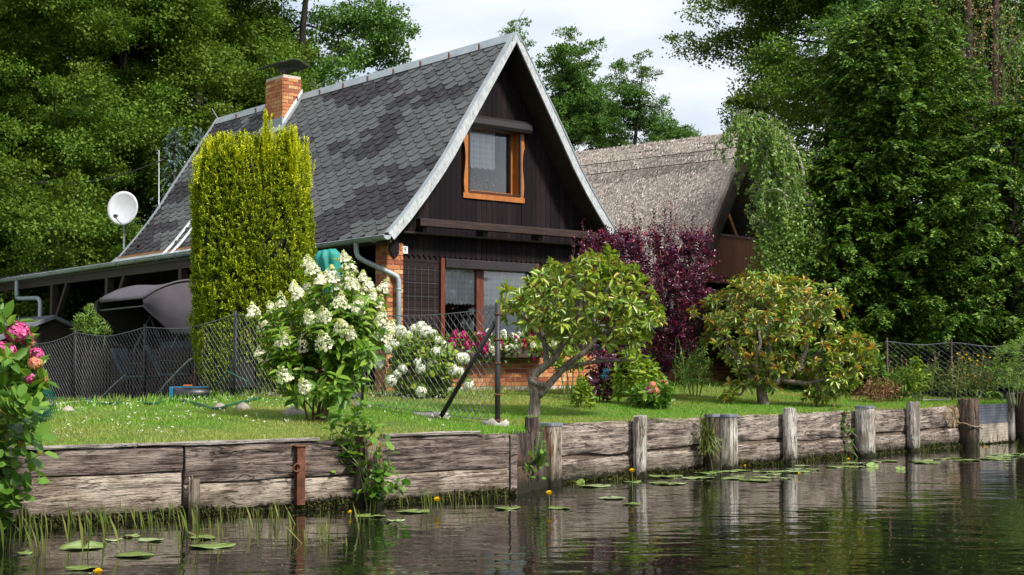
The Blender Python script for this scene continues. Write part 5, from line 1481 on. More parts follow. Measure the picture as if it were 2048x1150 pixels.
for px, py, r, sd_, lab in ((100, 817, .15, 2, "rounded pinkish stone at the left end of the wire fence"), (136, 822, .08, 3, "small stone right of the rounded pinkish stone by the fence"), (486, 818, .10, 4, "pale square stone at the foot of the wire fence below the yew"), (588, 830, .13, 5, "pale grey stone under the panicle hydrangea's stems"), (440, 816, .08, 6, "little stone beside the end of the green hose")):
    p = ground(px, py)
    c = log_mesh(r, r * .8, -0.1, r * 0.62, sd_, 14, 0.06, 0.05)
    vs = []
    for (x, y, z) in c.v:
        f_ = 1 - 0.45 * max(0, z / (r * .62)) ** 2; vs.append((x * f_, y * f_, z))
    c.v = vs; tag(c.build("stone", MATS['stone'], None, True, p), lab, "stone")

# closed turquoise parasol
pp_ = on_land(696, 20.9); ptop = at(654, 500, 20.9)
par = thing("parasol", "closed turquoise parasol leaning behind the white panicle hydrangea", "parasol", pp_)
ax = ptop - pp_; axd = ax.normalized(); s1 = axd.orthogonal().normalized(); s2 = axd.cross(s1)
b = MB(); vs = []; nh, na = 16, 28
for j in range(nh + 1):
    t = j / nh; r = float(np.interp(t, [0, 0.05, 0.35, 0.75, 0.95, 1.0], [0.07, 0.09, 0.075, 0.11, 0.16, 0.10]))
    for i in range(na):
        a = 2 * math.pi * i / na; rr = r * (1 + 0.28 * math.cos(a * 7 + 0.6 * math.sin(t * 6)) + 0.1 * math.cos(3 * a + t * 4))
        vs.append(ax * (0.30 + 0.70 * t) + (s1 * math.cos(a) + s2 * math.sin(a)) * rr)
fs = [(j*na + i, j*na + (i+1) % na, (j+1)*na + (i+1) % na, (j+1)*na + i) for j in range(nh) for i in range(na)] + [tuple(nh*na + i for i in range(na))]
b.add(vs, fs); b.build("cloth", MATS['teal'], par, True)
b = MB(); b.tube([(0, 0, -0.1), ax * 0.5], 0.024, 8); b.build("pole", MATS['teal'], par, True)
b = MB(); b.tube([(0, 0, 0.0), (0, 0, 0.06), (0, 0, 0.10)], [0.24, 0.22, 0.05], 18); b.build("base", MATS['iron_dark'], par, True)
# slatted table behind the hydrangea
tb_ = on_land(634, 21.6)
tb = thing("garden_table", "grey slatted garden table behind the white panicle hydrangea", "table", tb_, 0.5)
b = MB()
for i in range(7): b.box((-0.35, -0.30 + i * 0.088, 0.60), (0.35, -0.225 + i * 0.088, 0.625))
b.build("top", MATS['cushion'], tb)
for x in (-0.3, 0.3):
    for y in (-0.25, 0.25):
        b = MB(); b.box((x - .02, y - .02, 0), (x + .02, y + .02, 0.60)); b.build("leg", MATS['tubemetal'], tb)
# pole and cable above the left
b = MB(); b.tube([on_land(318, 36) - Vector((0, 0, .3)), at(318, 300, 36)], 0.013, 6); tag(b.build("thin_mast", MATS['aluminium'], None, True), "thin pale upright mast before the trees at the far roof corner", "mast")
b = MB(); a_, c_ = at(60, 365, 35.5), at(330, 318, 36)
b.tube([a_.lerp(c_, i / 12) - Vector((0, 0, 0.25 * math.sin(math.pi * i / 12))) for i in range(13)], 0.014, 5); tag(b.build("overhead_cable", MATS['black_paint'], None, True), "black cable sagging across the dark trees left of the roof", "cable")
# pale board in the right lawn
p = ground(1840, 802); q = ground(1895, 801)
b = rough_bar((q - p).length, 0.12, 0.035, 5, 0.008); tag(b.build("loose_board", MATS['wood_cap'], None, True, p, (0, 0, math.atan2(q.y - p.y, q.x - p.x))), "pale board lying flat in the right lawn behind the slim knotted post", "board")
# ------------------------------------------------------------------ plants: skeletons that reach for their leaf clusters
class Skel:
    def __init__(s, polylines):
        s.mb = MB(); s.P = []; s.R = []
        for pts, rads in polylines: s.limb(pts, rads)
    def limb(s, pts, rads, n=8):
        pts = smooth_path([Vector(p) for p in pts], 5); m = len(pts)
        rr = [float(np.interp(i / (m - 1), np.linspace(0, 1, len(rads)), rads)) for i in range(m)]
        wob = [p + Vector((mnoise.noise(p * 3.1 + Vector((5, 1, 2))), mnoise.noise(p * 3.1), mnoise.noise(p * 2.7 + Vector((0, 9, 4))))) * min(0.8 * rr[i], 0.05) for i, p in enumerate(pts)]
        s.mb.tube(wob, rr, n); s.P += wob; s.R += rr
    def reach(s, targets, r0=0.3, rtip=0.004, sag=0.15, lift=True, n=5, zpen=0.6):
        """connects every target to the nearest wood; returns the growing direction at each target"""
        order = sorted(range(len(targets)), key=lambda i: min((Vector(targets[i]) - p).length for p in s.P[::6]))
        dirs = [None] * len(targets)
        for i in order:
            t = Vector(targets[i]); A = np.array([(p.x, p.y, p.z) for p in s.P]); d = A - np.array(t)
            dist = np.linalg.norm(d, axis=1) + zpen * np.maximum(0, d[:, 2])
            k = int(np.argmin(dist)); p = s.P[k]; v = t - p
            side = Vector((mnoise.noise(t * 2 + Vector((3, 3, 3))), mnoise.noise(t * 2), 0)) * v.length * 0.25
            m = p + v * 0.5 + side - Vector((0, 0, 1)) * sag * v.length * (1 if v.z > 0 else -1)
            ra = min(s.R[k] * 0.6, max(rtip * 1.3, v.length * 0.02)); pts = smooth_path([p, m, t], 3)
            m_ = len(pts); rr = [ra + (rtip - ra) * q / (m_ - 1) for q in range(m_)]
            s.mb.tube(pts, rr, n, False); s.P += pts[1:]; s.R += rr[1:]
            dirs[i] = (pts[-1] - pts[-2]).normalized()
        return dirs

def rosettes(cl, tips, dirs, R, n=(8, 12), L=0.13, W=0.045, mat=0, kind='long', droop=(0.15, 1.05)):
    pos = []; dd = []; nn = []; LL = []
    for t, d in zip(tips, dirs):
        d = np.array(d); a1 = np.cross(d, R.normal(size=3)); a1 /= np.linalg.norm(a1); a2 = np.cross(d, a1); k = R.randint(*n); sc = R.uniform(.68, 1.18)
        for i in range(k):
            a = 2 * math.pi * i / k + R.uniform(-.25, .25); el = R.uniform(*droop) if R.rand() < .78 else R.uniform(1.0, 1.9)
            o = a1 * math.cos(a) + a2 * math.sin(a); v = o * math.sin(el + .35) + d * math.cos(el + .35)
            v[2] -= 0.18 * R.rand()
            pos.append(np.array(t) + d * R.uniform(-.04, .02) + o * 0.012); dd.append(v); nn.append(d * math.sin(el + .35) - o * math.cos(el + .35) + np.array((0, 0, .35))); LL.append(L * sc * R.uniform(.65, 1.15))
    LL = np.array(LL); cl.leaves(pos, dd, nn, LL, LL * W / L * R.uniform(.85, 1.15, len(LL)), kind, mat)
def seed_heads(cl, tips, dirs, R, prob=0.4, mat=1, r=0.045):
    for t, d in zip(tips, dirs):
        if R.rand() < prob:
            k = 16; v = rdir(R, k) * 0.6 + np.array(d)
            cl.leaves(np.tile(np.array(t) + np.array(d) * 0.02, (k, 1)) + R.normal(0, .012, (k, 3)), v, rdir(R, k), r * R.uniform(.7, 1.3, k), 0.012, 'quad', mat)

def shrub(name, label, cat, base, polylines, wood, tips_fn, leaf_fn, leafmats, rtip=0.004, group=None, zpen=0.6, sag=0.15, wood_name="trunk"):
    t = thing(name, label, cat, base, 0, group)
    sk = Skel(polylines); tips = tips_fn(); dirs = sk.reach(tips, rtip=rtip, zpen=zpen, sag=sag)
    sk.mb.build(wood_name, MATS[wood], t, True)
    cl = Cloud(); leaf_fn(cl, tips, dirs)
    link("foliage", cl.mesh(name + "_foliage", [MATS[m] for m in leafmats]), t)
    return t, tips, dirs
def loc_of(base, px, py, dY=0.0):
    """pixel -> local position at the plant's own distance (plus dY)"""
    return at(px, py, base.y + dY) - base
def px_tips(base, R, n, outline, depth, hollow=0.35, inside=0.3, gaps=None):
    """leaf tips spread in a rounded body whose silhouette is the pixel outline [(y, xl, xr)] at the base's distance"""
    ys = np.array([o[0] for o in outline], float); xl = np.array([o[1] for o in outline], float); xr = np.array([o[2] for o in outline], float)
    out = []
    while len(out) < n:
        y = R.uniform(ys[0], ys[-1]); a, b_ = np.interp(y, ys, xl), np.interp(y, ys, xr)
        c, h = (a + b_) / 2, (b_ - a) / 2
        if R.rand() > (h + 20) / (max(xr - xl) / 2 + 20): continue
        ang = R.uniform(0, 2 * math.pi); rr = math.sqrt(R.uniform(hollow ** 2, 1)) if R.rand() > inside else math.sqrt(R.uniform(0, 1))
        p = at(c + h * rr * math.cos(ang), y, base.y + depth * (h / (max(xr - xl) / 2)) * rr * math.sin(ang)) - base
        if gaps is not None and mnoise.noise(p * 2.6 + base) < gaps: continue
        if p.z > 0.06: out.append(p)
    return out

# rhododendron tree in the middle
Rv = np.random.RandomState(21)
b0 = ground(1068, 832)
L_ = lambda px, py, dY=0.0: loc_of(b0, px, py, dY)
limbs = [([(-0.06, 0, -0.1), (0, 0, 0.02), L_(1072, 800), L_(1068, 770), L_(1066, 752)], [0.14, 0.086, 0.072, 0.074, 0.07]),
         ([L_(1066, 752), L_(1080, 738), L_(1110, 715, -.03), L_(1125, 690, -.05), L_(1150, 650, -.1), L_(1165, 600, -.1), L_(1160, 550, 0)], [0.064, 0.056, 0.046, 0.04, 0.032, 0.022, 0.01]),
         ([L_(1078, 790), L_(1098, 765, .05), L_(1130, 730, .1), L_(1165, 705, .15), L_(1200, 672, .2), L_(1250, 640, .3)], [0.06, 0.052, 0.044, 0.036, 0.026, 0.012]),
         ([L_(1093, 733), L_(1088, 700, .1), L_(1082, 660, .2), L_(1060, 600, .3)], [0.045, 0.036, 0.03, 0.012]),
         ([L_(1120, 738, .1), L_(1160, 728, .1), L_(1210, 722, .0), L_(1270, 720, -.1)], [0.04, 0.03, 0.02, 0.01]),
         ([L_(1112, 712), L_(1092, 690, -.2), L_(1050, 640, -.3), L_(1010, 610, -.3)], [0.036, 0.028, 0.02, 0.008]),
         ([L_(1150, 650, -.1), L_(1190, 610, -.4), L_(1220, 570, -.5)], [0.032, 0.024, 0.01]),
         ([L_(1165, 705, .15), L_(1205, 690, .5), L_(1240, 640, .8)], [0.034, 0.024, 0.01]),
         ([L_(1088, 770), L_(1078, 768, -.05), L_(1060, 762, -.06)], [0.042, 0.042, 0.036])]
out1 = [(505, 1195, 1230), (522, 1110, 1250), (545, 1050, 1275), (575, 1010, 1300), (610, 985, 1330), (640, 1000, 1338), (665, 1060, 1310), (690, 1130, 1275)]
def leaf1(cl, tips, dirs):
    ds = [Vector(d) * 0.7 + Vector((0, 0, 0.45)) + Vector((t.x, t.y, 0)).normalized() * 0.35 for t, d in zip(tips, dirs)]
    ds = [d.normalized() for d in ds]
    rosettes(cl, tips, ds, Rv, (9, 14), 0.140, 0.048); seed_heads(cl, tips, ds, Rv, 0.5, 1, 0.06)
shrub("rhododendron", "tree shaped rhododendron with bare forked grey trunk and yellow green leaf rosettes", "rhododendron", b0, limbs, 'bark_grey',
      lambda: px_tips(b0, Rv, 330, out1, 0.95, gaps=-0.12), leaf1, ['rhodo', 'seedhead'], rtip=0.006)

# wide rusty rhododendron at the right
Rv2 = np.random.RandomState(22)
b1 = ground(1527, 810)
M_ = lambda px, py, dY=0.0: loc_of(b1, px, py, dY)
limbs = [([(0.02, 0, -0.1), (0, 0, 0), M_(1524, 790), M_(1522, 776)], [0.15, 0.10, 0.085, 0.08]),
         ([M_(1522, 776), M_(1500, 755), M_(1475, 720, -.1), M_(1450, 690, -.2), M_(1430, 650, -.2)], [0.06, 0.05, 0.04, 0.03, 0.012]),
         ([M_(1524, 780), M_(1550, 765), M_(1590, 740, .1), M_(1612, 700, .1), M_(1608, 650, .1), M_(1600, 600)], [0.07, 0.062, 0.05, 0.04, 0.03, 0.012]),
         ([M_(1520, 776), M_(1510, 730, .2), M_(1520, 680, .3), M_(1500, 620, .3)], [0.05, 0.04, 0.03, 0.012]),
         ([M_(1530, 778), M_(1545, 730, -.2), M_(1535, 670, -.3), M_(1545, 610, -.3)], [0.05, 0.04, 0.03, 0.012]),
         ([M_(1560, 762), M_(1620, 765, -.2), M_(1670, 745, -.3), M_(1700, 710, -.3)], [0.045, 0.035, 0.025, 0.012]),
         ([M_(1590, 745, .1), M_(1650, 690, .4), M_(1660, 630, .5)], [0.04, 0.03, 0.012]),
         ([M_(1500, 755), M_(1480, 790, -.3), M_(1470, 770, -.4)], [0.02, 0.016, 0.008])]
o2a = [(548, 1490, 1510), (558, 1455, 1640), (580, 1430, 1680), (610, 1385, 1700), (640, 1378, 1700), (665, 1390, 1690), (690, 1405, 1660)]
o2b = [(668, 1650, 1740), (690, 1630, 1758), (720, 1610, 1755), (745, 1600, 1740), (775, 1590, 1700), (800, 1610, 1670)]
o2c = [(700, 1420, 1600), (730, 1450, 1600), (760, 1470, 1570), (775, 1480, 1560)]
def tips2():
    t = px_tips(b1, Rv2, 340, o2a, 1.1, gaps=-0.12) + px_tips(b1, Rv2, 150, o2b, 0.6, gaps=-.2) + px_tips(b1, Rv2, 95, o2c, 0.8, gaps=-.15)
    return t + [M_(1455 + Rv2.normal(0, 9), 785 + Rv2.normal(0, 9), -.4) for _ in range(7)]
def leaf2(cl, tips, dirs):
    ds = [(Vector(d) * 0.7 + Vector((0, 0, 0.5)) + Vector((t.x, t.y, 0)).normalized() * 0.3).normalized() for t, d in zip(tips, dirs)]
    idx = Rv2.rand(len(tips)); xs = np.array([t.x for t in tips]); k = idx < np.interp(xs, [-1.2, -.3, .5, 1.6], [.55, .8, .35, .5])
    sel = lambda c: ([t for t, q in zip(tips, c) if q], [d for d, q in zip(ds, c) if q])
    rosettes(cl, *sel(k), Rv2, (9, 13), 0.130, 0.044, 0); rosettes(cl, *sel(~k), Rv2, (9, 13), 0.130, 0.044, 2)
    seed_heads(cl, tips, ds, Rv2, 0.5, 1, 0.05)
shrub("rhododendron", "wide low rhododendron with rusty orange and yellowing leaves on the right lawn", "rhododendron", b1, limbs, 'bark_grey', tips2, leaf2, ['rhodo_rust', 'seedhead', 'rhodo'], rtip=0.006)

# purple plum
Rv3 = np.random.RandomState(23)
b2 = on_land(1290, 24.3)
K_ = lambda px, py, dY=0.0: loc_of(b2, px, py, dY)
pl = thing("purple_plum", "tall purple leaved plum shrub between the black house and the thatched roof", "shrub", b2)
sk = Skel([([(0.1 * i - .2, 0.05 * (i % 3), -0.1), (0.16 * i - .32, 0, 0.6), K_(1190 + 45 * i, 600, (i % 3 - 1) * .5), K_(1170 + 50 * i, 500, (i % 3 - 1) * .7)], [0.04, 0.035, 0.022, 0.008]) for i in range(5)])
o3 = [(470, 1175, 1420), (500, 1160, 1432), (540, 1155, 1432), (580, 1165, 1425), (620, 1185, 1415), (660, 1200, 1405), (700, 1225, 1390), (740, 1240, 1360)]
tips = px_tips(b2, Rv3, 300, o3, 1.0, .5, .25)
dirs = sk.reach(tips, rtip=0.004); cl = Cloud()
def twig_leaves(cl, p, d, Ln, n, L, W, R, mat=0, kind='leaf', spread=0.8, up=0.3):
    d = np.array(d); t = np.linspace(0.05, 1, n); pos = np.array(p)[None] + d[None] * (t * Ln)[:, None]
    a1 = np.cross(d, (0.3, 0.2, 1)); a1 /= np.linalg.norm(a1) + 1e-9; a2 = np.cross(d, a1)
    ang = np.arange(n) * 2.4 + R.uniform(0, 6); o = a1[None] * np.cos(ang)[:, None] + a2[None] * np.sin(ang)[:, None]
    dd = o * spread + d[None] * 0.6 + R.normal(0, .15, (n, 3)); nn = np.tile(d, (n, 1)) * .7 + np.array((0, 0, up)) + R.normal(0, .3, (n, 3))
    LL = L * R.uniform(.7, 1.2, n) * (1 - .3 * t); cl.leaves(pos, dd, nn, LL, LL * W / L, kind, mat)
for t, d in zip(tips, dirs):
    for q in range(5):
        dv = (Vector(d) + Vector(Rv3.normal(0, .75, 3)) + Vector((0, 0, .5))).normalized()
        twig_leaves(cl, t - dv * 0.15, dv, 0.36, 17, 0.075, 0.042, Rv3)
shoots = [(1165, 440), (1187, 475), (1210, 455), (1240, 440), (1265, 405), (1280, 440), (1308, 415), (1330, 420), (1342, 405), (1352, 430), (1386, 435), (1402, 460), (1418, 440), (1230, 470), (1372, 465), (1300, 450), (1150, 470)]
for i, (px, py) in enumerate(shoots):
    top = K_(px, py, Rv3.uniform(-.5, .5)); bot = K_(px + Rv3.uniform(-12, 12), py + 110, Rv3.uniform(-.4, .4)); v = top - bot
    sk.mb.tube([bot, bot.lerp(top, .5) + Vector((.02, 0, 0)), top], [0.008, 0.006, 0.003], 4, False)
    twig_leaves(cl, bot, v.normalized(), v.length, 52, 0.085, 0.042, Rv3, spread=.9)
sk.mb.build("trunk", MATS['bark_brown'], pl, True)
link("foliage", cl.mesh("purple_plum_foliage", [MATS['plum']]), pl)

# golden columnar yew
Rv4 = np.random.RandomState(24)
b3 = on_land(505, 23.3)
ye = thing("yew_column", "broad golden columnar yew clipped square, standing between carport and house", "yew", b3)
scl = b3.y / F
def yz(py): return at(505, py, b3.y).z - b3.z
ys_ = [270, 300, 330, 400, 500, 600, 680, 740, 790, 815]; xl_ = [440, 420, 396, 386, 385, 388, 390, 395, 415, 430]; xr_ = [590, 608, 615, 622, 626, 626, 620, 610, 590, 570]
cl = Cloud()
def yew_r(py, a):
    """half-size of the column at a height, in the direction a, a rounded box with bulges"""
    hx = (np.interp(py, ys_, xr_) - np.interp(py, ys_, xl_)) / 2 * scl - 0.07; hy = hx * 0.85
    ca, sa = math.cos(a), math.sin(a); e = 3.0
    r = 1 / ((abs(ca) / hx) ** e + (abs(sa) / hy) ** e) ** (1 / e)
    return r * (1 + 0.09 * mnoise.noise(Vector((ca * 3.2, sa * 3.2, py * 0.010))) + 0.10 * mnoise.noise(Vector((ca * 9, sa * 9, py * 0.006))) + 0.06 * mnoise.noise(Vector((ca * 8, sa * 8, py * 0.035))))
P_, D_ = [], []; cc = []
tries = 0
while len(cc) < 1750 and tries < 40000:
    tries += 1; a = Rv4.uniform(0, 2 * math.pi); py = Rv4.uniform(285, 815); cx = (np.interp(py, ys_, xr_) + np.interp(py, ys_, xl_)) / 2
    r = yew_r(py, a); c = at(cx, py, b3.y) - b3; p = np.array((c.x + math.cos(a) * r, math.sin(a) * r, c.z))
    if cc and np.min(np.sum((np.array([q[0] for q in cc]) - p) ** 2, 1)) < 0.082 ** 2: continue
    cc.append((p, a))
for p, a in cc:
    o = np.array((math.cos(a), math.sin(a), 0.0)); rr = Rv4.uniform(.045, .075)
    for j in range(11):
        v = rdir(Rv4, 1)[0]; v = v + o * 0.9; v /= np.linalg.norm(v)
        P_.append(p + v * rr * np.array((1, 1, 1.25)) - o * 0.05); D_.append(v * .75 + np.array((0, 0, .85)))
P_ = np.array(P_); n_ = len(P_); D_ = unit(np.array(D_) + Rv4.normal(0, .2, (n_, 3)))
K = 16
t_ = np.tile(np.linspace(0, 1, K), n_); Pr = np.repeat(P_, K, 0); Dr = np.repeat(D_, K, 0)
o_ = rdir(Rv4, n_ * K); o_ = unit(o_ - Dr * np.sum(o_ * Dr, 1, keepdims=True))
cl.leaves(Pr + Dr * (t_ * 0.075 - 0.02)[:, None], Dr * .55 + o_ * (0.85 - .35 * t_)[:, None], Dr * .6 + np.array((0, 0, .5)) + Rv4.normal(0, .3, (n_ * K, 3)), Rv4.uniform(.028, .050, n_ * K), 0.016, 'quad', 0)
# upright shoots at the crown and fine bright shoots on the flanks
sp = []
cl_px = [(Rv4.uniform(396, 614), Rv4.uniform(-.75, .75), Rv4.uniform(-16, 22)) for _ in range(46)]
for i in range(760):
    pc_ = cl_px[Rv4.randint(46)]; px = pc_[0] + Rv4.normal(0, 5); a = Rv4.uniform(0, 2 * math.pi); base_y = np.interp(px, [390, 410, 435, 500, 590, 605, 622], [400, 335, 325, 322, 325, 330, 390]) + Rv4.uniform(-8, 50)
    topy = np.interp(px, [390, 410, 430, 445, 480, 520, 545, 560, 575, 600, 612, 622], [370, 300, 278, 282, 285, 275, 248, 268, 262, 272, 292, 360]) + pc_[2] + abs(Rv4.normal(0, 18))
    dy = pc_[1] + Rv4.normal(0, .04); q0 = at(px, base_y, b3.y) - b3 + Vector((0, dy, 0)); q1 = at(px + Rv4.normal(0, 5), min(topy, base_y - 15), b3.y) - b3 + Vector((0, dy * 1.02, 0)); sp.append((q0, q1))
for q0, q1 in sp:
    v = q1 - q0; n = max(10, int(v.length / 0.008)); tt = np.linspace(0, 1, n); d = np.array(v.normalized())
    pos = np.array(q0)[None] + np.array(v)[None] * tt[:, None] + Rv4.normal(0, .005, (n, 3)); o = rdir(Rv4, n); o[:, 2] *= .2
    cl.leaves(pos, unit(o) * (0.9 - .3 * tt)[:, None] + d * .7, np.tile(d, (n, 1)) + Rv4.normal(0, .2, (n, 3)), (0.060 - .022 * tt) * Rv4.uniform(.7, 1.2, n), 0.017, 'quad', 1 if Rv4.rand() < .72 else 0)
for i in range(900):
    a = Rv4.uniform(math.pi, 2 * math.pi) if Rv4.rand() < .75 else Rv4.uniform(0, math.pi); py = 300 + 480 * Rv4.rand() ** 1.8
    cx = (np.interp(py, ys_, xr_) + np.interp(py, ys_, xl_)) / 2; r = yew_r(py, a) * 1.0; c = at(cx, py, b3.y) - b3
    p0 = np.array((c.x + math.cos(a) * r, math.sin(a) * r, c.z)); d = unit(np.array((math.cos(a) * .25, math.sin(a) * .25, 1.0)) + Rv4.normal(0, .12, 3)); n = 20; tt = np.linspace(0, 1, n); Ln = Rv4.uniform(.09, .24)
    o = rdir(Rv4, n); cl.leaves(p0 + d * (tt * Ln)[:, None], o * .8 + d * .6, np.tile(d, (n, 1)) + Rv4.normal(0, .2, (n, 3)), 0.042 * (1 - .4 * tt), 0.015, 'quad', 1 if py < 430 else (1 if Rv4.rand() < .35 else 0))
link("crown", cl.mesh("yew_crown", [MATS['yew'], MATS['yew_tip']]), ye)
b = MB()
for i in range(9):
    a = 2.4 * i; r = 0.12 + .05 * (i % 4); b.tube([(r * math.cos(a), r * math.sin(a), -0.1), (r * 2.2 * math.cos(a), r * 2.2 * math.sin(a), yz(560)), (r * 3 * math.cos(a), r * 3 * math.sin(a), yz(340))], [0.06, 0.045, 0.015], 6)
b.build("trunk", MATS['bark_brown'], ye, True)
b = MB()                                              # solid core, its near black colour stands for the shade inside the yew
m_yew = log_mesh(0.80, 0.66, 0.15, yz(345), 9, 18, 0.05, 0.05); m_yew.build("shade_core", MATS['room_and_shade'], ye, True)

# flower heads as parts, sharing meshes
def panicle(seed, L=0.25, r=0.085, n=190):
    R = np.random.RandomState(seed); t = R.rand(n) ** 1.35; rad = r * (1 - t ** 1.4) ** .9 * (0.45 + .6 * R.rand(n)) + 0.014; a = R.uniform(0, 6.283, n)
    o = np.stack([np.cos(a), np.sin(a), np.full(n, .35)], 1); p = np.stack([np.cos(a) * rad, np.sin(a) * rad, t * L], 1); cl = Cloud()
    tg = np.cross(o, rdir(R, n)); s_ = R.uniform(.022, .036, n) * (1 - .45 * t); k = t > .72
    for q, m in ((~k, 0), (k, 1)): cl.leaves(p[q], tg[q], o[q] + R.normal(0, .45, (q.sum(), 3)), s_[q], s_[q], 'petal', m)
    return cl.mesh("panicle", [MATS['white_petal'], MATS['cream_tip']])
PAN = [panicle(40 + i, 0.17 + .02 * i, .082 + .008 * i) for i in range(4)]
SNOW = [ball_flower(0.088, 330, 0.022, None, 50 + i, 0.85, .035).mesh("snowball", [MATS['snow_petal']]) for i in range(3)]
PINK = [ball_flower(0.095, 300, 0.026, None, 60 + i, 0.75, .05).mesh("pink_head", [MATS[('pink_petal', 'pink_petal', 'salmon_petal')[i]]]) for i in range(3)]
BLUE = ball_flower(0.06, 90, 0.020, None, 64, 0.7, .1).mesh("blue_head", [MATS['blue_petal']])
def head(t, mesh, p, d=(0, 0, 1), s=1.0, name="flower_head"):
    o = link(name, mesh, t, p); q = Vector(d).to_track_quat('Z', 'Y'); o.rotation_euler = q.to_euler(); o.scale = (s, s, s); return o
def opposite_leaves(cl, pts, R, L, W, step=0.09, mat=0, kind='leaf', droop=-0.15, start=0.3):
    """pairs of leaves along a stem"""
    pts = [Vector(p) for p in pts]; seg = [(a, b_) for a, b_ in zip(pts, pts[1:])]; tot = sum((b_ - a).length for a, b_ in seg); s = tot * start; ang = R.uniform(0, 6)
    P, D, N = [], [], []
    while s < tot:
        q = s
        for a, b_ in seg:
            l = (b_ - a).length
            if q <= l: break
            q -= l
        d = (b_ - a).normalized(); p = a + d * min(q, l); e = d.orthogonal().normalized(); e.rotate(Matrix.Rotation(ang, 3, d))
        for sg in (1, -1):
            v = e * sg + d * 0.45 + Vector((0, 0, droop + R.uniform(-.25, .25))); P.append(p); D.append(v); N.append(d * 1.0 + Vector((0, 0, .5)) + Vector(R.normal(0, .25, 3)))
        ang += 1.57 + R.uniform(-.3, .3); s += step * R.uniform(.8, 1.2)
    if P:
        LL = L * R.uniform(.65, 1.15, len(P)); cl.leaves(P, D, N, LL, LL * W / L, kind, mat)

# white panicle hydrangea
Rv5 = np.random.RandomState(25)
b4 = ground(632, 842)
N_ = lambda px, py, dY=0.0: loc_of(b4, px, py, dY)
ph = thing("panicle_hydrangea", "tall bush with creamy white cone shaped flower panicles in front of the wire fence", "hydrangea", b4)
heads5 = [(688, 500, -.1), (626, 525, .1), (640, 545, -.2), (665, 545, -.1), (690, 550, .1), (705, 555, -.2), (655, 535, .3), (612, 510, .4), (736, 560, 0), (745, 575, -.2), (765, 560, .1), (725, 540, .2), (755, 590, .1), (680, 590, -.35), (712, 600, -.3), (600, 575, -.2), (590, 560, .1), (562, 590, -.1), (545, 600, .2), (508, 610, -.1), (575, 600, .3), (615, 565, .3), (650, 615, -.45), (622, 620, -.3), (683, 638, -.45), (700, 650, -.4), (650, 668, -.5), (570, 665, -.4), (562, 672, -.2), (520, 690, -.1), (532, 700, .1), (730, 630, 0), (760, 625, -.1), (775, 640, .2), (770, 660, 0), (745, 655, .3), (570, 738, -.4), (612, 757, -.4), (585, 655, .2), (606, 680, 0), (698, 520, .3), (672, 570, .35), (530, 640, .4), (718, 570, .45), (640, 590, .5)]
cl = Cloud(); b = MB(); heads5s = []
main = [N_(600, 760, -.1), N_(640, 740, .1), N_(668, 730, 0), N_(690, 700, .1), N_(585, 790, -.1), N_(655, 780, -.1)]
for i, mm in enumerate(main): b.tube(smooth_path([(0.03 * (i - 2.5), 0.02 * (i % 3), -0.08), Vector((0.05 * (i - 2.5), 0, 0.1)).lerp(mm, .45), mm], 4), [0.022 if i in (2, 3) else 0.014] * 4 + [0.016 if i in (2, 3) else 0.01] * 5, 6)
b.tube(smooth_path([(0.05, 0, -0.1), N_(652, 815), N_(668, 785), N_(672, 735)], 4), [0.05] * 4 + [0.038] * 4 + [0.028] * 5, 8)
for (px, py, dy) in heads5:
    tip = N_(px, py + 22, dy); m = min(main, key=lambda q: (q - tip).length + 2 * max(0, q.z - tip.z)); mid = m.lerp(tip, .5) + Vector((0.06 * (tip.x - m.x), 0, -0.04))
    path = smooth_path([m, mid, tip], 5); b.tube(path, [0.007] * (len(path) - 1) + [0.004], 5, False)
    opposite_leaves(cl, path, Rv5, 0.17, 0.072, 0.055, start=.12)
    d = (path[-1] - path[-2]).normalized() * .6 + Vector((Rv5.normal(0, .2), Rv5.normal(0, .2), .6)); head(ph, PAN[Rv5.randint(4)], tip, d, Rv5.uniform(.60, 1.0), "flower_panicle")
for i in range(105):                                    # leafy shoots without flowers
    y = Rv5.uniform(590, 800); h = np.interp(y, [590, 680, 800], [115, 120, 75]); c = np.interp(y, [590, 800], [640, 645]); tip = N_(c + Rv5.uniform(-h, h), y, Rv5.uniform(-.6, .6)); m = min(main, key=lambda q: (q - tip).length)
    path = smooth_path([m, m.lerp(tip, .5) + Vector((0, 0, -.04)), tip], 4); b.tube(path, 0.005, 4, False); opposite_leaves(cl, path, Rv5, 0.16, 0.068, 0.06, start=.2)
b.build("stem", MATS['bark_brown'], ph, True); link("foliage", cl.mesh("panicle_hydrangea_foliage", [MATS['panicle_leaf']]), ph)

# snowball hydrangea by the brick pillar
Rv6 = np.random.RandomState(26)
b5 = on_land(852, 22.2)
Q_ = lambda px, py, dY=0.0: loc_of(b5, px, py, dY)
sb = thing("snowball_hydrangea", "bush with round snow white flower balls before the brick base of the black house", "hydrangea", b5)
heads6 = [(780, 668, 0), (800, 662, -.2), (815, 672, 0), (828, 657, .2), (842, 652, 0), (850, 665, -.2), (866, 668, 0), (875, 680, -.1), (862, 690, .2), (790, 690, -.3), (776, 697, -.35), (882, 690, .1), (806, 688, .3), (835, 680, .3), (758, 727, -.2), (836, 724, -.4), (872, 705, -.3), (881, 700, -.1), (902, 710, 0), (920, 715, -.1), (928, 716, .2), (862, 727, -.4), (842, 738, -.45), (805, 737, -.4), (795, 748, -.4), (782, 762, -.4), (905, 740, -.3), (918, 745, -.2), (937, 770, -.2), (842, 783, -.5), (890, 738, -.2), (855, 640 + 20, .3), (770, 676, .2)]
tipsQ = [Q_(*h) for h in heads6]
sk = Skel([([(0.08 * (i - 2), 0, -0.05), (0.16 * (i - 2), 0, 0.4), Q_(800 + 25 * i, 705, (i % 3 - 1) * .3)], [0.014, 0.012, 0.007]) for i in range(5)]); dirs = sk.reach(tipsQ, rtip=.004, sag=.1)
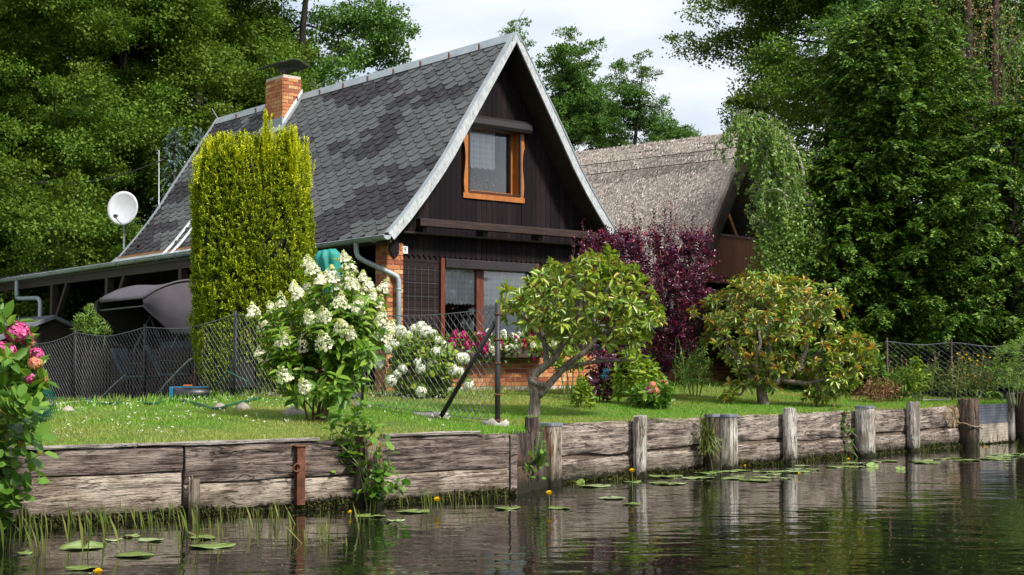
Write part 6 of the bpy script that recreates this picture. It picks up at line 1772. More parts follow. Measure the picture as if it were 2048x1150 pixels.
cl = Cloud(); ext = px_tips(b5, Rv6, 330, [(668, 785, 885), (700, 775, 910), (740, 775, 915), (775, 790, 900), (788, 810, 880)], .55); d2 = sk.reach(ext, rtip=.003)
for t, d in list(zip(ext, d2)) + list(zip(tipsQ, dirs)):
    v = (Vector(d) + Vector(Rv6.normal(0, .4, 3)) + Vector((0, 0, .3))).normalized(); opposite_leaves(cl, [t - v * .16, t], Rv6, 0.115, 0.075, 0.06, start=.05, kind='round')
for t, d in zip(tipsQ, dirs): head(sb, SNOW[Rv6.randint(3)], t, Vector(d) + Vector((0, -.4, .5)), Rv6.uniform(.72, 1.15))
sk.mb.build("stem", MATS['green_stem'], sb, True); link("foliage", cl.mesh("snowball_foliage", [MATS['lime']]), sb)

# pink hydrangea at the left edge
Rv7 = np.random.RandomState(27)
b6 = on_land(-25, 13.4)
S_ = lambda px, py, dY=0.0: loc_of(b6, px, py, dY)
pk = thing("pink_hydrangea", "large hydrangea with pink and salmon flower balls at the left edge of the lawn", "hydrangea", b6)
heads7 = [(33, 655, -.1, 0, 1.15), (52, 668, .0, 0, .7), (5, 695, -.2, 0, 1.25), (72, 700, 0, 0, .75), (55, 674, .2, 2, .9), (50, 685, .1, 2, .7), (70, 718, -.2, 2, .9), (85, 748, -.1, 2, .75), (30, 688, .15, 2, .6), (60, 748, -.3, 0, .5), (-60, 640, 0, 0, 1), (-110, 690, 0, 0, 1), (-90, 760, -.2, 2, 1), (78, 730, .1, 0, .6)]
tipsS = [S_(h[0], h[1] + 8, h[2]) for h in heads7]
sk = Skel([([(0.07 * (i - 2), 0.05 * (i % 2), -0.05), (0.12 * (i - 2), 0, 0.35), S_(-90 + 40 * i, 735, (i % 3 - 1) * .25)], [0.016, 0.013, 0.008]) for i in range(5)]); dirs = sk.reach(tipsS, rtip=.004, sag=.1)
cl = Cloud(); ext = px_tips(b6, Rv7, 120, [(618, -90, 60), (660, -140, 70), (720, -150, 88), (770, -150, 85), (840, -130, 60), (890, -100, 40)], .5); d2 = sk.reach(ext, rtip=.003)
for t, d in list(zip(ext, d2)) + list(zip(tipsS, dirs)):
    v = (Vector(d) + Vector(Rv7.normal(0, .4, 3)) + Vector((0, 0, .35))).normalized(); opposite_leaves(cl, [t - v * .15, t], Rv7, 0.175, 0.10, 0.075, start=.05, kind='leaf', droop=-.1)
for t, d, h in zip(tipsS, dirs, heads7): head(pk, PINK[h[3] if h[3] == 2 else Rv7.randint(2)], t, Vector(d) + Vector((0.2, -.5, .5)), h[4] * (.95 if h[3] == 0 else .72))
sk.mb.build("stem", MATS['green_stem'], pk, True); link("foliage", cl.mesh("pink_hydrangea_foliage", [MATS['hydrangea']]), pk)

# alder sprout in front of the left wall
Rv8 = np.random.RandomState(28)
def sprout(name, label, base, stems, leafL, leafW, seed, step=0.06, cat="shrub", mats=('sprout',), kind='round', stem_r=0.008, fol='green_stem', spread=.9):
    R = np.random.RandomState(seed); t = thing(name, label, cat, base); b = MB(); cl = Cloud()
    for st in stems:
        path = smooth_path([Vector(p) for p in st], 5); m = len(path); b.tube(path, [stem_r * (1 - .75 * i / (m - 1)) for i in range(m)], 5, False)
        L = sum((q - p).length for p, q in zip(path, path[1:])); n = max(4, int(L / step))
        for i in range(n):
            f_ = (0.18 + .82 * i / (n - 1)) * (m - 1); k = min(int(f_), m - 2); p = path[k].lerp(path[k+1], f_ - k); d = (path[k+1] - path[k]).normalized(); a = i * 2.4 + R.uniform(-.4, .4)
            e = d.orthogonal().normalized(); e.rotate(Matrix.Rotation(a, 3, d)); v = e * spread + d * .5 + Vector((0, -.1, R.uniform(-.2, .2)))
            l = leafL * R.uniform(.6, 1.15); cl.leaves([p], [v], [d * .8 + Vector((0, -.25, .6)) + Vector(R.normal(0, .3, 3))], l, l * leafW / leafL, kind, 0 if len(mats) == 1 or R.rand() < .8 else 1)
    b.build("stem", MATS[fol], t, True); link("foliage", cl.mesh(name + "_foliage", [MATS[m] for m in mats]), t); return t
bb_ = left_pt(30) + LN * 0.12; bb_ = Vector((bb_.x, bb_.y, 0.0))
A_ = lambda px, py, dY=0.0: loc_of(bb_, px, py, dY)
st = []
for i in range(34):
    x1, y1 = Rv8.uniform(-140, 85), Rv8.uniform(800, 1010)
    if x1 > 60 and y1 > 960: x1 -= 60
    st.append([(Rv8.uniform(-.5, .1), 0, -.05), A_(x1 * .5 - 45, y1 + 70, Rv8.uniform(-.4, .1)), A_(x1, y1, Rv8.uniform(-.5, .1))])
for x1, y1 in ((75, 850), (60, 830), (88, 905), (80, 960), (55, 990), (70, 805), (25, 815), (40, 795), (10, 1000), (20, 970)): st.append([(-.15, 0, 0), A_(x1 * .4 - 20, y1 + 50, -.15), A_(x1, y1, -.25)])
sprout("alder_sprout", "leafy young alder growing at the water's edge before the left end of the plank wall", bb_, st, 0.135, 0.095, 5, 0.055, mats=('sprout', 'hydrangea'))
# alder shoots on the middle of the left wall
bm_ = left_pt(722) + LN * 0.14; bm_ = Vector((bm_.x, bm_.y, 0.0))
B_ = lambda px, py, dY=0.0: loc_of(bm_, px, py, dY)
st = [[(0, 0, .0), B_(715, 918), B_(705, 848), B_(715, 813)], [(0, 0, .3), B_(700, 898), B_(670, 858), B_(650, 833)], [(0, 0, .3), B_(690, 898, -.05), B_(668, 878), B_(660, 856)], [(0, 0, .3), B_(730, 888), B_(730, 858)], [(0, 0, .2), B_(705, 904), B_(680, 909), B_(668, 938)], [(0, 0, .3), B_(715, 898), B_(745, 868), B_(752, 853)], [(0, 0, .3), B_(690, 913), B_(660, 908), B_(645, 911)], [(0, 0, .3), B_(700, 888), B_(690, 848), B_(672, 818)],
      [(0, 0, .3), B_(705, 878), B_(735, 843)], [(0, 0, .35), B_(700, 868), B_(718, 818), B_(728, 808)]]
sprout("alder_sprout", "young alder shoot with reddish tips growing up over the middle of the left plank wall", bm_, st, 0.14, 0.083, 6, 0.052, mats=('sprout', 'hydrangea'), kind='leaf')
st = [[(0.05, -.03, -.02), B_(745, 960, -.1), B_(750 + 20 * math.cos(i * 2.1), 930 + 45 * math.sin(i * 1.3), -.12 - .03 * (i % 3))] for i in range(9)] + [[(0, 0, 0), B_(740, 985, -.1), B_(700 + 12 * i, 985 - 8 * (i % 3), -.12)] for i in range(9)] + [[(0.1, 0, .1), B_(760, 930), B_(790, 960, -.1)], [(0.1, 0, .2), B_(745, 905), B_(760, 885, -.05)]]
bm2 = Vector((bm_.x + .06, bm_.y - .02, 0.0))
sprout("waterside_herb", "bright leafy herb hanging over the pale broken post down to the water", bm2, st, 0.10, 0.065, 7, 0.05, cat="plant", mats=('sprout', 'hydrangea'))
# fern and leaves at the wall gap
gp = Vector((0.33, 15.85, 0.0)); g_ = lambda px, py, dY=0.0: loc_of(gp, px, py, dY)
fn = thing("fern", "small green fern with round leaved herbs in the gap between the bank walls", "fern", gp)
cl = Cloud(); b = MB(); Rf = np.random.RandomState(8)
for (p0, p1) in (((1070, 925), (1082, 862)), ((1065, 930), (1055, 895)), ((1075, 930), (1093, 900)), ((1062, 935), (1045, 920)), ((1080, 925), (1088, 880))):
    a_, c_ = g_(*p0, -.15), g_(*p1, -.22); b.tube([a_, a_.lerp(c_, .5), c_], .003, 4, False); d = (c_ - a_).normalized(); sd = d.cross(Vector((0, 1, 0)))
    for i in range(16):
        f_ = i / 16
        for sg in (1, -1): cl.leaves([a_.lerp(c_, f_)], [sd * sg + d * .35], [Vector((0, -1, .4))], .055 * (1 - .75 * f_) + .01, .018, 'leaf')
for i in range(46):
    q = g_(1062 + Rf.normal(0, 17), 930 + Rf.normal(0, 17), -.18 + Rf.normal(0, .06)); cl.leaves([q], [Rf.normal(0, 1, 3)], [(Rf.normal(0, .4), -.7, .7)], .055, .05, 'round')
b.build("stem", MATS['green_stem'], fn); link("frond", cl.mesh("fern_frond", [MATS['sprout']]), fn)
# creeper on the capped post further right, grass tuft by the thick post
bc = right_pt(1692) + RN * .16; c_ = lambda px, py, dY=0.0: loc_of(bc, px, py, dY)
sprout("bramble", "small leafy creeper with a red brown patch on the left of the capped post", bc, [[(0, 0, 0), c_(1688, 870), c_(1680, 835), c_(1672, 812)], [(0, 0, .1), c_(1685, 850), c_(1690, 820)], [(0, 0, .0), c_(1690, 890), c_(1682, 905)], [(0, 0, .3), c_(1678, 840), c_(1662, 820)], [(0, 0, .3), c_(1690, 845), c_(1695, 825)]], .085, .068, 9, .045, cat="plant", mats=('sprout', 'seedhead'))
gt = right_pt(1392) + RN * .17; cl = Cloud(); Rg = np.random.RandomState(3); n_ = 200
pos = np.stack([Rg.normal(0, .05, n_), Rg.normal(0, .03, n_), Rg.uniform(.35, .62, n_)], 1); cl.leaves(pos, np.stack([Rg.normal(.1, .3, n_), Rg.normal(-.15, .2, n_), np.full(n_, -1.0)], 1), rdir(Rg, n_), Rg.uniform(.12, .26, n_), .006, 'blade', 1)
cl.leaves(pos[:60] + (0, 0, .03), np.stack([Rg.normal(0, .4, 60), Rg.normal(-.2, .3, 60), np.full(60, .8)], 1), rdir(Rg, 60), Rg.uniform(.08, .2, 60), .009, 'blade', 1)
tag(link("grass_tuft", cl.mesh("grass_tuft", [MATS['dry'], MATS['reed']]), None, gt), "yellowing grass tuft hanging at the left side of the thick capped post", "grass tuft")
gt2 = right_pt(1888) + RN * .12; n_ = 90; cl = Cloud(); pos = np.stack([Rg.normal(0, .05, n_), Rg.normal(0, .03, n_), Rg.uniform(.45, .75, n_)], 1); cl.leaves(pos, np.stack([Rg.normal(.05, .35, n_), Rg.normal(-.15, .2, n_), np.full(n_, -.9)], 1), rdir(Rg, n_), Rg.uniform(.08, .2, n_), .006, 'blade', 0)
tag(link("grass_tuft", cl.mesh("grass_tuft", [MATS['dry']]), None, gt2), "dry straw tuft hanging on the left of the thick roped post", "grass tuft")

# small bushes on the lawn
def leafy_bush(name, label, cat, base, outline, n, depth, L, W, leafmat, seed, heads=(), head_meshes=None, kind='leaf', stems='green_stem', k=3, hs=1.0):
    R = np.random.RandomState(seed); t = thing(name, label, cat, base); hh = max(0.2, at(0, outline[0][0], base.y).z - base.z)
    sk = Skel([([(0.05 * (i - 1.5), 0.04 * (i % 2), -.04), (0.10 * (i - 1.5), 0, hh * .4), (0.13 * (i - 1.5), .05 * (i % 2), hh * .65)], [0.012, 0.010, .006]) for i in range(4)])
    tips = px_tips(base, R, n, outline, depth); dirs = sk.reach(tips, rtip=.003); cl = Cloud()
    for p, d in zip(tips, dirs):
        v = (Vector(d) + Vector(R.normal(0, .4, 3)) + Vector((0, 0, .35))).normalized(); opposite_leaves(cl, [p - v * L * 1.2, p], R, L, W, L * .5, start=.05, kind=kind)
    for (px, py, dy, m) in heads: head(t, head_meshes[m], loc_of(base, px, py, dy), (0, -.5, .7), hs)
    sk.mb.build("stem", MATS[stems], t, True); link("foliage", cl.mesh(name + "_foliage", [MATS[leafmat]]), t); return t
bq = ground(1305, 818)
leafy_bush("hydrangea", "small round hydrangea with a few salmon and pink flower heads on the middle lawn", "hydrangea", bq, [(760, 1285, 1335), (775, 1262, 1350), (795, 1255, 1355), (815, 1270, 1345)], 85, .42, .125, .075, 'hydrangea', 31, [(1306, 770, -.25, 2), (1299, 780, -.35, 1), (1312, 781, -.35, 2), (1328, 766, -.1, 2)], PINK, hs=.62)
bq = on_land(1280, 22.4)
leafy_bush("hydrangea", "flowerless light green hydrangea beneath the purple plum, left of the rusty rhododendron", "hydrangea", bq, [(700, 1245, 1300), (725, 1225, 1325), (755, 1220, 1335), (790, 1235, 1320)], 110, .5, .13, .07, 'lime', 32)
bq = on_land(1203, 22.6)
leafy_bush("hydrangea", "dark leaved hydrangea with small blue flower heads between plum and forked rhododendron", "hydrangea", bq, [(690, 1175, 1235), (720, 1170, 1240), (760, 1175, 1232), (790, 1185, 1222)], 80, .45, .11, .06, 'plum', 33, [(1212, 742, -.4, 0), (1207, 752, -.4, 0), (1198, 695, -.4, 0)], [BLUE], hs=.8)
bq = ground(1167, 816)
leafy_bush("garden_shrub", "little bright green bush right of the forked rhododendron trunk", "shrub", bq, [(762, 1152, 1172), (785, 1148, 1188), (812, 1150, 1188)], 46, .22, .10, .05, 'lime', 34)
bq = on_land(1140, 23.4)
leafy_bush("panicle_hydrangea", "small thin stemmed hydrangea with white panicles before the brick base", "hydrangea", bq, [(672, 1060, 1120), (690, 1065, 1165), (715, 1095, 1170), (735, 1110, 1165)], 60, .35, .12, .06, 'lime', 35, [(1066, 692, -.2, 0), (1085, 693, -.2, 1), (1098, 700, -.1, 2), (1108, 688, 0, 0)], PAN, hs=.6)
bq = on_land(1390, 25.0)
leafy_bush("juniper", "low green juniper like bush left behind the rusty rhododendron", "shrub", bq, [(690, 1365, 1410), (715, 1350, 1428), (765, 1352, 1430)], 170, .6, .07, .018, 'birch', 36)
bq = on_land(2030, 24.9)
leafy_bush("garden_shrub", "feathery green shrub at the right edge above the perforated sheet", "shrub", bq, [(665, 2030, 2100), (690, 1995, 2130), (730, 1975, 2140), (775, 1985, 2140)], 330, .9, .085, .024, 'birch', 37)
bq = on_land(2045, 30.5)
leafy_bush("garden_shrub", "yellow green bush behind the wire fence at the right edge below the conifer", "shrub", bq, [(520, 2020, 2100), (580, 2005, 2130), (640, 1990, 2140), (700, 2000, 2140)], 260, .9, .12, .06, 'lime', 38)
bq = on_land(188, 28.5)
leafy_bush("garden_shrub", "feathery yellow green bush below the carport left of the swing hood", "shrub", bq, [(605, 175, 200), (630, 150, 215), (665, 145, 225)], 150, .5, .09, .026, 'birch', 39)
# tall pale weeds and grasses
def stalks(name, label, base, spots, seed, mat='reed', top='dry', r=0.004, cat="weeds"):
    R = np.random.RandomState(seed); t = thing(name, label, cat, base); b = MB(); cl = Cloud()
    for (x0, y0, x1, y1) in spots:
        p, q = loc_of(base, x0, y0, R.uniform(-.3, .3)), loc_of(base, x1, y1, R.uniform(-.3, .3)); b.tube([p - Vector((0, 0, .1)), p.lerp(q, .55) + Vector((R.normal(0, .02), 0, 0)), q], [r, r, r * .5], 4, False)
        n = int(8 + 26 * (q - p).length); f_ = R.rand(n)
        pos = np.array(p) + (np.array(q) - np.array(p)) * f_[:, None]; up = rdir(R, n, .5); hi = f_ > .7
        cl.leaves(pos[~hi], up[~hi], rdir(R, (~hi).sum()), R.uniform(.06, .16, (~hi).sum()), .016, 'blade', 0); cl.leaves(pos[hi], up[hi], rdir(R, hi.sum()), R.uniform(.03, .06, hi.sum()), .014, 'quad', 1)
    b.build("stem", MATS[mat], t); link("foliage", cl.mesh(name + "_leaves", [MATS[mat], MATS[top]]), t)
Rw = np.random.RandomState(44)
stalks("tall_weed", "tall pale weed stems beside the low bush left of the rusty rhododendron", on_land(1372, 23.6), [(1372 + Rw.normal(0, 10), 775, 1374 + Rw.normal(0, 16), Rw.uniform(665, 720)) for _ in range(9)], 45, 'birch', 'birch')
stalks("wild_grass", "tall seeding grass and weeds along the foot of the right wire fence", on_land(1800, 26.6), [(x, 782, x + Rw.normal(0, 14), Rw.uniform(700, 755)) for x in Rw.uniform(1745, 1980, 46)], 46)
for (px, lab) in ((1835, "lighter green broad leaved weed at the foot of the right wire fence"), (1795, "low bluish iris leaves beside the rusty rhododendron's right flank")):
    bq = on_land(px, 26.2); leafy_bush("weed", lab, "weed", bq, [(715 if px == 1835 else 745, px - 12, px + 12), (745, px - 18, px + 20), (775, px - 22, px + 22)], 40, .25, .11 if px == 1835 else .22, .05 if px == 1835 else .018, 'lime' if px == 1835 else 'birch', px)
bq = on_land(1755, 25.4); cl = Cloud(); n_ = 420; pos = Rw.normal(0, 1, (n_, 3)) * (.20, .16, .10) + (0, 0, .22); cl.leaves(pos, rdir(Rw, n_, -.2), rdir(Rw, n_), Rw.uniform(.06, .14, n_), .022, 'leaf')
tag(link("dead_fern", cl.mesh("dead_fern", [MATS['fern_dead']]), None, bq), "clump of dead brown fern right of the rusty rhododendron", "fern")
bq = on_land(1960, 25.6)
yf = thing("yellow_wildflower", "patch of yellow wildflowers before the right wire fence", "flowers", bq)
cl = Cloud(); b = MB(); yh = ball_flower(.013, 10, .018, None, 3, .5, .2).mesh("yellow_bloom", [MATS['yellow_petal']])
for i in range(60):
    x0, y1 = Rw.uniform(1925, 1995), Rw.uniform(705, 770); p, q = loc_of(bq, x0, 780, 0), loc_of(bq, x0 + Rw.normal(0, 8), y1, Rw.uniform(-.3, .3)); b.tube([p, p.lerp(q, .6), q], .003, 3, False)
    twig_leaves(cl, p, (q - p).normalized(), (q - p).length, 9, .07, .018, Rw)
    if i < 20: o = link("flower", yh, yf, q)
b.build("stem", MATS['green_stem'], yf); link("foliage", cl.mesh("wildflower_foliage", [MATS['reed']]), yf)
# ------------------------------------------------------------------ trees
def broadleaf_meshes(seed, H, crown0, R0, nclump, nleaf, leafL, mat, rc=(0.55, 1.05), flat=0.5, profile=None, kind='quad', bark='bark', trunk_r=0.2, gap=0.0):
    """trunk and crown meshes of one tree, base at the origin"""
    R = np.random.RandomState(seed)
    prof_ = profile or (lambda t: math.sin(math.pi * min(1, 0.2 + 0.78 * t ** 0.85)) ** 0.75)
    trunk = [Vector((0, 0, -0.3)), Vector((R.normal(0, .1), R.normal(0, .1), H * .3)), Vector((R.normal(0, .25), R.normal(0, .25), H * .65)), Vector((R.normal(0, .3), R.normal(0, .3), H * .96))]
    sk = Skel([(trunk, [trunk_r * 1.3, trunk_r, trunk_r * .6, .03])])
    nl = int(nclump / 6)
    tg = []
    for i in range(nl):
        t = R.rand() ** 0.9; z = crown0 + (H - crown0) * t; a = i * 2.399 + R.uniform(-.4, .4); r = R0 * prof_(t) * R.uniform(.62, 1.05)
        tg.append(Vector((math.cos(a) * r, math.sin(a) * r, z + R.uniform(-.2, .6))))
    sk.reach(tg, rtip=.02, sag=.12, zpen=1.6, n=5)
    cs = [(np.array(p), R.uniform(*rc)) for p in tg]
    for p in tg:
        ax = Vector((p.x, p.y, 0)) * .75; ax.z = p.z - 0.5
        for q in range(5):
            m = np.array(p.lerp(ax, R.uniform(-.12, .85))) + R.normal(0, .62, 3) * (1, 1, .7)
            cs.append((m, R.uniform(*rc) * .9))
    sk.reach([Vector(c) for c, r in cs[len(tg):]][::3], rtip=.012, sag=.08, n=4)
    cl = Cloud()
    for c, r in cs:
        if R.rand() < gap: continue
        n = int(nleaf * (r / np.mean(rc)) ** 2)
        # sub-sprays give each clump a ragged edge
        ns = max(5, n // 22); sd = rdir(R, ns, .25); sc = c + sd * r * np.array((1, 1, flat)) * (R.rand(ns, 1) ** .45)
        k = n // ns; base = np.repeat(sc, k, 0); outd = np.repeat(sd, k, 0)
        d = unit(outd * .8 + R.normal(0, .7, (ns * k, 3)) + np.array((0, 0, -.15)))
        pos = base + R.normal(0, r * .16, (ns * k, 3)) * (1, 1, .55)
        cl.leaves(pos, d, np.array((0, 0, 1.0)) + outd * .35 + R.normal(0, .5, (ns * k, 3)), leafL * R.uniform(.7, 1.25, ns * k), leafL * .72, kind)
    tm = sk.mb
    me = bpy.data.meshes.new("tree_trunk"); me.from_pydata(tm.v, [], tm.f); me.materials.append(MATS[bark]); me.polygons.foreach_set("use_smooth", [True] * len(tm.f)); me.update()
    return me, cl.mesh("tree_crown", [MATS[mat]])
def plant_tree(meshes, px, Y, label, rot=0.0, s=1.0, sz=None, group=None, cat="tree", name="broadleaf_tree"):
    p = on_land(px, Y); t = thing(name, label, cat, p, rot, group); t.scale = (s, s, sz or s)
    link("trunk", meshes[0], t); link("crown", meshes[1], t); return t
AL = [broadleaf_meshes(101, 16, 0.5, 4.5, 300, 560, .105, 'alder', (.6, 1.15), .5), broadleaf_meshes(102, 17, 0.8, 4.2, 280, 560, .10, 'alder', (.6, 1.1), .45), broadleaf_meshes(103, 14, .3, 4.0, 290, 560, .098, 'alder', (.55, 1.05), .55)]
OK = [broadleaf_meshes(104, 15, 2.5, 3.3, 250, 480, .105, 'oak', (.5, .95), .5, trunk_r=.22), broadleaf_meshes(105, 15, 2.0, 2.3, 220, 430, .10, 'oak', (.45, .85), .5, profile=lambda t: (1 - t) ** .55 * .9 + .12)]
SL = broadleaf_meshes(106, 13.2, 4.0, 2.7, 300, 380, .10, 'oak', (.38, .70), .5, profile=lambda t: (1 - t) ** .8 + .07, trunk_r=.16)
G1 = "trees behind the carport and the black house"
spots = [(55, 40.0, 2, 0.4, .95, "dense bright leaved alder nearest the left edge, above the carport gutter"),
         (140, 39.5, 2, 3.1, .55, "low bright alder bush directly left behind the satellite dish"),
         (-20, 39.5, 2, 5.5, .66, "low alder at the left edge above the shed roof"),
         (-110, 37, 0, 1.2, .95, "alder half cut by the left picture edge above the carport"),
         (250, 43, 0, 2.1, 1.0, "dark alder straight behind the satellite dish"),
         (405, 45, 1, 3.3, 1.02, "dark alder behind the far roof corner and chimney, left of the sky gap"),
         (130, 46, 1, 4.4, 1.05, "tall dark alder in the second row between the dish and the left edge"),
         (330, 49, 2, 5.0, 1.35, "tall alder in the rear row above the far roof corner"),
         (-60, 50, 1, 2.6, 1.15, "tall rear alder at the upper left corner"),
         (200, 53, 0, .3, 1.25, "rear alder whose top leaves the picture above the dish"),
         (520, 55, 1, .9, .86, "rear alder seen low between chimney and ridge")]
for px, Y, k, rot, s, lab in spots: plant_tree(AL[k], px, Y, lab, rot, s, group=G1, name="alder_tree")
plant_tree(OK[0], 612, 47, "loose lighter green tree with branches against the sky behind the chimney", 0.6, .98, 1.12, G1, name="oak_tree")
plant_tree(OK[0], 660, 56, "round topped tree showing just above the ridge right of the chimney", 2.6, .55, .52, G1, name="oak_tree")
plant_tree(OK[1], 1012, 58, "narrow tree whose tip peeps over the roof's apex", 1.0, .80, .95, G1, name="oak_tree")
G2 = "trees behind the thatched roof"
plant_tree(SL, 1148, 48, "slender upright tree between the gable and the thatched ridge", 2.0, .80, .84, G2, name="oak_tree")
plant_tree(OK[0], 1195, 56, "low tree behind the thatched ridge right of the slender upright tree", 4.0, .72, .72, G2, name="oak_tree")
plant_tree(OK[1], 1275, 54, "thin tree behind the middle of the thatched ridge", .4, .78, .80, G2, name="oak_tree")
plant_tree(OK[0], 1345, 58, "dark low tree behind the right part of the thatched ridge", 5.1, .70, .68, G2, name="oak_tree")
G3 = "trees behind the dark conifer"
plant_tree(AL[1], 1668, 46, "tall dark alder reaching over the thatched ridge left of the conifer", 1.9, 1.0, 1.0, G3, name="alder_tree")
plant_tree(AL[0], 1720, 43, "tall dark alder with visible trunk behind the conifer's top", 3.9, 1.0, 1.02, G3, name="alder_tree")
plant_tree(OK[0], 1990, 39, "tall loose tree with bare trunk at the upper right corner", 3.0, 1.25, 1.2, G3, name="oak_tree")
plant_tree(AL[2], 2180, 42, "dark tree cut by the right picture edge", 2.2, 1.1, 1.1, G3, name="alder_tree")
plant_tree(AL[2], 1880, 52, "rear tree filling the gap right behind the conifer", 5.2, 1.1, 1.1, G3, name="alder_tree")
plant_tree(AL[2], 1450, 60, "far low tree right behind the thatched gable", 1.2, .62, .55, G3, name="alder_tree")

# conifer
def conifer_meshes(seed, H, R0, n, tuft, mat, bulge=1.0, dens=1.0):
    R = np.random.RandomState(seed); cl = Cloud(); b = MB()
    b.tube([(0, 0, -.3), (.03, 0, H * .5), (0, 0, H * .98)], [.19, .12, .02], 9)
    P, D, N, LL, WW = [], [], [], [], []
    for i in range(n):
        t = (i + R.rand()) / n; z = H * (.02 + .97 * t); a = i * 2.399 + R.normal(0, .3)
        rad = R0 * ((1 - t ** bulge) ** .66 * (.88 + .12 * math.sin(4 * a + 3 * t)) + .03) * R.uniform(.55, 1.10)
        o = np.array((math.cos(a), math.sin(a), 0)); sl = np.interp(t, [0, .6, 1], [0, .26, .9]) + R.normal(0, .20)
        e = o * rad + np.array((0, 0, z + sl * rad * .8 + .05)); s0 = np.array((0, 0, z)); m = (s0 + e) / 2 + np.array((0, 0, .14 * rad * (.4 if t < .7 else -.2)))
        path = [s0 * (1 - f) ** 2 + 2 * m * f * (1 - f) + e * f * f for f in np.linspace(0, 1, 7)]
        b.tube(path, [.022 * (1 - .8 * q / 6) * (1.3 - t) + .004 for q in range(7)], 4, False)
        side = np.cross(o, (0, 0, 1)); nt = max(5, int(rad * 9 * dens))
        for k in range(nt):
            f = .30 + .70 * (k + R.rand()) / nt; p = s0 * (1 - f) ** 2 + 2 * m * f * (1 - f) + e * f * f; sg = 1 if k % 2 else -1
            td = unit(o * R.uniform(.45, .95) + side * sg * R.uniform(.3, .9) * (1.15 - .6 * f) + np.array((0, 0, R.normal(-.10, .34)))); Ln = tuft * R.uniform(.6, 1.25) * (1.2 - .45 * f)
            K = 17; u = np.linspace(.02, 1, K); q = p + td * (u * Ln)[:, None]; q[:, 2] -= .34 * Ln * u ** 2
            nv = unit(np.array((0, 0, 1.0)) + R.normal(0, .33, 3)); sd = unit(np.cross(td, nv)); ss = np.where(np.arange(K) % 2, 1, -1)[:, None]
            P.append(q); D.append(sd * ss * .85 + td * .75 + R.normal(0, .12, (K, 3)) - np.array((0, 0, .12))); N.append(np.tile(nv, (K, 1)) + R.normal(0, .45, (K, 3))); l = (.40 * tuft * (1 - .62 * u)) * R.uniform(.7, 1.1, K); LL.append(l); WW.append(np.full(K, .115 * tuft + .004))
    cl.leaves(np.concatenate(P), np.concatenate(D), np.concatenate(N), np.concatenate(LL), np.concatenate(WW), 'quad')
    me = bpy.data.meshes.new("conifer_trunk"); me.from_pydata(b.v, [], b.f); me.materials.append(MATS['bark']); me.update()
    return me, cl.mesh("conifer_crown", [MATS[mat]])
pc = on_land(1795, 30.0); top = at(1795, 25, 30.0)
Hc = top.z - pc.z
con = conifer_meshes(201, Hc, 3.05, 680, .36, 'conifer', 2.6, 1.3)
plant_tree(con, 1795, 30.0, "huge dark green conifer with drooping sprays filling the right of the garden", 0.3, 1.0, name="conifer_tree", cat="conifer")
con2 = conifer_meshes(202, 5.0, 1.6, 260, .34, 'conifer', 2.2, 1.1)
plant_tree(con2, 1690, 29.0, "smaller dark conifer leaning out of the huge conifer's left flank", 1.1, 1.0, name="conifer_tree", cat="conifer")
plant_tree(con2, 2030, 29.6, "smaller dark conifer at the right flank of the huge conifer", 2.6, 1.1, 1.2, name="conifer_tree", cat="conifer")
sp_ = conifer_meshes(203, 5.4, 1.0, 70, .26, 'blue_spruce', 1.0, .8)
pb = on_land(342, 36.3); h_ = at(342, 255, 36.3).z - pb.z
plant_tree(sp_, 342, 36.3, "young blue spruce with bare leader at the far roof edge", 0, .95, h_ / 5.4, name="blue_spruce", cat="spruce")
h_ = at(392, 255, 37.5).z - on_land(392, 37.5).z
plant_tree(sp_, 392, 37.5, "second young blue spruce tip, half hidden by the roof edge", 1.9, .95, h_ / 5.4, name="blue_spruce", cat="spruce")

# weeping birch
Rb = np.random.RandomState(205)
pb = on_land(1640, 29.0); bi = thing("birch_tree", "birch branches with light green drooping leaf strands beside the thatched gable", "birch", pb)
X_ = lambda px, py, dY=0.0: loc_of(pb, px, py, dY)
sk = Skel([([(0, 0, -.2), X_(1640, 600), X_(1632, 450), X_(1610, 380, -.1)], [.11, .09, .07, .05]), ([X_(1628, 430), X_(1590, 375, -.3), X_(1555, 310, -.5), X_(1530, 270, -.5), X_(1490, 240, -.5)], [.05, .035, .024, .016, .006]),
           ([X_(1610, 380), X_(1600, 320, -.2), X_(1575, 280, -.3), X_(1520, 235, -.4)], [.04, .03, .02, .006]), ([X_(1632, 450), X_(1600, 420, -.6), X_(1560, 380, -.8), X_(1535, 380, -.8)], [.04, .03, .02, .006])])
cl = Cloud(); ends = [p for p in sk.P if p.z > X_(0, 470).z]
for i in range(400):
    p = ends[Rb.randint(len(ends))] + Vector(Rb.normal(0, .22, 3)); q = at(1024, 735, 31) ; ln = Rb.uniform(.35, 1.25)
    ppx = 1024 + (p.x + pb.x) / (p.y + pb.y) * F; ppy = 735 - (p.z + pb.z - EYE) / (p.y + pb.y) * F
    lim = float(np.interp(ppx, [1460, 1500, 1535, 1560, 1600], [300, 335, 400, 560, 700])); ln = min(ln, max(.12, (lim - ppy) / F * 29))
    ln = min(ln, .75)
    if ppx > 1600 or ppx < 1450 or Rb.rand() < (ppx - 1500) / 160: continue
    drift = Vector((Rb.normal(0, .10), Rb.normal(0, .10), 0)); path = [p, p + Vector((0, 0, -.15 * ln)) + drift * 1.5, p + Vector((0, 0, -.6 * ln)) + drift * 1.9, p + Vector((0, 0, -ln)) + drift * 2]
    sk.mb.tube(path, .0035, 3, False); n = int(80 * ln); f_ = Rb.rand(n); pos = np.array([path[0].lerp(path[3], f) for f in f_]) + np.array(drift) * np.sin(f_ * 3.1)[:, None] + Rb.normal(0, .025, (n, 3))
    cl.leaves(pos, rdir(Rb, n, -.6), rdir(Rb, n, .3), Rb.uniform(.05, .085, n), .055, 'leaf')
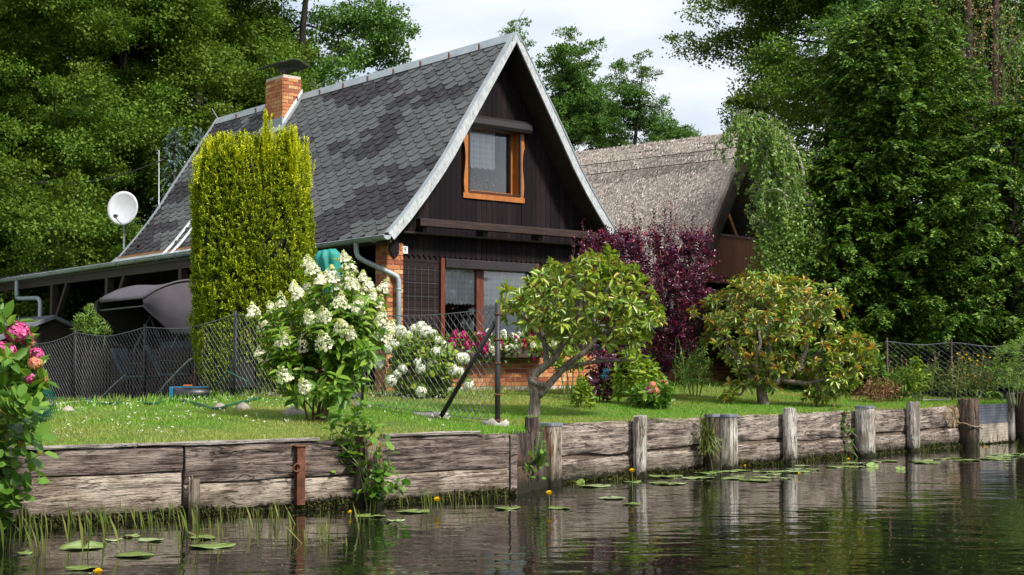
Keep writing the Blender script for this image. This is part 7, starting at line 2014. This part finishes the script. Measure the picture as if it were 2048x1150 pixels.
st2 = [X_(1575 + Rb.normal(0, 24), Rb.uniform(400, 560), Rb.uniform(-.9, .1)) for _ in range(90)]
for p in st2:
    n = 70; cl.leaves(np.array(p) + Rb.normal(0, 1, (n, 3)) * (.12, .12, .28), rdir(Rb, n, -.6), rdir(Rb, n, .3), Rb.uniform(.05, .08, n), .052, 'leaf')
sk.reach(st2, rtip=.005); sk.mb.build("trunk", MATS['bark_birch'], bi, True); link("crown", cl.mesh("birch_crown", [MATS['birch']]), bi)
# a second birch with thin hanging twigs at the upper right
pb2 = on_land(1945, 34.0); b2_ = thing("birch_tree", "tall birch with brownish hanging twigs behind the conifer's upper right", "birch", pb2)
Z_ = lambda px, py, dY=0.0: loc_of(pb2, px, py, dY)
sk = Skel([([(0, 0, -.2), Z_(1950, 400), Z_(1940, 150), Z_(1935, -60), Z_(1930, -200)], [.15, .12, .09, .07, .03]), ([Z_(1985, 300), Z_(1990, 120), Z_(1995, -60)], [.09, .075, .06]), ([Z_(1950, 400), Z_(1985, 300)], [.15, .14]), ([Z_(1940, 150), Z_(1900, 60, -.3), Z_(1860, 40, -.4)], [.06, .04, .01]), ([Z_(1988, 150), Z_(2020, 90, -.3), Z_(2050, 60, -.4)], [.06, .04, .01])])
cl = Cloud(); ends = [p for p in sk.P if p.z > Z_(0, 230).z]
for i in range(230):
    p = ends[Rb.randint(len(ends))] + Vector(Rb.normal(0, .55, 3)); ln = Rb.uniform(.4, 1.3); drift = Vector((Rb.normal(0, .08), Rb.normal(0, .08), 0)); sk.mb.tube([p, p + drift - Vector((0, 0, ln * .5)), p + drift * 1.3 - Vector((0, 0, ln))], .004, 3, False)
    n = int(26 * ln); f_ = Rb.rand(n); cl.leaves(np.array(p) + np.array(drift) * f_[:, None] + np.array((0, 0, -ln)) * f_[:, None] + Rb.normal(0, .03, (n, 3)), rdir(Rb, n, -.6), rdir(Rb, n), Rb.uniform(.045, .075, n), .045, 'leaf', 0 if Rb.rand() < .6 else 1)
sk.mb.build("trunk", MATS['bark_red'], b2_, True); link("crown", cl.mesh("birch_crown", [MATS['birch'], MATS['dry']]), b2_)

# undergrowth and far wood that read as one mass
def mass(name, spans, n, mat, seed, L=.13):
    R = np.random.RandomState(seed); cl = Cloud()
    for (px0, px1, Y0, Y1, h0, h1, k) in spans:
        for i in range(k):
            Y = R.uniform(Y0, Y1); p = on_land(R.uniform(px0, px1), Y); h = R.uniform(h0, h1); r = h * R.uniform(.45, .8); m = n
            d = rdir(R, m, .3); pos = np.array(p) + np.array((0, 0, h * .45)) + d * np.array((r, r, h * .55)) * (R.rand(m, 1) ** .4)
            cl.leaves(pos, unit(d + R.normal(0, .7, (m, 3))), np.array((0, 0, .8)) + d * .6 + R.normal(0, .4, (m, 3)), L * R.uniform(.7, 1.3, m), L * .7, 'quad')
    o = link(name, cl.mesh(name, [MATS[mat]])); o["kind"] = "stuff"; o["label"] = {"undergrowth": "dark green undergrowth beneath the trees behind houses and fences", "far_wood": "far wood of mixed green trees closing the view"}[name]; return o
mass("undergrowth", [(-160, 260, 35, 42, 1.2, 2.6, 46), (1440, 1640, 33, 38, 1.2, 2.6, 16), (1600, 2200, 30.5, 33.5, 1.0, 2.3, 52), (1080, 1460, 40, 46, 1.5, 3, 20)], 700, 'alder', 301)
mass("far_wood", [(-900, -100, 60, 90, 6, 12, 60), (-200, 700, 66, 85, 5, 9, 60), (900, 1500, 68, 90, 3, 6.5, 60), (1450, 2400, 60, 80, 5, 11, 70), (2300, 3600, 45, 90, 5, 11, 50)], 420, 'far_wood', 302, .34)
# ------------------------------------------------------------------ grass and clover on the lawn
def scatter_lawn(R, n, px0, px1, d0, d1, power=1.0):
    """points on the land in the picture's width, at d0..d1 behind the wall"""
    out = []
    cs = R.uniform(_wc[0] + 24, _wc[0] + 75, n * 3); ds = d0 + (d1 - d0) * R.rand(n * 3) ** power
    x = np.interp(cs, _wc, _wx) + BD[0] * ds; y = np.interp(cs, _wc, _wy) + BD[1] * ds
    px = 1024 + x / np.maximum(y, .1) * F; ok = (y > 6) & (px > px0) & (px < px1)
    x, y = x[ok][:n], y[ok][:n]
    return np.stack([x, y, gz(x, y)], 1)
Rg = np.random.RandomState(400); cl = Cloud()
for n, d0, d1, pw, hmin, hmax, w_ in ((150000, .05, 4.0, 1.0, .018, .048, .010), (140000, 2.0, 12.5, 1.1, .022, .055, .014), (8000, .0, .35, 1.0, .03, .08, .009), (16000, 5.5, 9.0, 1.0, .06, .16, .014)):
    P_ = scatter_lawn(Rg, n, -160, 2200, d0, d1, pw); m = len(P_)
    tuft = np.array([mnoise.noise(Vector((p[0] * 2.2, p[1] * 2.2, 3.0))) for p in P_[::1]]) if m < 20000 else np.sin(P_[:, 0] * 5.1 + np.sin(P_[:, 1] * 3.7) * 2) * .25 + np.sin(P_[:, 1] * 6.3 + P_[:, 0] * 2.1) * .25
    if (d0, d1) == (5.5, 9.0):
        keep = (tuft > .12) | (Rg.rand(m) < .08); P_ = P_[keep]; tuft = tuft[keep]; m = len(P_)
    hh = Rg.uniform(hmin, hmax, m) * (1 + .5 * tuft); d = unit(np.stack([Rg.normal(0, .45, m), Rg.normal(0, .45, m), np.ones(m)], 1))
    cl.leaves(P_ - (0, 0, .008), d, rdir(Rg, m), hh, w_ * Rg.uniform(.6, 1.2, m), 'blade')
o = link("grass", cl.mesh("grass", [MATS['grass']])); o["kind"] = "stuff"; o["label"] = "short mown lawn grass behind the bank walls"
cl = Cloud(); P_ = scatter_lawn(Rg, 1100, 60, 900, .8, 7.5, 1.0)
dens = np.array([mnoise.noise(Vector((p[0] * .8, p[1] * .8, 7))) for p in P_]) + np.where(P_[:, 0] < -3.2, .28, -.12); P_ = P_[dens > -0.02]; m = len(P_); k = 5
pos = np.repeat(P_ + (0, 0, .055), k, 0) + Rg.normal(0, .008, (m * k, 3)); cl.leaves(pos, rdir(Rg, m * k, .2), rdir(Rg, m * k, .8), Rg.uniform(.008, .013, m * k), .010, 'petal')
o = link("clover_flowers", cl.mesh("clover_flowers", [MATS['snow_petal']])); o["kind"] = "stuff"; o["label"] = "white clover flowers scattered in the left lawn"

# moss and roots hanging along the waterline
cl = Cloud(); n_ = 6500
pxs = Rg.uniform(-100, 1030, n_); pos = np.array([left_pt(p) + LN * .03 for p in pxs]); pos[:, 2] = Rg.uniform(.0, .055, n_) * (1 + .6 * np.sin(pxs * .021)); cl.leaves(pos, np.stack([Rg.normal(0, .5, n_), Rg.normal(-.35, .2, n_), Rg.normal(-.4, .6, n_)], 1), rdir(Rg, n_), Rg.uniform(.02, .06, n_), .022, 'leaf')
pxs = Rg.uniform(1095, 2100, 4200); pos = np.array([right_pt(p) + RN * .03 for p in pxs]); pos[:, 2] = Rg.uniform(.0, .05, 4200) * (1 + .6 * np.sin(pxs * .031)); cl.leaves(pos, np.stack([Rg.normal(0, .5, 4200), Rg.normal(-.35, .2, 4200), Rg.normal(-.4, .6, 4200)], 1), rdir(Rg, 4200), Rg.uniform(.02, .06, 4200), .022, 'leaf')
o = link("moss", cl.mesh("moss", [MATS['moss_fringe']])); o["kind"] = "stuff"; o["label"] = "dark moss and roots along the waterline of the bank walls"

# reeds
cl = Cloud()
def reeds(n, px0, px1, y0, y1, h0, h1, seed, lean=.11):
    R = np.random.RandomState(seed); c = 0
    while c < n:
        cx, cy = R.uniform(px0, px1), R.uniform(y0, y1)
        for k in range(R.randint(1, 6)):
            p = on_z(cx + R.normal(0, 7), cy + R.normal(0, 2.5), -.02); h = R.uniform(h0, h1)
            d = unit(np.array((R.normal(0, lean), R.normal(0, lean * .6), 1)))
            if R.rand() < .08: d = unit(np.array((R.normal(0, .8), R.normal(0, .4), .7)))
            cl.leaves([p], [d], [(R.normal(0, .3), -1, 0)], h, R.uniform(.003, .0052), 'blade'); c += 1
reeds(230, 0, 830, 1040, 1072, .08, .27, 1); reeds(40, 0, 420, 1075, 1125, .12, .34, 2); reeds(55, 780, 1020, 1000, 1040, .12, .3, 3); reeds(60, 400, 800, 1075, 1100, .1, .25, 9)
reeds(150, 1290, 1720, 925, 950, .08, .22, 4); reeds(150, 1690, 2040, 893, 915, .10, .32, 5); reeds(30, 1050, 1300, 955, 985, .06, .16, 6)
o = link("reeds", cl.mesh("reeds", [MATS['reed']])); o["kind"] = "stuff"; o["label"] = "thin green reeds standing in the shallow water along the bank"

# lily pads
def pad(px, py, w, seed, label, group, tilt=0.0, curl=0.0):
    R = np.random.RandomState(seed); p = on_z(px, py, .006); r = w / F * p.y / 2 * .9; mb = MB(); n = 30; a0 = R.uniform(0, 6.28); vs = [(0, 0, .002)]; rings = 4
    for j in range(1, rings + 1):
        for i in range(n):
            a = a0 + .16 + (2 * math.pi - .32) * i / (n - 1); rr = r * j / rings * (1 + .05 * math.sin(3 * a + seed) + .025 * math.sin(7 * a + seed * 2)) * (1 - .12 * math.exp(-((i - n / 2) / 6) ** 2))
            vs.append((rr * math.cos(a) * 1.0, rr * math.sin(a) * .82, .003 + (j / rings) ** 2 * .005 * (math.sin(2 * a + seed) + .8 + .5 * math.sin(5 * a)) + curl * max(0, math.sin(a)) * (j / rings) ** 3 * r))
    fs = []
    for i in range(n - 1):
        fs.append((0, 1 + i, 2 + i))
        for j in range(rings - 1): fs.append((1 + j*n + i, 1 + (j+1)*n + i, 2 + (j+1)*n + i, 2 + j*n + i))
    mb.add(vs, fs); o = mb.build("lily_pad", MATS['lily_pad'], None, True, p, (tilt, 0, R.uniform(-.5, .5)))
    s_ = o.modifiers.new("thick", 'SOLIDIFY'); s_.thickness = .004; s_.offset = -1
    return tag(o, label, "lily pad", group)
GP = "lily pads on the canal"
big = [(166, 1136, 74, "pale green lily pad lowest at the left, near the bottom edge"), (268, 1110, 90, "large pale lily pad right of the lowest one, with reeds before it"), (165, 1095, 96, "yellow green lily pad curled at the left before the plank wall"), (48, 1107, 36, "small dark lily pad lying near the left edge"), (422, 1092, 104, "long pale lily pad left of the picture's middle bottom"), (226, 1080, 38, "small round lily pad near the wall at the left, left of a pair"), (300, 1080, 60, "pair forming lily pad near the wall at the left, the wider one"), (405, 1075, 66, "brownish lily pad before the wall right of the rotten stump"), (262, 1072, 42, "lily pad closest to the plank wall under the reeds at the left"),
       (826, 1023, 78, "green lily pad before the leafy shoots in the wall's middle"), (790, 1041, 44, "thin lily pad just below the pad before the leafy shoots"), (1015, 1016, 62, "yellowish lily pad left of the nearest yellow flower"), (1118, 1016, 54, "lily pad right below the nearest yellow flower"), (740, 1032, 70, "olive lily pad below the bright leafy herb"), (1225, 996, 60, "flat lily pad left of the slim post's reflection"), (1265, 1008, 42, "lily pad lying over the slim post's reflection"), (1190, 972, 74, "yellow lily pad against the wall foot left of the slim silver post"), (1265, 964, 44, "green lily pad under the two yellow flowers by the slim silver post")]
for i, (px, py, w, lab) in enumerate(big): pad(px, py, w, i + 3, lab, GP, curl=.16 if i in (2, 3) else 0)
Rl = np.random.RandomState(77)
small = "small green lily pad in the loose carpet floating along the right bank wall"
for i in range(54):
    px = Rl.uniform(1310, 2040); py = np.interp(px, [1310, 2040], [957, 906]) + Rl.uniform(-6, 20) * (1 if px < 1750 else .7); pad(px, py, Rl.uniform(26, 62), 100 + i, small, "small lily pads along the right bank wall")
for i, (px, py, w, lab) in enumerate([(1160, 965, 22, "raised folded lily pad beside the capped post's foot"), (1745, 933, 30, "raised folded lily pad before the leafy capped post"), (1800, 938, 22, "small brown curled lily pad standing up below the slim knotted post")]): pad(px, py, w, 200 + i, lab, GP, tilt=.35, curl=.25)
# yellow water lilies
def lily_flower(px, py, label, h, s=1.0):
    foot = on_z(px, py + h, 0); p = at(px, py, foot.y); t = thing("water_lily", label, "water lily", foot, 0, "yellow water lilies"); q = p - foot
    b = MB(); b.tube([(0, 0, -.1), (q.x * .5 + .004, 0, q.z * .5), q], .006, 5); b.build("stem", MATS['green_stem'], t)
    cl = Cloud(); k = 6; a = np.arange(k) * 2 * math.pi / k; o = np.stack([np.cos(a), np.sin(a), np.full(k, .15)], 1)
    r = .028 * s; cl.leaves(np.array(q) + o * r * .1 + (0, 0, -.012), o * .75 + np.array((0, 0, .75)), -o + np.array((0, 0, .8)), r * 1.7, r * 1.6, 'round'); cl.leaves(np.array(q) + o * r * .1 + (0, 0, .004), np.roll(o, 1, 0) * .5 + np.array((0, 0, .9)), -o + np.array((0, 0, .5)), r * 1.2, r * 1.2, 'round')
    link("bloom", cl.mesh("lily_bloom", [MATS['yellow_petal']]), t)
lily_flower(1098, 988, "single yellow water lily nearest the gap between the walls", 27)
lily_flower(1264, 943, "yellow water lily standing high before the slim silver post", 38)
lily_flower(874, 1001, "yellow water lily before the left wall, upper of two close together", 20)
lily_flower(700, 1000 + 25, "small yellow water lily under the leafy herb", 8, .6)
lily_flower(1697, 919, "yellow water lily floating before the leafy capped post", 6, .7)
lily_flower(1598, 948, "small yellow water lily on the pads right of the slim round post", 6, .6)
lily_flower(1972, 897, "yellow water lily before the perforated sheet", 7, .8)
lily_flower(196, 1146, "yellow water lily bud at the bottom edge at the left", 8, .9)
lily_flower(1490, 932, "tiny yellow water lily at the foot of the wall right of the thick capped post", 6, .55)
# specks of pollen and leaf litter drifting on the water
R = np.random.RandomState(91); n_ = 420; P_ = []
for i in range(n_):
    px = R.uniform(0, 2048); py = R.uniform(np.interp(px, [0, 1020, 2048], [1062, 1000, 900]), 1146) if R.rand() < .45 else np.interp(px, [0, 1020, 2048], [1062, 1002, 900]) + abs(R.normal(0, 9)); P_.append(on_z(px, py, .003))
cl = Cloud(); cl.leaves(np.array(P_), np.stack([R.normal(0, 1, n_), R.normal(0, 1, n_), np.zeros(n_)], 1), np.tile((0, 0, 1.0), (n_, 1)), R.uniform(.008, .034, n_), R.uniform(.006, .016, n_), 'quad', (0))
o = link("floating_litter", cl.mesh("floating_litter", [MATS['dry']])); o["kind"] = "stuff"; o["label"] = "pale specks and bits of leaf drifting on the canal"
